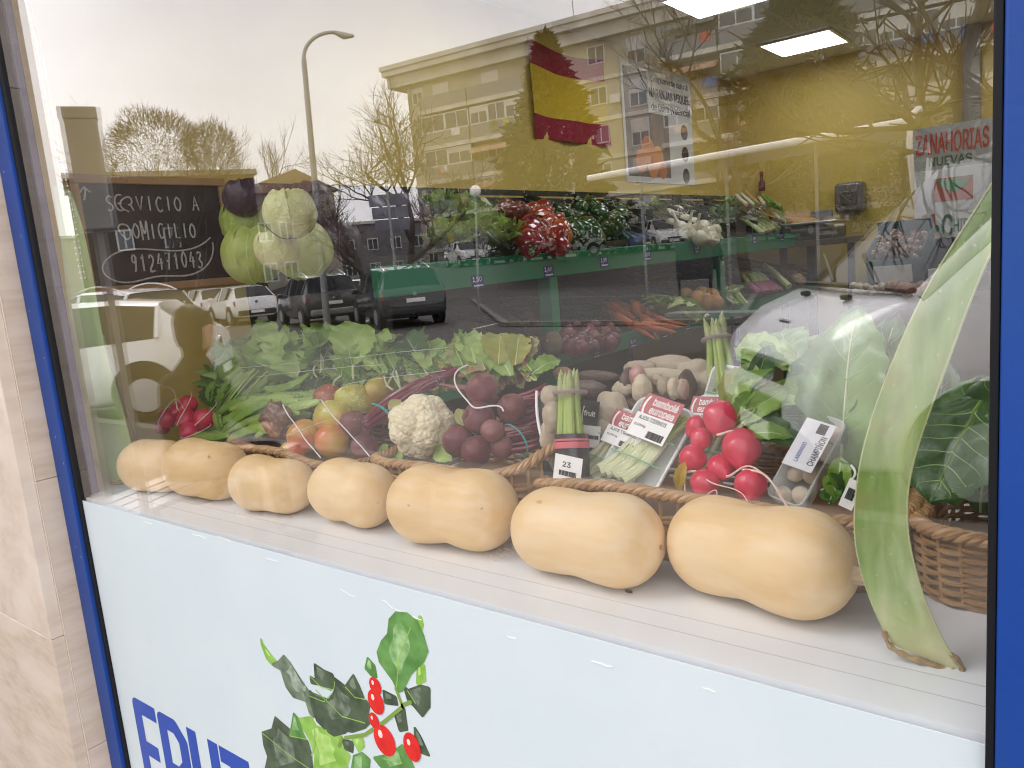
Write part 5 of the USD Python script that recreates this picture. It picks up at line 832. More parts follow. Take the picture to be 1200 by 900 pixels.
def cyl_band(B, ax, s, d, W, a0, a1, m, name, k=1.12, arc=(0, 2*PI)):
    th = np.linspace(*arc, 28); r = [[B+ax*a+(s*math.cos(x)*W*k+d*math.sin(x)*W*k*.95) for x in th] for a in (a0, a1)]; ri = [[B+ax*a+(s*math.cos(x)*W*(k-.03)+d*math.sin(x)*W*(k-.03)*.95) for x in th] for a in (a0, a1)]
    n = len(th); v = np.vstack([r[0], r[1], ri[0], ri[1]]); q = []
    for i in range(n-1): q += [[i, i+1, n+i+1, n+i], [2*n+i, 3*n+i, 3*n+i+1, 2*n+i+1], [i, 2*n+i, 2*n+i+1, i+1], [n+i, n+i+1, 3*n+i+1, 3*n+i]]
    q = np.array(q); return part(t, name, tm(v, np.vstack([q[:, [0, 1, 2]], q[:, [0, 2, 3]]])), m, smooth=40)
bkl = mt('black_wrapper', (.02, .02, .022), .3, coat=.3); pkl = mt('pink_stripe', (.62, .14, .17), .4)
cyl_band(B, ax, s, d, W, -.02, .36, bkl, 'wrapper', 1.14); cyl_band(B, ax, s, d, W, .235, .29, pkl, 'stripe', 1.17); cyl_band(B, ax, s, d, W, .30, .318, pkl, 'stripe', 1.17)
plate(t, 'price_label', G(651, 531, .278), G(683, 538, .276), G(647, 560, .27), whp, texts=[('23', .3, .45, .2, inkm, .3)], bars=[(.2, .6, .6, .2)])
t, B, ax, s, d, W = asparagus('thin asparagus bunch standing at the back of the long basket', (850, 470), (836, 362), .55, .6, 32, 8, seed=5, bandat=.66)
# ---- polystyrene trays with spring onions
foam = mt('white_foam_tray', (.80, .82, .80), .45, sss=.2, ssr=(1, 1, 1), sscale=.006, bump=.1, bsc=200); oni = [mt(f'spring_onion_{k}', c, .35, c2=c2, sc=12, stretch=(1, 1, .3), transl=.08) for k, (c, c2) in enumerate((((.62, .66, .36), (.70, .72, .50)), ((.38, .52, .10), (.50, .60, .20)), ((.72, .72, .55), (.66, .70, .42))))]
gel = mt('green_band', (.22, .5, .3), .5)
def tray_frame(TL, TR, BL):
    O = np.array(BL, float); uy = np.array(TL)-O; ux0 = np.array(TR)-np.array(TL); h = np.linalg.norm(uy); uy = uy/h; ux = ux0-uy*(ux0@uy); w = np.linalg.norm(ux); ux /= w; n = np.cross(ux, uy); n = n if n@(CAM-O) > 0 else -n; return O, ux, uy, n, w, h
def foam_tray(t, TL, TR, BL, dep=.022, m=None, rim=.009, name='tray'):
    O, ux, uy, n, w, h = tray_frame(TL, TR, BL); rr = min(w, h)*.2; base = sbox(0, 0, w, h).buffer(-rr).buffer(rr, quad_segs=5)
    def ring(inset, z): p = np.array(base.buffer(-inset, quad_segs=5).exterior.coords)[:-1]; q = np.linspace(0, 1, 64, endpoint=False); ls = LineString(np.vstack([p, p[:1]])); P = np.array([ls.interpolate(x, True).coords[0] for x in q]); P = np.roll(P, -int(np.argmin(P[:, 0]+P[:, 1]*.001)), 0); return np.c_[P, np.full(64, z)]
    R_ = [ring(.0, 0), ring(.001, .003), ring(rim*.5, .003), ring(rim+.001, -.004), ring(rim+.008, -dep+.004), ring(rim+.014, -dep+.001), ring(rim+.012, -dep-.003), ring(rim+.004, -dep+.0), ring(rim*.5, -.004)]
    V = np.vstack(R_); k = len(R_); q = np.array([[a*64+j, a*64+(j+1) % 64, ((a+1) % k)*64+(j+1) % 64, ((a+1) % k)*64+j] for a in range(k) if a != 5 for j in range(64)]); c1 = len(V); V = np.vstack([V, [w/2, h/2, -dep+.001], [w/2, h/2, -dep-.003]])
    f = np.vstack([q[:, [0, 1, 2]], q[:, [0, 2, 3]]]+[[[5*64+j, 5*64+(j+1) % 64, c1] for j in range(64)], [[6*64+(j+1) % 64, 6*64+j, c1+1] for j in range(64)]]); M = np.stack([ux, uy, n], 1); part(t, name, xf(tm(V, f), O, M), m or foam, smooth=40); return O, M, w, h
def onion_tray(label, TL, TR, BL, n=9, seed=0, lab=None, labw=.62):
    O, M, w, h = (None,)*4; t = thing('spring_onion_tray', label, 'vegetable tray', BL, 'trays of spring onions'); O, M, w, h = foam_tray(t, TL, TR, BL); rng = np.random.default_rng(seed)
    for i in range(n):
        a = (i+.5)/n; x0 = w*(.16+.66*a*.8); x1 = w*(.34+.55*a); P = np.array([[x0-w*.12, h*.05, .012], [x0, h*.25, .004], [(x0+x1)/2, h*.55, .0], [x1, h*.92, -.006]])+rng.normal(0, .002, (4, 3)); q = spline(P, 18); k = np.linspace(0, 1, 18)
        r = w*.052*(1-.25*k+.25*np.exp(-((k-.02)/.06)**2)); cut = 11; sp = part(t, 'spring_onion', xf(tube(q[:cut+1], r[:cut+1], 8), O, M), oni[(2, 0, 0)[i % 3]]); part(sp, 'green_top', xf(tube(q[cut:], r[cut:]*1.05, 8), O, M), oni[1])
    for z in (.30, .58): part(t, 'band', xf(tube([[w*.08, h*z, .012], [w*.5, h*(z+.0), .021], [w*.94, h*z, .012]], .0013, 5), O, M), gel)
    A = lambda x, y, z: O+M@np.array([x*w, y*h, z])
    fl = grid(lambda u, v: O+np.stack([u*w, v*h, .008+.012*np.sin(PI*u)*np.sin(PI*v)**.5], -1)@M.T, 10, 10); part(t, 'film', fl, film, smooth=True)
    if lab is not None:
        x0, x1, y1, ym, y0 = lab; lp = plate(t, 'red_label', A(x0, y1, .0255), A(x1, y1, .0255), A(x0, ym, .0255), redp, texts=[('bambolé', .26, .50, .36, wink, .66), ('europea', .26, .92, .36, wink, .66), ('(', .05, .88, .7, wink, .10)])
        plate(t, 'white_label', A(x0, ym, .0256), A(x1, ym, .0256), A(x0, y0, .0256), whp, texts=[('AJOS TIERNOS', .1, .26, .16, inkm, .75), ('0,100 kg', .08, .55, .10, inkm, .3)], bars=[(.5, .62, .42, .3)])
    return t
P3 = lambda u, v, y: np.array(G(u, v, y))
onion_tray('front tray of spring onions with the whole red and white label showing', P3(752, 461, .43), P3(826, 474, .42), P3(698, 556, .33), 9, 1, (.24, .86, .985, .76, .50))
onion_tray('tray of spring onions half hidden behind the front one beside the asparagus', P3(714, 471, .43), P3(788, 478, .43), P3(671, 556, .35), 8, 2, (.30, .9, .93, .72, .5))
onion_tray('tray of spring onions behind the radishes with only its top rim showing', P3(818, 462, .50), P3(872, 468, .49), P3(790, 560, .40), 7, 3, (.08, .75, .9, .7, .5))
onion_tray('farthest tray of spring onions below the second asparagus bunch', P3(836, 425, .56), P3(888, 435, .55), P3(812, 510, .50), 7, 4, (.45, .99, .62, .2, .0))
# ---- mushrooms
mum = mt('mushroom_cap', (.62, .52, .40), .6, c2=(.52, .42, .31), sc=40, bump=.15, bsc=90, sss=.1, ssr=(1, .8, .6), sscale=.004); mug = mt('oyster_mushroom', (.52, .44, .33), .65, c2=(.42, .34, .25), sc=25, bump=.35, bsc=70, stretch=(1, 1, .5)); mub = mt('dark_mushroom_skin', (.07, .04, .03), .5, c2=(.14, .09, .07), sc=40, bump=.2, bsc=60)
def mushroom(t, c, r, up, seed=0, m=None):
    prof = [(r*.02, r*.62), (r*.45, r*.56), (r*.8, r*.36), (r*.98, r*.08), (r*.93, -.1*r), (r*.6, -.13*r), (r*.34, -.15*r), (r*.32, -.5*r), (r*.35, -.62*r), (r*.05, -.64*r)]
    g = lathe(prof[::-1], 20); v = np.asarray(g.vertices); v = v*(1+.10*(meshkit.noise(v*60+seed, seed)-.5))[:, None]; part(t, 'mushroom', xf(tm(v, g.faces), c, frame(up)[:, [1, 2, 0]]), m or mum, smooth=45)
t = thing('mushroom_tray', 'white tray of button mushrooms under film with a printed label, right of the radishes', 'mushroom tray', G(920, 585, .29))
TL, TR, BL = P3(951, 482, .40), P3(990, 502, .385), P3(896, 580, .295); O, M, w, h = foam_tray(t, TL, TR, BL, .05, mt('translucent_tray', (.62, .68, .68), .3, sss=.3, ssr=(1, 1, 1), sscale=.01), rim=.004); rng = np.random.default_rng(3)
for i in range(4):
    for j in range(2): mushroom(t, O+M@np.array([w*(.3+.4*j+rng.uniform(-.04, .04)), h*(.12+.25*i+rng.uniform(-.03, .03)+.06*j), -.020]), w*.27*rng.uniform(.85, 1.1), M@np.array([rng.uniform(-.5, .5), rng.uniform(-.6, .2), 1]), i*2+j)
part(t, 'film', grid(lambda u, v: O+np.stack([u*w, v*h, .006+.008*np.sin(PI*u)*np.sin(PI*v)**.4], -1)@M.T, 10, 10), film, smooth=True)
A = lambda x, y, z=.019: O+M@np.array([x*w, y*h, z]); plate(t, 'label', A(.12, .32), A(.12, .86), A(.92, .32), mt('grey_label', (.70, .70, .74), .4), texts=[('CHAMPIÑON', .12, .93, .20, inkm, .6), ('LAMINADO', .12, .42, .13, mt('blue_ink', (.05, .08, .3), .5), .4)], bars=[(.75, .5, .2, .3)])
def mush_heap(t, items, m, seed):
    for i, (u, v, a, b, y) in enumerate(items): c = G(u, v, y); part(t, 'mushroom', xf(blob((rpx(c, a), rpx(c, b)*.8, rpx(c, b)), 3, .22, 1.6, seed+i), c), m if not isinstance(m, list) else m[i % len(m)], smooth=True)
t = thing('oyster_mushroom_tray', 'black edged tray of beige oyster mushrooms left of the asparagus', 'mushroom tray', G(645, 550, .34)); mush_heap(t, [(646, 465, 14, 14, .36), (650, 488, 13, 20, .35), (645, 510, 10, 22, .35), (656, 525, 10, 22, .36), (648, 540, 8, 14, .345)], mug, 3)
blkt = mt('black_tray_plastic', (.02, .02, .022), .25, coat=.3)
part(t, 'tray', hullpts([P3(629, 462, .37), P3(634, 555, .325), P3(645, 556, .325), P3(637, 470, .36), P3(660, 556, .39), P3(655, 470, .42)], .002), blkt); part(t, 'white_edge', tube(spline([P3(629, 458, .362), P3(630, 490, .345), P3(637, 520, .33)], 8), .003, 6), whp)
t = thing('mushroom_pack', 'pack of large beige mushrooms with a black and white label behind the asparagus', 'mushroom pack', G(715, 550, .42)); mush_heap(t, [(717, 480, 20, 22, .43), (712, 510, 18, 24, .42), (705, 540, 16, 16, .41), (690, 455, 22, 10, .5), (730, 456, 14, 10, .5)], [mug, mug, mug, mub], 13)
plate(t, 'black_label', P3(684, 468, .395), P3(703, 471, .395), P3(682, 497, .385), bkl, texts=[('fruit', .12, .62, .2, wink, .7), ('(', .02, .8, .5, wink, .1)]); plate(t, 'white_label', P3(684, 498, .385), P3(704, 500, .385), P3(686, 535, .37), whp, bars=[(.3, .3, .6, .12), (.3, .68, .6, .2)])
t = thing('king_oyster_tray', 'dark framed tray of pale mushroom stems and a pink shallot bulb behind the onion trays', 'mushroom tray', G(760, 470, .52)); mush_heap(t, [(752, 455, 11, 17, .47), (747, 440, 10, 12, .48), (778, 452, 8, 12, .5), (790, 455, 8, 13, .49), (800, 456, 7, 13, .5), (770, 445, 8, 7, .51)], [mt('pale_stem', (.62, .52, .36), .5, c2=(.68, .58, .44), sc=30), mt('pink_bulb', (.46, .2, .2), .5, c2=(.62, .5, .4), sc=20), mug], 33)
part(t, 'tray_end', [xf(blob((.018, .03, .035), 3, .1, 1), P3(738, 452, .52)), xf(blob((.015, .03, .035), 3, .1, 1), P3(805, 455, .53)), xf(blob((.06, .05, .014), 3, .2, 2), P3(760, 470, .53))], mub)
t = thing('oyster_mushroom_heap', 'heap of broad beige oyster mushrooms at the back of the long basket', 'mushrooms', G(790, 450, .6)); mush_heap(t, [(750, 432, 22, 10, .62), (785, 428, 30, 12, .64), (815, 440, 26, 20, .60), (830, 450, 18, 16, .58), (772, 440, 40, 9, .58), (700, 440, 30, 6, .6), (660, 438, 14, 8, .6)], [mug, mug, mug, mug, mt('pale_oyster', (.58, .5, .36), .6, c2=(.5, .42, .3), sc=30, bump=.2, bsc=60), mub, lf_red], 43)
# ---- chard, pak choi, spinach on the right
ch1 = lmat('chard_leaf', (.03, .13, .012), (.085, .22, .03), rough=.28, sc=12, bump=.9, bsc=26); ch2 = lmat('chard_leaf_pale', (.09, .24, .03), (.20, .37, .075), rough=.3, sc=12, bump=.9, bsc=26)
t = thing('chard_bunch', 'tall bunch of puckered green chard behind the mushroom tray', 'chard', G(985, 570, .36))
for i, (u0, v0, u1, v1, w, y0, y1, k) in enumerate(((985, 560, 1006, 358, 96, .40, .46, 2), (990, 565, 1052, 365, 70, .42, .52, 1), (980, 550, 962, 395, 70, .42, .50, 1), (985, 560, 985, 430, 60, .42, .46, 1), (992, 565, 1030, 440, 40, .42, .43, 1), (1000, 560, 1080, 390, 60, .46, .55, 1), (975, 545, 940, 410, 50, .46, .55, 2), (995, 560, 1040, 400, 50, .44, .48, 2), (985, 565, 975, 470, 46, .43, .46, 1))):
    b = P3(u0, v0, y0); leaf(t, b, P3(u1, v1, y1), rpx(b, w), np.array([.25*math.sin(i*2), -.9, .2]), (None, ch1, ch2)[k], rib_w, arch=.08, fold=.22, ruffle=.035, rf=3.5, seed=600+i, nu=30, nv=17, ribr=.0036, veins=7)
t = thing('pale_lettuce', 'pale green lettuce hearts above the radish leaves', 'lettuce', G(910, 430, .52))
for i, (u0, v0, u1, v1, w) in enumerate(((935, 425, 862, 408, 40), (930, 430, 915, 388, 56), (940, 430, 940, 395, 50), (900, 430, 870, 412, 34), (945, 440, 925, 402, 60), (950, 425, 965, 405, 30))):
    b = P3(u0, v0, .5); leaf(t, b, P3(u1, v1, .55), rpx(b, w), TOC, (lf_pale, ch2)[i % 2], rib_p, arch=.14, ruffle=.04, rf=3, seed=640+i, nu=20, nv=13, veins=5, ribr=.002)
t = thing('spinach_bunch', 'small bunch of spinach with a white tag by the aloe leaf', 'spinach', G(980, 585, .29))
for i, (u0, v0, u1, v1, w) in enumerate(((985, 585, 968, 556, 22), (990, 580, 1000, 545, 22), (978, 588, 964, 575, 18), (985, 575, 985, 535, 26), (995, 570, 975, 540, 24), (972, 590, 985, 560, 20))): b = P3(u0, v0, .30); leaf(t, b, P3(u1, v1, .31), rpx(b, w), TOC, (lf_mid, lf_dark, ch1)[i % 3], rib_p, arch=.2, seed=660+i, fold=.3)
plate(t, 'tag', P3(996, 560, .262), P3(1012, 567, .262), P3(976, 588, .256), whp, bars=[(.2, .3, .55, .4)]); part(t, 'tie', tube(spline([P3(997, 545, .28), P3(1002, 552, .275), P3(998, 562, .262)], 6), .0016, 5), whp)
t = thing('broad_green_leaf', 'big dark glossy chard leaf between the aloe leaf and the blue post', 'chard', P3(1100, 600, .34))
for i, (u0, v0, u1, v1, w, y0, y1, k) in enumerate(((1150, 470, 1090, 590, 120, .40, .33, 0), (1110, 590, 1150, 440, 90, .44, .46, 1), (1090, 580, 1110, 420, 70, .5, .52, 0), (1150, 600, 1175, 430, 80, .42, .42, 0))): b = P3(u0, v0, y0); leaf(t, b, P3(u1, v1, y1), rpx(b, w), np.array([-.3, -1, .3]), (lf_dark, ch1)[k], rib_p if i else lf_mid, arch=.05, fold=.12, ruffle=.02, rf=2, seed=680+i, nu=28, nv=15, ribr=.003, veins=6)
dkl = mt('dark_crate_shadow_plastic', (.02, .022, .022), .5); sheet('clear_bag', 'clear crumpled bag round the dark leaf beside the blue post', [(1085, 380, .33), (1160, 345, .32), (1165, 520, .30), (1080, 500, .33)], 'bag', [], bulge=.03, seed=8)
sheet('clear_bag', 'crumpled clear film at the bottom of the pale basket', [(1090, 570, .31), (1160, 560, .31), (1165, 620, .29), (1085, 610, .29)], 'bag', [], bulge=.02, seed=14)
# ================================================================== inside the shop: rack, crates, produce, wall pieces
RX0, RX1, RZ0, RZ1 = -1.65, -2.25, 1.465, 1.70
def RK(u, v, h=0., low=False):
    """Point seen at a photograph pixel on the sloped upper (or lower) shelf of the rack, lifted by h."""
    z0, z1 = (1.10, 1.25) if low else (RZ0, RZ1); r = ray(u, v); k = (z1-z0)/(RX1-RX0); t = (z0+h+k*(CAM[0]-RX0)-CAM[2])/(r[2]-k*r[0]); return CAM+r*t
rgreen = mt('green_steel_rack', (.010, .24, .115), .4, c2=(.008, .20, .095), sc=5, coat=.2); rblk = mt('black_crate_plastic', (.012, .014, .013), .45, coat=.1); gcr = mt('green_crate_plastic', (.006, .10, .045), .5)
rack = thing('produce_rack', 'long two level green steel produce rack along the ochre wall', 'rack', (-1.95, 2.8, 0)); Y0, Y1 = .74, 4.9
part(rack, 'front_rail', rbx(RX0-.015, RX0+.012, Y0, Y1, 1.375, 1.465, .004), rgreen); part(rack, 'lower_rail', rbx(RX0-.015, RX0+.012, Y0, Y1, 1.03, 1.10, .004), rgreen)
def slope(x0, x1, y0, y1, z0, z1, th): return hullpts([(x, y, z+o) for x, z in ((x0, z0), (x1, z1)) for y in (y0, y1) for o in (0, -th)])
part(rack, 'upper_shelf', slope(RX0-.02, RX1, Y0, Y1, 1.40, 1.635, .02), rblk, smooth=False); part(rack, 'lower_shelf', slope(RX0-.02, RX1, Y0, Y1, 1.05, 1.2, .02), rblk, smooth=False)
for y in (Y0+.02, 1.62, 3.22, 4.88):
    part(rack, 'post', rbx(RX0-.05, RX0+.008, y-.025, y+.025, 0, 1.374, .004), rgreen if 1 < y < 4 else rblk); part(rack, 'post', rbx(RX1-.02, RX1+.02, y-.02, y+.02, 0, 1.62, .003), rblk)
part(rack, 'back_panel', bx(RX1-.03, RX1-.022, Y0, 3.3, .0, 1.62), rblk, smooth=False); part(rack, 'end_panel', bx(RX1, RX0-.03, Y0-.006, Y0, 0, 1.40), rblk, smooth=False)
tagm = mt('blue_price_tag', (.03, .05, .22), .4)
def ptag(u, v, txt, where, low=False):
    p = Xp(u, v, RX0+.0135); w, h = .062, .042; t = thing('price_tag', f'small blue price card on the {"lower" if low else "upper"} rack rail {where}', 'price tag', p, f'blue price cards on the {"lower" if low else "upper"} rack rail'); M = np.stack([[0, 1, 0], [0, 0, 1], [1, 0, 0]], 1)
    part(t, 'card', xf(bx(-w/2, w/2, -h/2, h/2, 0, .0012), p, M), tagm, smooth=False); tx = meshkit.text_mesh(txt, .016, .0006, bold=True); v_ = np.asarray(tx.vertices); v_[:, 0] -= v_[:, 0].mean(); part(t, 'print', xf(tm(v_+[0, .0, .0013], tx.faces), p, M), wink, smooth=False); part(t, 'print', xf(bx(-w*.38, w*.38, -h*.36, -h*.24, .0013, .0018), p, M), wink, smooth=False)
for u, v, s, q in ((643, 318, '1,49', 'beside the first green post'), (708, 307, '1,99', 'below the green peppers'), (759, 300, '2,49', 'below the empty looking crate'), (817, 292, '1,29', 'below the white onions'), (884, 281, '0,99', 'below the bagged celery'), (916, 278, '1,79', 'at the far end'), (560, 330, '1,50', 'below the lettuces')): ptag(u, v, s, q)
for u, v, s, q in ((699, 414, '1,20', 'below the red onions'), (742, 402, '0,95', 'below the left carrots'), (779, 391, '1,10', 'below the carrot tips'), (806, 382, '2,20', 'below the endives')): ptag(u, v, s, q, True)
def crate(y0, y1, low=False, label='', m=None, d=.11, x0=RX0-.03, x1=RX1+.03):
    z0, z1 = (1.07, 1.215) if low else (RZ0-.05, RZ1-.05); t = thing('produce_crate', label, 'crate', (x0, (y0+y1)/2, z0)); k = (z1-z0)/(RX1-RX0); Z = lambda x: z0+k*(x-RX0)+.012; e = .006
    part(t, 'floor', slope(x0, x1, y0, y1, Z(x0), Z(x1), .006), m or rblk, smooth=False)
    for y in (y0, y1-e): 
        for o in (.018, .055, .088): part(t, 'slat', hullpts([(x, yy, Z(x)+zz) for x in (x0, x1) for yy in (y, y+e) for zz in (o, o+.022)]), m or rblk, smooth=False)
    for x in (x0, x1):
        for o in ((.0, .03) if x == x0 else (.02, .06, .095)): part(t, 'slat', hullpts([(x+xx, y, Z(x)+zz) for xx in (-e/2, e/2) for y in (y0, y1) for zz in (o, o+.026)]), m or rblk, smooth=False)
    return t
CR = ['black crate of cabbages nearest the window', 'black crate of lettuces and endives', 'black crate of red peppers', 'black crate of green peppers', 'empty looking black crate between green peppers and onions', 'black crate of white onions', 'black crate of bagged dark greens', 'black crate of bagged celery', 'black crate of squashes at the far end of the rack']
ys = [.76, 1.28, 1.80, 2.28, 2.72, 3.02, 3.42, 3.86, 4.34, 4.86]
for i in range(9): crate(ys[i], ys[i+1]-.012, False, CR[i])
for i, (a, b, s) in enumerate(((.8, 1.45, 'dark crate of film wrapped potatoes low on the rack'), (1.47, 2.0, 'dark crate of red onions low on the rack'), (2.02, 2.55, 'dark crate of carrots low on the rack'), (2.57, 3.15, 'dark crate of endives low on the rack'), (3.17, 3.9, 'dark crate of turnips and leeks low on the rack'), (3.92, 4.86, 'dark crate of pale gourds low at the far end'))): crate(a, b, True, s)
def move(p, M): x = UsdGeom.Xform(stage.GetPrimAtPath(p)); x.ClearXformOpOrder(); x.AddTransformOp(opSuffix='place').Set(Gf.Matrix4d(*[float(v) for v in np.asarray(M).T.ravel()]))
def many(make, places, label=None):
    """Builds one thing at the origin and sets copies of it at every matrix."""
    src = make(); out = []
    for i, M in enumerate(places): 
        if i: out.append(dup(src, M))
    move(src, places[0]); return src
rg = np.random.default_rng(77)
def rot(): a = rg.normal(0, 1, 4); a /= np.linalg.norm(a); w, x, y, z = a; return np.array([[1-2*(y*y+z*z), 2*(x*y-z*w), 2*(x*z+y*w)], [2*(x*y+z*w), 1-2*(x*x+z*z), 2*(y*z-x*w)], [2*(x*z-y*w), 2*(y*z+x*w), 1-2*(x*x+y*y)]])
# cabbages
cbm = mt('green_cabbage', (.36, .44, .10), .4, c2=(.24, .33, .055), sc=12, bump=.9, bsc=26, bdist=.006, c3=(.52, .55, .24), sc3=6); cbw = mt('white_cabbage', (.60, .58, .34), .45, c2=(.44, .46, .18), sc=14, bump=1., bsc=40, bdist=.006); cbr = mt('red_cabbage', (.028, .014, .026), .35, c2=(.045, .022, .04), sc=10, bump=.3, bsc=30)
veinm = mt('cabbage_vein', (.62, .66, .40), .5); veinr = mt('red_cabbage_vein', (.12, .07, .1), .5)
def cabbage(u, v, r, h, m, vm, label, sd):
    c = RK(u, v, h); R = rpx(c, r); t = thing('cabbage', label, 'cabbage', c-[0, 0, R]); part(t, 'heart', xf(blob((R*.95, R*.95, R*.92), 4, .05, 2, sd), c), m, smooth=True)
    for k in range(7):
        a = k*2.4+sd; e = rg.uniform(-.4, .5)
        def fn(uu, vv): th = a+(vv-.5)*(2.5-.8*uu*uu)+.3*uu; ph = -1.3+uu*(2.3+.35*e); rr = R*(1.0+.012*k+.03*np.sin(vv*9+sd+k)*uu+.11*uu**3*(.5+.8*meshkit.noise(np.stack([vv*5+sd, 0*vv+k, 0*vv], -1)))+.09*(meshkit.noise(np.stack([uu*7, vv*7+sd, 0*uu+k], -1))-.5)); return c+np.stack([rr*np.cos(ph)*np.cos(th), rr*np.cos(ph)*np.sin(th), rr*np.sin(ph)*.95], -1)
        lp = part(t, 'outer_leaf', grid(fn, 14, 14), m, smooth=True); part(lp, 'midrib', tube(fn(np.linspace(0, .9, 10), np.full(10, .5)), np.linspace(.018*R, .006*R, 10), 5), vm)
for i, a in enumerate(((283, 262, 31, .09, cbm, veinm, 'yellow green cabbage at the front left of the cabbage crate'), (331, 251, 29, .22, cbw, veinm, 'pale savoy cabbage on top of the pile'), (288, 300, 33, .03, cbm, veinm, 'green cabbage low beside the chalkboard frame'), (345, 295, 33, .08, cbm, veinm, 'yellow green cabbage at the front right of the pile'), (315, 292, 24, .12, cbw, veinm, 'small pale cabbage wedged in the middle of the pile'), (276, 232, 22, .17, cbr, veinr, 'dark red cabbage behind the left green cabbage'), (352, 243, 30, .13, cbr, veinr, 'dark red cabbage behind the savoy cabbage'), (312, 238, 20, .12, cbr, veinr, 'small dark red cabbage between two others'), (415, 262, 36, .06, cbr, veinr, 'large dark red cabbage in the middle of the back row'), (462, 260, 34, .06, cbr, veinr, 'dark red cabbage next to the lettuces'), (385, 285, 28, .04, cbr, veinr, 'dark red cabbage low in front of the others'))): cabbage(a[0]+9, *a[1:], i)
# lettuces on the rack
lf_bright = lmat('bright_lettuce_leaf', (.34, .52, .08), (.50, .66, .18), transl=.3)
for i, (u, v, n, lab, ms) in enumerate(((515, 258, 46, 'dark frilly lettuce head at the left of the lettuce crate', (lf_mid, lf_bright)), (545, 262, 46, 'frilly green lettuce head in the middle of the crate', (lf_bright, lf_mid, lf_bright)), (525, 285, 40, 'yellow green frilly lettuce at the front', (lf_bright, lf_bright, lf_yel)), (578, 282, 46, 'pale curly endive hanging over the rail beside the red peppers', (lf_bright, cbm)))):
    c = RK(u, v, .03); t = thing('lettuce', lab, 'lettuce', c); R = rpx(c, 42)
    for k in range(n):
        a = k*2.4; e = .15+1.2*(k/n); d = np.array([math.cos(a)*math.cos(e), math.sin(a)*math.cos(e), math.sin(e)]); b = c+d*R*.15; leaf(t, b, c+d*R*rg.uniform(.8, 1.15)*np.array([1, 1, .8]), R*rg.uniform(.45, .75), np.cross(d, np.cross([0, 0, 1.], d))+rg.normal(0, .3, 3), ms[k % len(ms)], None, arch=-.1, ruffle=.10, rf=4, seed=700+60*i+k, nu=9, nv=7, lobe=.15)
for i in range(7):
    if not i: t = thing('celery_leaf_stalk', 'bundle of pale curved endive stalks arching over the lettuce crate', 'endive', RK(560, 260))
    part(t, 'stalk', tube(spline([RK(545+3*i, 240-i, .05), RK(566+2*i, 246, .09), RK(580+2*i, 268, .06)], 10), .008, 6), rib_w)
# peppers
pepr = mt('red_pepper_skin', (.36, .010, .008), .16, coat=.8, rnd=.3, c2=(.28, .006, .006), sc=12); pepg = mt('green_pepper_skin', (.014, .055, .010), .18, coat=.7, rnd=.35, c2=(.022, .075, .014), sc=12); pst = mt('pepper_stem', (.10, .20, .04), .5)
def pepper(name, label, m, group):
    t = thing(name, label, 'pepper', (0, 0, 0), group); n, k = 26, 36; th = np.arange(k)*2*PI/k; s = np.linspace(0, 1, n); r = .040*np.clip(np.sin(PI*np.clip(s, .015, .985))**.42, 0, 1)*(.82+.28*s); lob = 1+.13*np.cos(3*th)[None]*(.35+.65*s[:, None])-.03*np.cos(6*th); z = .105*(s-.5)-.018*np.exp(-((s-1)/.08)**2)
    V = np.stack([r[:, None]*lob*np.cos(th), r[:, None]*lob*np.sin(th), np.repeat(z[:, None], k, 1)], -1).reshape(-1, 3); i, j = np.meshgrid(np.arange(n-1), np.arange(k), indexing='ij'); q = np.stack([i*k+j, i*k+(j+1) % k, (i+1)*k+(j+1) % k, (i+1)*k+j], -1).reshape(-1, 4); part(t, 'fruit', tm(V, np.vstack([q[:, [0, 1, 2]], q[:, [0, 2, 3]]])), m, smooth=True); part(t, 'stem', tube([(0, 0, .030), (.003, 0, .05), (.010, .004, .066)], [.008, .005, .006], 7), pst); return t
def heap(poly, n, h, s0=1.0, low=False):
    out, P = [], Polygon(poly)
    while len(out) < n:
        u, v = rg.uniform(min(a for a, b in poly), max(a for a, b in poly)), rg.uniform(min(b for a, b in poly), max(b for a, b in poly))
        if P.contains(Point(u, v)): out.append(mat4(RK(u, v, rg.uniform(.0, h), low), rot(), s0*rg.uniform(.85, 1.15)))
    return out
many(lambda: pepper('red_pepper', 'glossy dark red pepper heaped in the crate beside the lettuces', pepr, 'red peppers on the rack'), heap([(582, 262), (600, 246), (640, 244), (668, 270), (668, 288), (640, 292), (612, 285)], 46, .07, 1.05))
many(lambda: pepper('green_pepper', 'dark glossy green pepper in the heap beside the red peppers', pepg, 'green peppers on the rack'), heap([(655, 250), (680, 236), (722, 240), (735, 262), (725, 280), (680, 284), (662, 276)], 46, .07, 1.0))
many(lambda: pepper('dried_red_pepper', 'dried red pepper bagged on top behind the red pepper crate', mt('dried_pepper_skin', (.16, .02, .015), .3, coat=.5), 'dried peppers behind the crate'), [mat4(RK(u, v, .10), rot(), .85) for u, v in ((588, 246), (596, 243), (606, 246), (612, 248), (600, 249))])
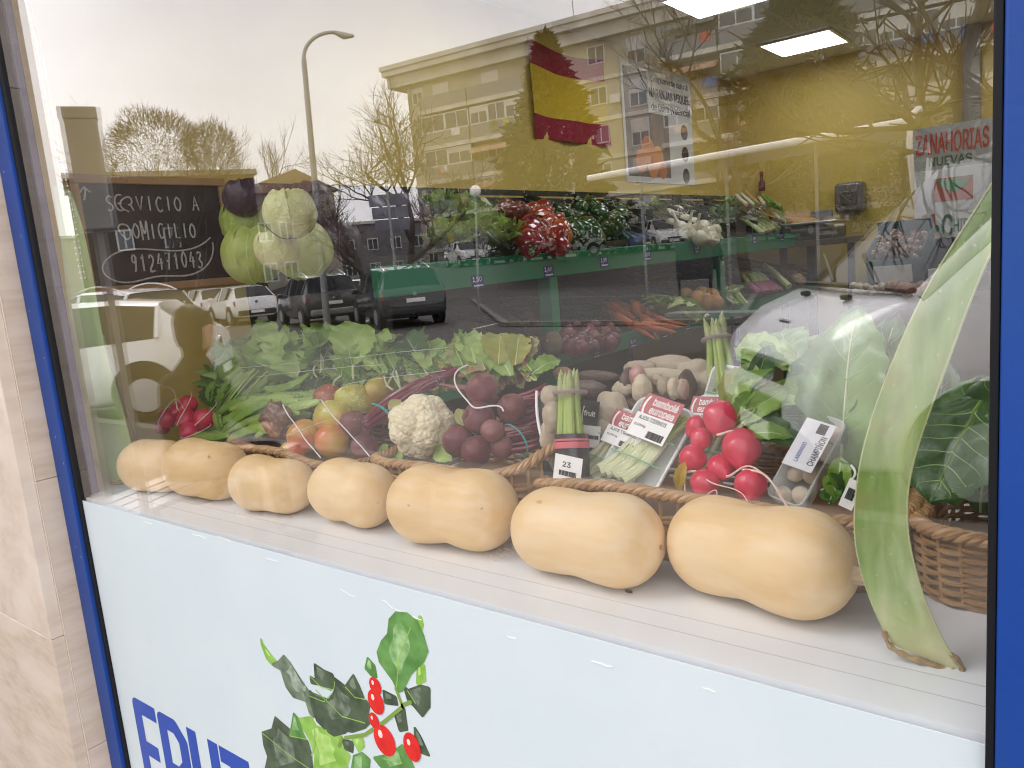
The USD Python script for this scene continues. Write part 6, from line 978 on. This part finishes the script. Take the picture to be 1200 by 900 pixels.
# white onions with green tops
onm = mt('white_onion_skin', (.74, .70, .55), .35, c2=(.66, .62, .44), sc=14, coat=.2)
def onion(): 
    t = thing('white_onion', 'round white spring onion bulb hanging over the rack rail', 'onion', (0, 0, 0), 'white onions on the rack'); part(t, 'bulb', lathe([(.004, -.034), (.02, -.030), (.034, -.014), (.036, .004), (.026, .024), (.012, .036), (.007, .05), (.006, .09)], 18), onm, smooth=True); part(t, 'roots', [tube([(0, 0, -.03), (.01*math.cos(a), .01*math.sin(a), -.045), (.018*math.cos(a*1.3), .018*math.sin(a), -.055)], .0012, 3) for a in range(6)], rootm); return t
many(onion, [mat4(RK(u, v, .03), rot()@rx(1.2), s) for u, v, s in ((783, 254, 1.3), (793, 249, 1.2), (798, 268, 1.1), (806, 274, 1.2), (815, 271, 1.15), (824, 266, 1.1), (830, 274, 1.2), (838, 270, 1.0), (812, 262, 1.0), (803, 258, 1.0), (820, 279, 1.1), (834, 280, 1.1), (788, 262, 1.1), (826, 257, .9))])
t = thing('leek_bundle', 'bundle of dark trimmed green onion tops standing above the white bulbs', 'leeks', RK(770, 255))
for i in range(16): a = rg.uniform(-1, 1); part(t, 'stalk', tube(spline([RK(785+a*6, 258, .03), RK(772+a*12, 248, .08), RK(760+a*14+rg.uniform(-4, 4), 240, .12+rg.uniform(0, .08))], 8), rg.uniform(.006, .011), 6, flat=.6), (lf_mid, lf_dark, lf_tan)[i % 3])
# bagged greens, celery, mixed flowers, gourds
t = thing('bagged_greens', 'bags of dark green leaves right of the white onions', 'bagged greens', RK(842, 262))
for i in range(26): c = RK(842+rg.uniform(-16, 16), 262+rg.uniform(-10, 10), .02); d = rg.normal(0, 1, 3); d[2] = abs(d[2])*.4; leaf(t, c, c+unit(d)*.13, .07, rg.normal(0, 1, 3), lf_dark if i % 3 else lf_mid, None, ruffle=.06, seed=900+i, nu=8, nv=6)
t = thing('celery_bag', 'clear bag of pale celery sticks lying across the rack', 'celery', RK(885, 258)); cel = mt('celery_stick', (.50, .58, .24), .4, c2=(.62, .66, .38), sc=20)
for i in range(15): o = (i-7)*1.6; part(t, 'stick', tube(spline([RK(858+o*.5, 244+abs(o)*.3, .07), RK(882+o, 256-o*.15, .06), RK(903+o, 270-o*.3, .03)], 8), .012, 7, flat=.6), cel if i % 3 else lf_pale)
for i in range(14): c = RK(852+rg.uniform(-6, 12), 244+rg.uniform(-6, 4), .06); d = rg.normal(0, 1, 3); leaf(t, c, c+unit(d)*.1, .05, rg.normal(0, 1, 3), lf_mid, None, ruffle=.06, seed=940+i, nu=7, nv=5)
part(t, 'film', xf(blob((.16, .30, .09), 3, .3, 2.2, 5), RK(882, 258, .05), rz(.0)), film, smooth=True)
t = thing('mixed_bouquet', 'bagged bundle of yellow, orange and white stalks beside the celery', 'vegetable bag', RK(905, 252)); yc = [mt('yellow_stalk', (.62, .50, .06), .45), mt('orange_stalk', (.62, .20, .04), .45), onm, lf_mid, lf_pale]
for i in range(34): a = rg.uniform(-1, 1); part(t, 'stalk', tube(spline([RK(915+a*7, 262, .03), RK(903+a*14, 250, .08), RK(892+a*22+rg.uniform(-4, 4), 240, .13+rg.uniform(0, .07))], 7), rg.uniform(.008, .016), 6), yc[int((a+1)*1.6+rg.uniform(0, 2)) % 5])
for i, (u, v, lab) in enumerate(((938, 262, 'tan butternut squash lying at the far end of the rack'), (946, 266, 'tan butternut squash nearest the rail at the far end of the rack'), (930, 256, 'tan butternut squash against the back of the far crate'))):
    c = RK(u, v, .05); t = thing('butternut_squash', lab, 'squash', c); part(t, 'fruit', xf(lathe([(.005, -.13), (.045, -.115), (.06, -.07), (.05, -.02), (.036, .03), (.036, .08), (.028, .11), (.006, .118)], 20), c, ry(-1.2)@rx(.3)), mt('tan_gourd', (.48, .27, .09), .45, c2=(.42, .22, .07), sc=20), smooth=True); part(t, 'stem', tube([c+np.array([-.10, 0, .04]), c+np.array([-.125, 0, .05])], .010, 7), stemm)
# lower shelf
crm = mt('carrot_skin', (.62, .17, .02), .45, c2=(.52, .12, .015), sc=40, rnd=.15)
def carrot():
    t = thing('carrot', 'orange carrot in the heap on the lower shelf', 'carrot', (0, 0, 0), 'carrots on the lower shelf'); part(t, 'root', lathe([(.001, -.095), (.006, -.08), (.011, -.04), (.015, .02), (.018, .06), (.014, .075), (.004, .078)], 10), crm, smooth=True); part(t, 'crown', tube([(0, 0, .074), (.002, 0, .09)], .006, 6), lf_mid); return t
def lowheap(poly, n, h, mk):
    out, P = [], Polygon(poly)
    while len(out) < n:
        u, v = rg.uniform(min(a for a, b in poly), max(a for a, b in poly)), rg.uniform(min(b for a, b in poly), max(b for a, b in poly))
        if P.contains(Point(u, v)): out.append(mk(RK(u, v, rg.uniform(0, h), True)))
    return out
many(carrot, lowheap([(712, 368), (735, 352), (770, 358), (790, 376), (770, 386), (728, 380)], 44, .05, lambda c: mat4(c, frame(unit([-.75+rg.normal(0, .25), .1+rg.normal(0, .3), .25+rg.normal(0, .1)]))[:, [1, 2, 0]], rg.uniform(.9, 1.25))))
t = thing('endive_pile', 'pile of pale curly endives on the lower shelf right of the carrots', 'endives', RK(795, 362, 0, True))
for i in range(46): a = rg.uniform(-1, 1); b = RK(818+a*10, 374+rg.uniform(-4, 3), .03, True); leaf(t, b, RK(775+a*22+rg.uniform(-8, 8), 352+rg.uniform(-6, 8), .06+rg.uniform(0, .05), True), .06, rg.normal(0, 1, 3)+[0, -.5, 1], (lf_pale, cbm, lf_mid)[i % 3], None, ruffle=.05, seed=1000+i, nu=9, nv=6)
for i in range(7): part(t, 'white_stalk', tube([RK(818+i*2, 377-i, .03, True), RK(800+i*2, 366-i, .06, True)], .012, 6), onm)
def roundveg(name, label, cat_, group, m, r=(.035, .035, .03), sd=1):
    t = thing(name, label, cat_, (0, 0, 0), group); part(t, 'fruit', blob(r, 2, .12, 1.5, sd), m, smooth=True); part(t, 'eye', xf(blob((.005, .005, .003), 1), (0, 0, r[2]*.98)), stemm); return t
many(lambda: roundveg('small_squash', 'orange tan small squash behind the endives on the lower shelf', 'squash', 'small squashes on the lower shelf', mt('tan_squash', (.56, .28, .07), .4, rnd=.15), (.05, .05, .045)), [mat4(RK(u, v, .06, True), rot(), s) for u, v, s in ((803, 348, 1.0), (815, 352, 1.1), (826, 354, 1.0), (838, 355, .9), (822, 346, 1.0), (833, 348, 1.))])
many(lambda: roundveg('red_onion', 'dull red onion in the low crate behind the green post', 'onion', 'red onions on the lower shelf', mt('red_onion_skin', (.16, .03, .04), .35, coat=.3, rnd=.3)), lowheap([(655, 388), (690, 372), (722, 385), (718, 402), (665, 412)], 40, .06, lambda c: mat4(c, rot(), rg.uniform(.8, 1.2))))
many(lambda: roundveg('potato', 'dark skinned potato under film in the low crate left of the green post', 'potato', 'potatoes on the lower shelf', mt('earthy_potato', (.12, .075, .045), .7, c2=(.16, .11, .07), sc=30, rnd=.25), (.045, .035, .032), 4), lowheap([(520, 400), (560, 378), (648, 372), (648, 410), (560, 420)], 60, .06, lambda c: mat4(c, rot(), rg.uniform(.8, 1.2))))
part(thing('potato_film', 'crumpled clear film over the dark potatoes', 'film', RK(590, 395, .05, True)), 'film', grid(lambda u, v: np.array([-1.66, .85, 1.17])+np.stack([-.55*u, .75*v, .14*u+.05*(meshkit.fbm(np.stack([u*6, v*8, 0*u], -1), 3, 3)-.3)], -1), 26, 34), pane_mat('crumpled_film', .09, (.95, .95, .95), bump=1., bsc=30, bdist=.012), smooth=True)
tp = mt('purple_turnip', (.26, .06, .14), .4, c2=(.36, .12, .2), sc=20, coat=.2)
t = thing('purple_stalk_bunch', 'bunch of purple stalks with pale tops on the lower shelf at the far end', 'turnips', RK(895, 330, 0, True))
for i in range(24): a = rg.uniform(-1, 1); p0, p1, p2 = RK(902+a*16, 342-a*2, .04, True), RK(888+a*14, 331-a*2, .08, True), RK(870+a*16, 318+rg.uniform(-3, 3), .11, True); part(t, 'stalk', tube(spline([p0, p1], 6), .013, 6), tp); part(t, 'pale_top', tube(spline([p1, (p1+p2)/2+[0, 0, .02], p2], 7), [.011, .009, .008, .007, .006, .005, .004], 5), (lf_pale, rib_p)[i % 2])
t = thing('leek_bundle', 'three pale green leeks lying beside the purple stalks', 'leeks', RK(915, 322, 0, True))
for i in range(5): part(t, 'leek', tube(spline([RK(925-i*2, 336-i*2, .05, True), RK(903-i*2, 316-i*1.4, .12, True)], 6), .02, 8), mt('leek_stem', (.50, .55, .22), .4, c2=(.62, .64, .36), sc=12))
t = thing('green_onion_pile', 'loose pile of green onions low on the rack beside the green post', 'green onions', RK(855, 345, 0, True))
for i in range(20): a = rg.uniform(-1, 1); part(t, 'stalk', tube(spline([RK(868+a*8, 356, .03, True), RK(858+a*10, 346, .06, True), RK(848+rg.uniform(-8, 24), 336+rg.uniform(-3, 5), .09, True)], 7), .007, 5), (lf_mid, lf_pale, rib_w)[i % 3])
many(lambda: roundveg('brown_root', 'brown root vegetable at the far end of the lower shelf', 'root', 'brown roots on the lower shelf', mt('brown_root_skin', (.22, .14, .08), .7, rnd=.2), (.04, .035, .03), 6), [mat4(RK(u, v, .08, True), rot()) for u, v in ((920, 318), (928, 322), (934, 326), (926, 315), (938, 330), (932, 318))])
# ---- chalkboard
wood = mt('light_wood_frame', (.50, .30, .13), .5, c2=(.40, .22, .09), sc=10, stretch=(1, .3, .3), bump=.1); slate = mt('black_slate_board', (.014, .014, .014), .5, c2=(.022, .022, .022), sc=9, spec=.3); chalk = mt('white_chalk', (.72, .72, .70), .9, c2=(.5, .5, .49), sc=120)
cb = thing('chalkboard', 'black chalkboard in a wooden frame reading servicio a domicilio', 'chalkboard', (WALLX, .47, 1.45)); X0 = WALLX+.004; y0, y1, z0, z1 = .235, .715, 1.452, 1.79
part(cb, 'slate', bx(X0, X0+.012, y0+.02, y1-.02, z0+.02, z1-.02), slate, smooth=False)
for a in ((y0, y1, z1-.024, z1), (y0, y1, z0, z0+.024), (y0, y0+.024, z0+.0245, z1-.0245), (y1-.024, y1, z0+.0245, z1-.0245)): part(cb, 'frame_bar', rbx(X0, X0+.022, *a, .003), wood)
GLY = {'S': [[(.8, .9), (.5, 1), (.2, .85), (.25, .6), (.7, .42), (.8, .18), (.5, 0), (.15, .1)]], 'E': [[(.8, 1), (.2, .98), (.22, 0), (.85, .03)], [(.22, .5), (.7, .52)]], 'R': [[(.2, 0), (.2, 1), (.65, .95), (.75, .72), (.55, .5), (.22, .48)], [(.45, .48), (.85, 0)]], 'V': [[(.1, 1), (.45, 0), (.9, 1)]], 'I': [[(.5, 1), (.48, 0)]], 'C': [[(.85, .88), (.5, 1), (.2, .75), (.18, .3), (.45, 0), (.85, .12)]], 'O': [[(.5, 1), (.18, .75), (.2, .2), (.5, 0), (.82, .25), (.8, .78), (.5, 1)]], 'A': [[(.1, 0), (.5, 1), (.9, 0)], [(.28, .38), (.74, .38)]], 'D': [[(.2, 0), (.2, 1), (.6, .9), (.85, .5), (.6, .08), (.2, 0)]], 'M': [[(.1, 0), (.2, 1), (.5, .4), (.8, 1), (.92, 0)]], 'L': [[(.25, 1), (.25, .02), (.85, .02)]],
       '9': [[(.75, .8), (.45, 1), (.2, .75), (.4, .5), (.72, .66), (.75, .9), (.66, .4), (.4, 0)]], '1': [[(.25, .75), (.52, 1), (.5, 0)]], '2': [[(.2, .8), (.45, 1), (.75, .8), (.65, .5), (.2, .02), (.82, .04)]], '4': [[(.55, 1), (.15, .4), (.85, .42)], [(.68, .7), (.64, 0)]], '7': [[(.15, .97), (.82, 1), (.45, 0)], [(.3, .5), (.72, .52)]], '0': [[(.5, 1), (.22, .7), (.22, .25), (.5, 0), (.78, .3), (.76, .75), (.5, 1)]], '3': [[(.2, .9), (.5, 1), (.75, .8), (.45, .55), (.78, .3), (.5, 0), (.15, .12)]]}
def chalktext(s, ya, yb, z, h, r=.0026):
    w = (yb-ya)/len(s)
    for i, ch in enumerate(s):
        if ch == ' ': continue
        L = [spline([(0, ya+w*(i+.08+.8*a), z+h*b+.003*math.sin(i*2.3)) for a, b in l], 14) if len(l) > 3 else np.array([(0, ya+w*(i+.08+.8*a), z+h*b) for a, b in l]) for l in GLY[ch]]
        part(cb, 'chalk_letter', [tube(q+np.array([X0+.0125, 0, 0]), r, 5, flat=1.) for q in L], chalk)
chalktext('SERVICIO A', .325, .62, 1.69, .042); chalktext('DOMICILIO', .365, .595, 1.607, .044); chalktext('912471043', .37, .605, 1.513, .05, .003)
part(cb, 'chalk_loop', [tube(spline([(X0+.0125, a, b) for a, b in l], 40), .0026, 5) for l in ([(.30, 1.55), (.29, 1.515), (.32, 1.49), (.44, 1.494), (.55, 1.492), (.61, 1.515), (.645, 1.59)], [(.30, 1.55), (.35, 1.575), (.47, 1.572), (.58, 1.575), (.64, 1.605)], [(.27, 1.72), (.275, 1.755), (.262, 1.74)], [(.275, 1.755), (.29, 1.742)])], chalk)
# ---- bead chain of the blind
t = thing('bead_chain', 'white bead chain of the roller blind hanging by the left frame', 'chain', G(90, 300, .04)); bead = mt('white_bead', (.8, .78, .7), .3); P = spline([G(30, 2, .03), G(44, 60, .03), G(58, 140, .03), G(70, 200, .03), G(80, 245, .03), G(90, 300, .03), G(96, 330, .03)], 90); part(t, 'cord', [tube(P, .0004, 4), tube(P+[.012, .004, 0], .0004, 4)], bead)
for k in range(0, 90, 2): part(t, 'bead', xf(trimesh.creation.icosphere(1, .0026), P[k]), bead)
part(t, 'bead_run', [xf(trimesh.creation.icosphere(1, .0026), P[k]+[.012, .004, 0]) for k in range(50, 90, 2)], bead, kind='stuff')
# ---- flag, poster, wall things
fr_, fy_ = mt('red_flag_cloth', (.32, .006, .03), .8, bump=.1, bsc=200), mt('yellow_flag_cloth', (.70, .48, .02), .8, bump=.1, bsc=200); fl = thing('flag', 'red and yellow striped flag hung on the ochre wall above the rack', 'flag', (WALLX, 2.85, 2.03))
for nm, a, b, m in (('red_stripe', 0, .25, fr_), ('yellow_stripe', .25, .75, fy_), ('red_stripe', .75, 1, fr_)):
    def fn(u, v, a=a, b=b): vv = a+(b-a)*v; sag = .035*np.sin(PI*u)*(1-.4*vv); return np.stack([WALLX+.012+.010*np.sin(u*11+vv*3)*(.3+vv), 2.49+.73*u, 2.515-.475*vv-sag+.02*vv*np.sin(u*3)], -1)
    g = grid(fn, 30, 8); g2 = tm(np.vstack([g.vertices, g.vertices-[.0015, 0, 0]]), np.vstack([g.faces, g.faces[:, ::-1]+len(g.vertices)])); part(fl, nm, g2, m, smooth=True)
po = thing('wall_poster', 'white poster about oranges with a dark picture and three round seals', 'poster', (WALLX, 3.9, 1.85)); py0, py1, pz0, pz1 = 3.41, 4.37, 1.85, 2.56; XP = WALLX+.004
PB = lambda a, b, c, d, m, nm='picture', o=.001: part(po, nm, bx(XP, XP+.002+o, py0+(py1-py0)*a, py0+(py1-py0)*b, pz1-(pz1-pz0)*d, pz1-(pz1-pz0)*c), m, smooth=False)
PB(0, 1, 0, 1, mt('poster_paper', (.70, .70, .68), .4), 'paper', 0); PB(.03, .62, .06, .95, mt('poster_dark_picture', (.05, .045, .05), .4, c2=(.18, .09, .06), sc=9)); PB(.62, .62+.0001, 0, .01, inkm)
MW = np.stack([[0, 1, 0], [0, 0, 1], [1, 0, 0]], 1)
for (a, b, r, c) in ((.30, .72, .085, (.68, .20, .02)), (.44, .78, .075, (.72, .24, .02)), (.20, .82, .07, (.6, .16, .02)), (.36, .86, .07, (.66, .2, .02)), (.5, .88, .06, (.55, .13, .02))): part(po, 'orange', xf(blob((r, r, .003), 2, .02), (XP+.004, py0+(py1-py0)*a, pz1-(pz1-pz0)*b), MW), mt(f'print_orange_{int(a*100)}', c, .4))
for b in (.52, .72, .92): part(po, 'seal', xf(lathe([(.001, 0), (.05, 0), (.05, .002), (.001, .002)], 20), (XP+.0025, py0+(py1-py0)*.86, pz1-(pz1-pz0)*b), MW), mt('seal_brown', (.05, .02, .02), .4))
for s, a, b, z, h in (('Simplemente natural', .40, .95, .13, .038), ('NARANJAS MIQUEL', .36, .97, .26, .052), ('de Oliva (Valencia)', .38, .97, .37, .045)):
    tx = meshkit.text_mesh(s, 1, .002, bold='MIQ' in s); v = np.array(tx.vertices); L = v[:, 0].max(); v[:, 0] = v[:, 0]/L*(b-a)*(py1-py0); v[:, 1] *= h; v[:, 2] += .0032; part(po, 'print', xf(tm(v, tx.faces), (XP, py0+(py1-py0)*a, pz1-(pz1-pz0)*z), MW), inkm, smooth=False)
PB(.34, .99, .01, .40, mt('poster_paper', (.70, .70, .68), .4), 'text_panel', .0012)
# back wall: rail, dispenser, signs
b0, b1 = G(983, 250, BACKY), G(1016, 212, BACKY); t = thing('towel_dispenser', 'grey paper towel dispenser on the back wall', 'dispenser', ((b0[0]+b1[0])/2, BACKY, b0[2])); gsm = mt('smoky_grey_plastic', (.16, .145, .14), .35, coat=.3)
part(t, 'body', rbx(b0[0], b1[0], BACKY-.12, BACKY-.002, b0[2], b1[2], .025), gsm); part(t, 'window', rbx(b0[0]+.04, b1[0]-.04, BACKY-.128, BACKY-.118, b0[2]+.05, b1[2]-.06, .004), mt('smoky_window', (.08, .07, .07), .15)); part(t, 'lock', xf(trimesh.creation.cylinder(.008, .006), ((b0[0]+b1[0])/2, BACKY-.122, b1[2]-.03), rx(PI/2)), chrome)
def wallsign(name, label, c, u0, v0, u1, v1, y, m, texts, extra=()):
    a, b = G(u0, v0, y), G(u1, v1, y); t = thing(name, label, c, ((a[0]+b[0])/2, y, b[2])); part(t, 'panel', rbx(a[0], b[0], y-.012, y, b[2], a[2], .002), m); w, h = b[0]-a[0], a[2]-b[2]; M = np.stack([[1, 0, 0], [0, 0, 1], [0, -1, 0]], 1)
    for s, x, z, hh, ws, tmx in texts:
        tx = meshkit.text_mesh(s, 1, .003, bold=True); v = np.array(tx.vertices); v[:, 0] = (v[:, 0]-v[:, 0].min())/(v[:, 0].max()-v[:, 0].min())*ws*w; v[:, 1] *= hh*h; part(t, 'letters', xf(tm(v, tx.faces), (a[0]+x*w, y-.0125, a[2]-z*h), M), tmx, smooth=False)
    return t, a, w, h, M
srd, sgn = mt('sign_red', (.45, .05, .015), .5), mt('sign_green', (.04, .13, .05), .5)
wallsign('carrot_sign', 'grey sign reading zanahorias nuevas high on the back wall', 'sign', 1071, 152, 1163, 203, BACKY-.08, mt('grey_sign_board', (.38, .37, .34), .5), [('ZANAHORIAS', .03, .50, .36, .93, srd), ('NUEVAS', .2, .74, .16, .55, sgn)])
t, a, w, h, M = wallsign('carton', 'white carton with carrot emblem and green lettering standing on the counter', 'carton', 1072, 202, 1168, 284, BACKY-.3, mt('white_carton', (.62, .62, .60), .5), [('C', .34, .86, .26, .15, sgn), ('HIPIONA', .49, .82, .16, .46, sgn)])
part(t, 'printed_panel', bx(a[0]+.25*w, a[0]+.72*w, BACKY-.314, BACKY-.3125, a[2]-.42*h, a[2]-.12*h), mt('print_red_orange', (.42, .10, .04), .5), smooth=False); part(t, 'printed_panel', extr(Polygon([(.27, -.14), (.70, -.14), (.6, -.26), (.5, -.31), (.38, -.26)]), .002, np.vstack([np.c_[M@np.diag([w, h, 1]), [a[0], BACKY-.3145, a[2]]], [0, 0, 0, 1]])), mt('print_green', (.08, .26, .08), .5), smooth=False)
for k in range(2): part(t, 'carrot_emblem', extr(Polygon([(.10+.10*k, -.58), (.16+.10*k, -.56), (.17+.10*k, -.8), (.14+.1*k, -.95), (.11+.1*k, -.8)]), .002, np.vstack([np.c_[M@np.diag([w, h, 1]), [a[0], BACKY-.3145, a[2]]], [0, 0, 0, 1]])), mt('print_red_orange', (.42, .10, .04), .5), smooth=False)
part(t, 'leaf_emblem', extr(unary_union([Point(.06+.07*i, -.74-.02*(i % 2)).buffer(.05) for i in range(4)]), .002, np.vstack([np.c_[M@np.diag([w, h, 1]), [a[0], BACKY-.3165, a[2]]], [0, 0, 0, 1]])), sgn, smooth=False)
# counter with crates under the carton
cm = mt('counter_panel', (.11, .085, .05), .5, c2=(.09, .07, .04), sc=4); a, b = G(995, 345, 4.2), G(1180, 345, 4.2); cz = a[2]-.02
t = thing('counter', 'ochre counter at the back of the shop', 'counter', ((a[0]+b[0])/2, 4.4, 0)); part(t, 'top', rbx(a[0], b[0]+.6, 4.05, 4.9, cz-.04, cz, .004), cm); part(t, 'front', bx(a[0]+.03, b[0]+.57, 4.1, 4.13, 0, cz-.041), cm)
def crate2(u0, v0, u1, v1, y, label, m, tilt=.35, dep=.36):
    a, b = G(u0, v1, y), G(u1, v0, y); w, h = b[0]-a[0], b[2]-a[2]; t = thing('produce_crate', label, 'crate', ((a[0]+b[0])/2, y, a[2])); q = lambda *z: xf(bx(*z), a, rx(tilt)); part(t, 'front', q(0, w, 0, .012, 0, h*.62), m); part(t, 'back', q(0, w, dep, dep+.012, 0, h), m); part(t, 'side', q(0, .012, .0125, dep, 0, h*.8), m); part(t, 'side', q(w-.012, w, .0125, dep, 0, h*.8), m); part(t, 'floor', q(.0125, w-.0125, .0125, dep-.001, .02, .03), m); return t, a, w, h, rx(tilt)
tealc = mt('blue_green_crate', (.02, .07, .075), .5)
t, a, w, h, Rm = crate2(1018, 278, 1084, 338, 4.3, 'blue green crate of chestnuts with a white card on its front', tealc); part(t, 'white_card', xf(bx(.12*w, .8*w, -.006, -.001, h*.12, h*.5), a, Rm), whp, smooth=False)
many(lambda: roundveg('chestnut', 'brown and white speckled nut heaped in the blue green crate', 'nut', 'nuts in the blue green crate', mt('chestnut_skin', (.16, .075, .05), .5, c2=(.45, .36, .28), sc=60, lo=.5, hi=.56, rnd=.3), (.026, .022, .02), 8), [mat4(a+Rm@np.array([rg.uniform(.08, .92)*w, rg.uniform(.03, .33), h*.66+rg.uniform(-.02, .05)]), rot(), rg.uniform(.9, 1.3)) for _ in range(48)])
t, a, w, h, Rm = crate2(1086, 300, 1160, 345, 4.3, 'black crate with a small white price card right of the nuts', rblk); part(t, 'white_card', xf(bx(.05*w, .25*w, -.008, -.001, h*.55, h*.8), a, Rm), whp, smooth=False)
many(lambda: roundveg('brown_onion', 'brown onion in the row in front of the two crates', 'onion', 'brown onions on the counter', mt('brown_onion_skin', (.30, .12, .05), .35, coat=.3, rnd=.35), (.034, .034, .03), 9), [mat4(G(u, 338+rg.uniform(-5, 5), 4.12), rot(), rg.uniform(.85, 1.2)) for u in np.linspace(1044, 1120, 26)])
many(lambda: roundveg('garlic_bulb', 'pale garlic bulb in the row left of the brown onions', 'garlic', 'garlic bulbs on the counter', mt('garlic_skin', (.58, .50, .38), .5, rnd=.15), (.024, .024, .022), 10), [mat4(G(u, 339+rg.uniform(-4, 4), 4.12), rot(), rg.uniform(.9, 1.2)) for u in np.linspace(1000, 1042, 20)])
# scale on the counter, a bottle on the rack end, grey column
a = G(955, 266, 4.6); t = thing('weighing_scale', 'pale weighing scale beyond the far end of the rack', 'scale', a); lg = mt('light_grey_plastic', (.20, .19, .18), .4); part(t, 'body', rbx(a[0]-.16, a[0]+.16, 4.45, 4.75, a[2]-.08, a[2], .015), lg); part(t, 'pan', rbx(a[0]-.18, a[0]+.18, 4.43, 4.77, a[2]+.02, a[2]+.035, .006), alu); part(t, 'display', rbx(a[0]-.07, a[0]+.07, 4.74, 4.78, a[2]+.05, a[2]+.11, .01), lg); part(t, 'pole', tube([(a[0], 4.76, a[2]), (a[0], 4.76, a[2]+.07)], .012, 8), lg)
a2 = G(962, 275, 4.6); t = thing('scale_table', 'narrow table under the weighing scale', 'table', (a[0], 4.6, 0)); part(t, 'top', rbx(a[0]-.25, a[0]+.25, 4.4, 4.85, a[2]-.12, a[2]-.082, .004), cm)
for dx in (-.22, .22): part(t, 'leg', rbx(a[0]+dx-.02, a[0]+dx+.02, 4.6, 4.64, 0, a[2]-.121, .003), cm)
a = G(893, 224, 4.95); t = thing('red_bottle', 'small dark red bottle standing at the back end of the rack', 'bottle', a); part(t, 'glass', xf(lathe([(.022, 0), (.024, .01), (.024, .06), (.011, .08), (.010, .11), (.012, .112), (.012, .12)], 16), a), mt('dark_red_glass', (.12, .01, .01), .15, coat=.5)); part(t, 'cap', xf(lathe([(.013, .12), (.013, .137), (.008, .139)], 14), a), redp)
a = G(1128, 150, 4.95); b = G(1149, 150, 4.95); solo('grey_column', rbx(a[0], b[0], 4.93, 4.995, 0, CEIL-.001, .01), mt('grey_column_paint', (.30, .27, .22), .6, c2=(.26, .23, .18), sc=3), 'narrow grey column in front of the carrot sign', 'column')
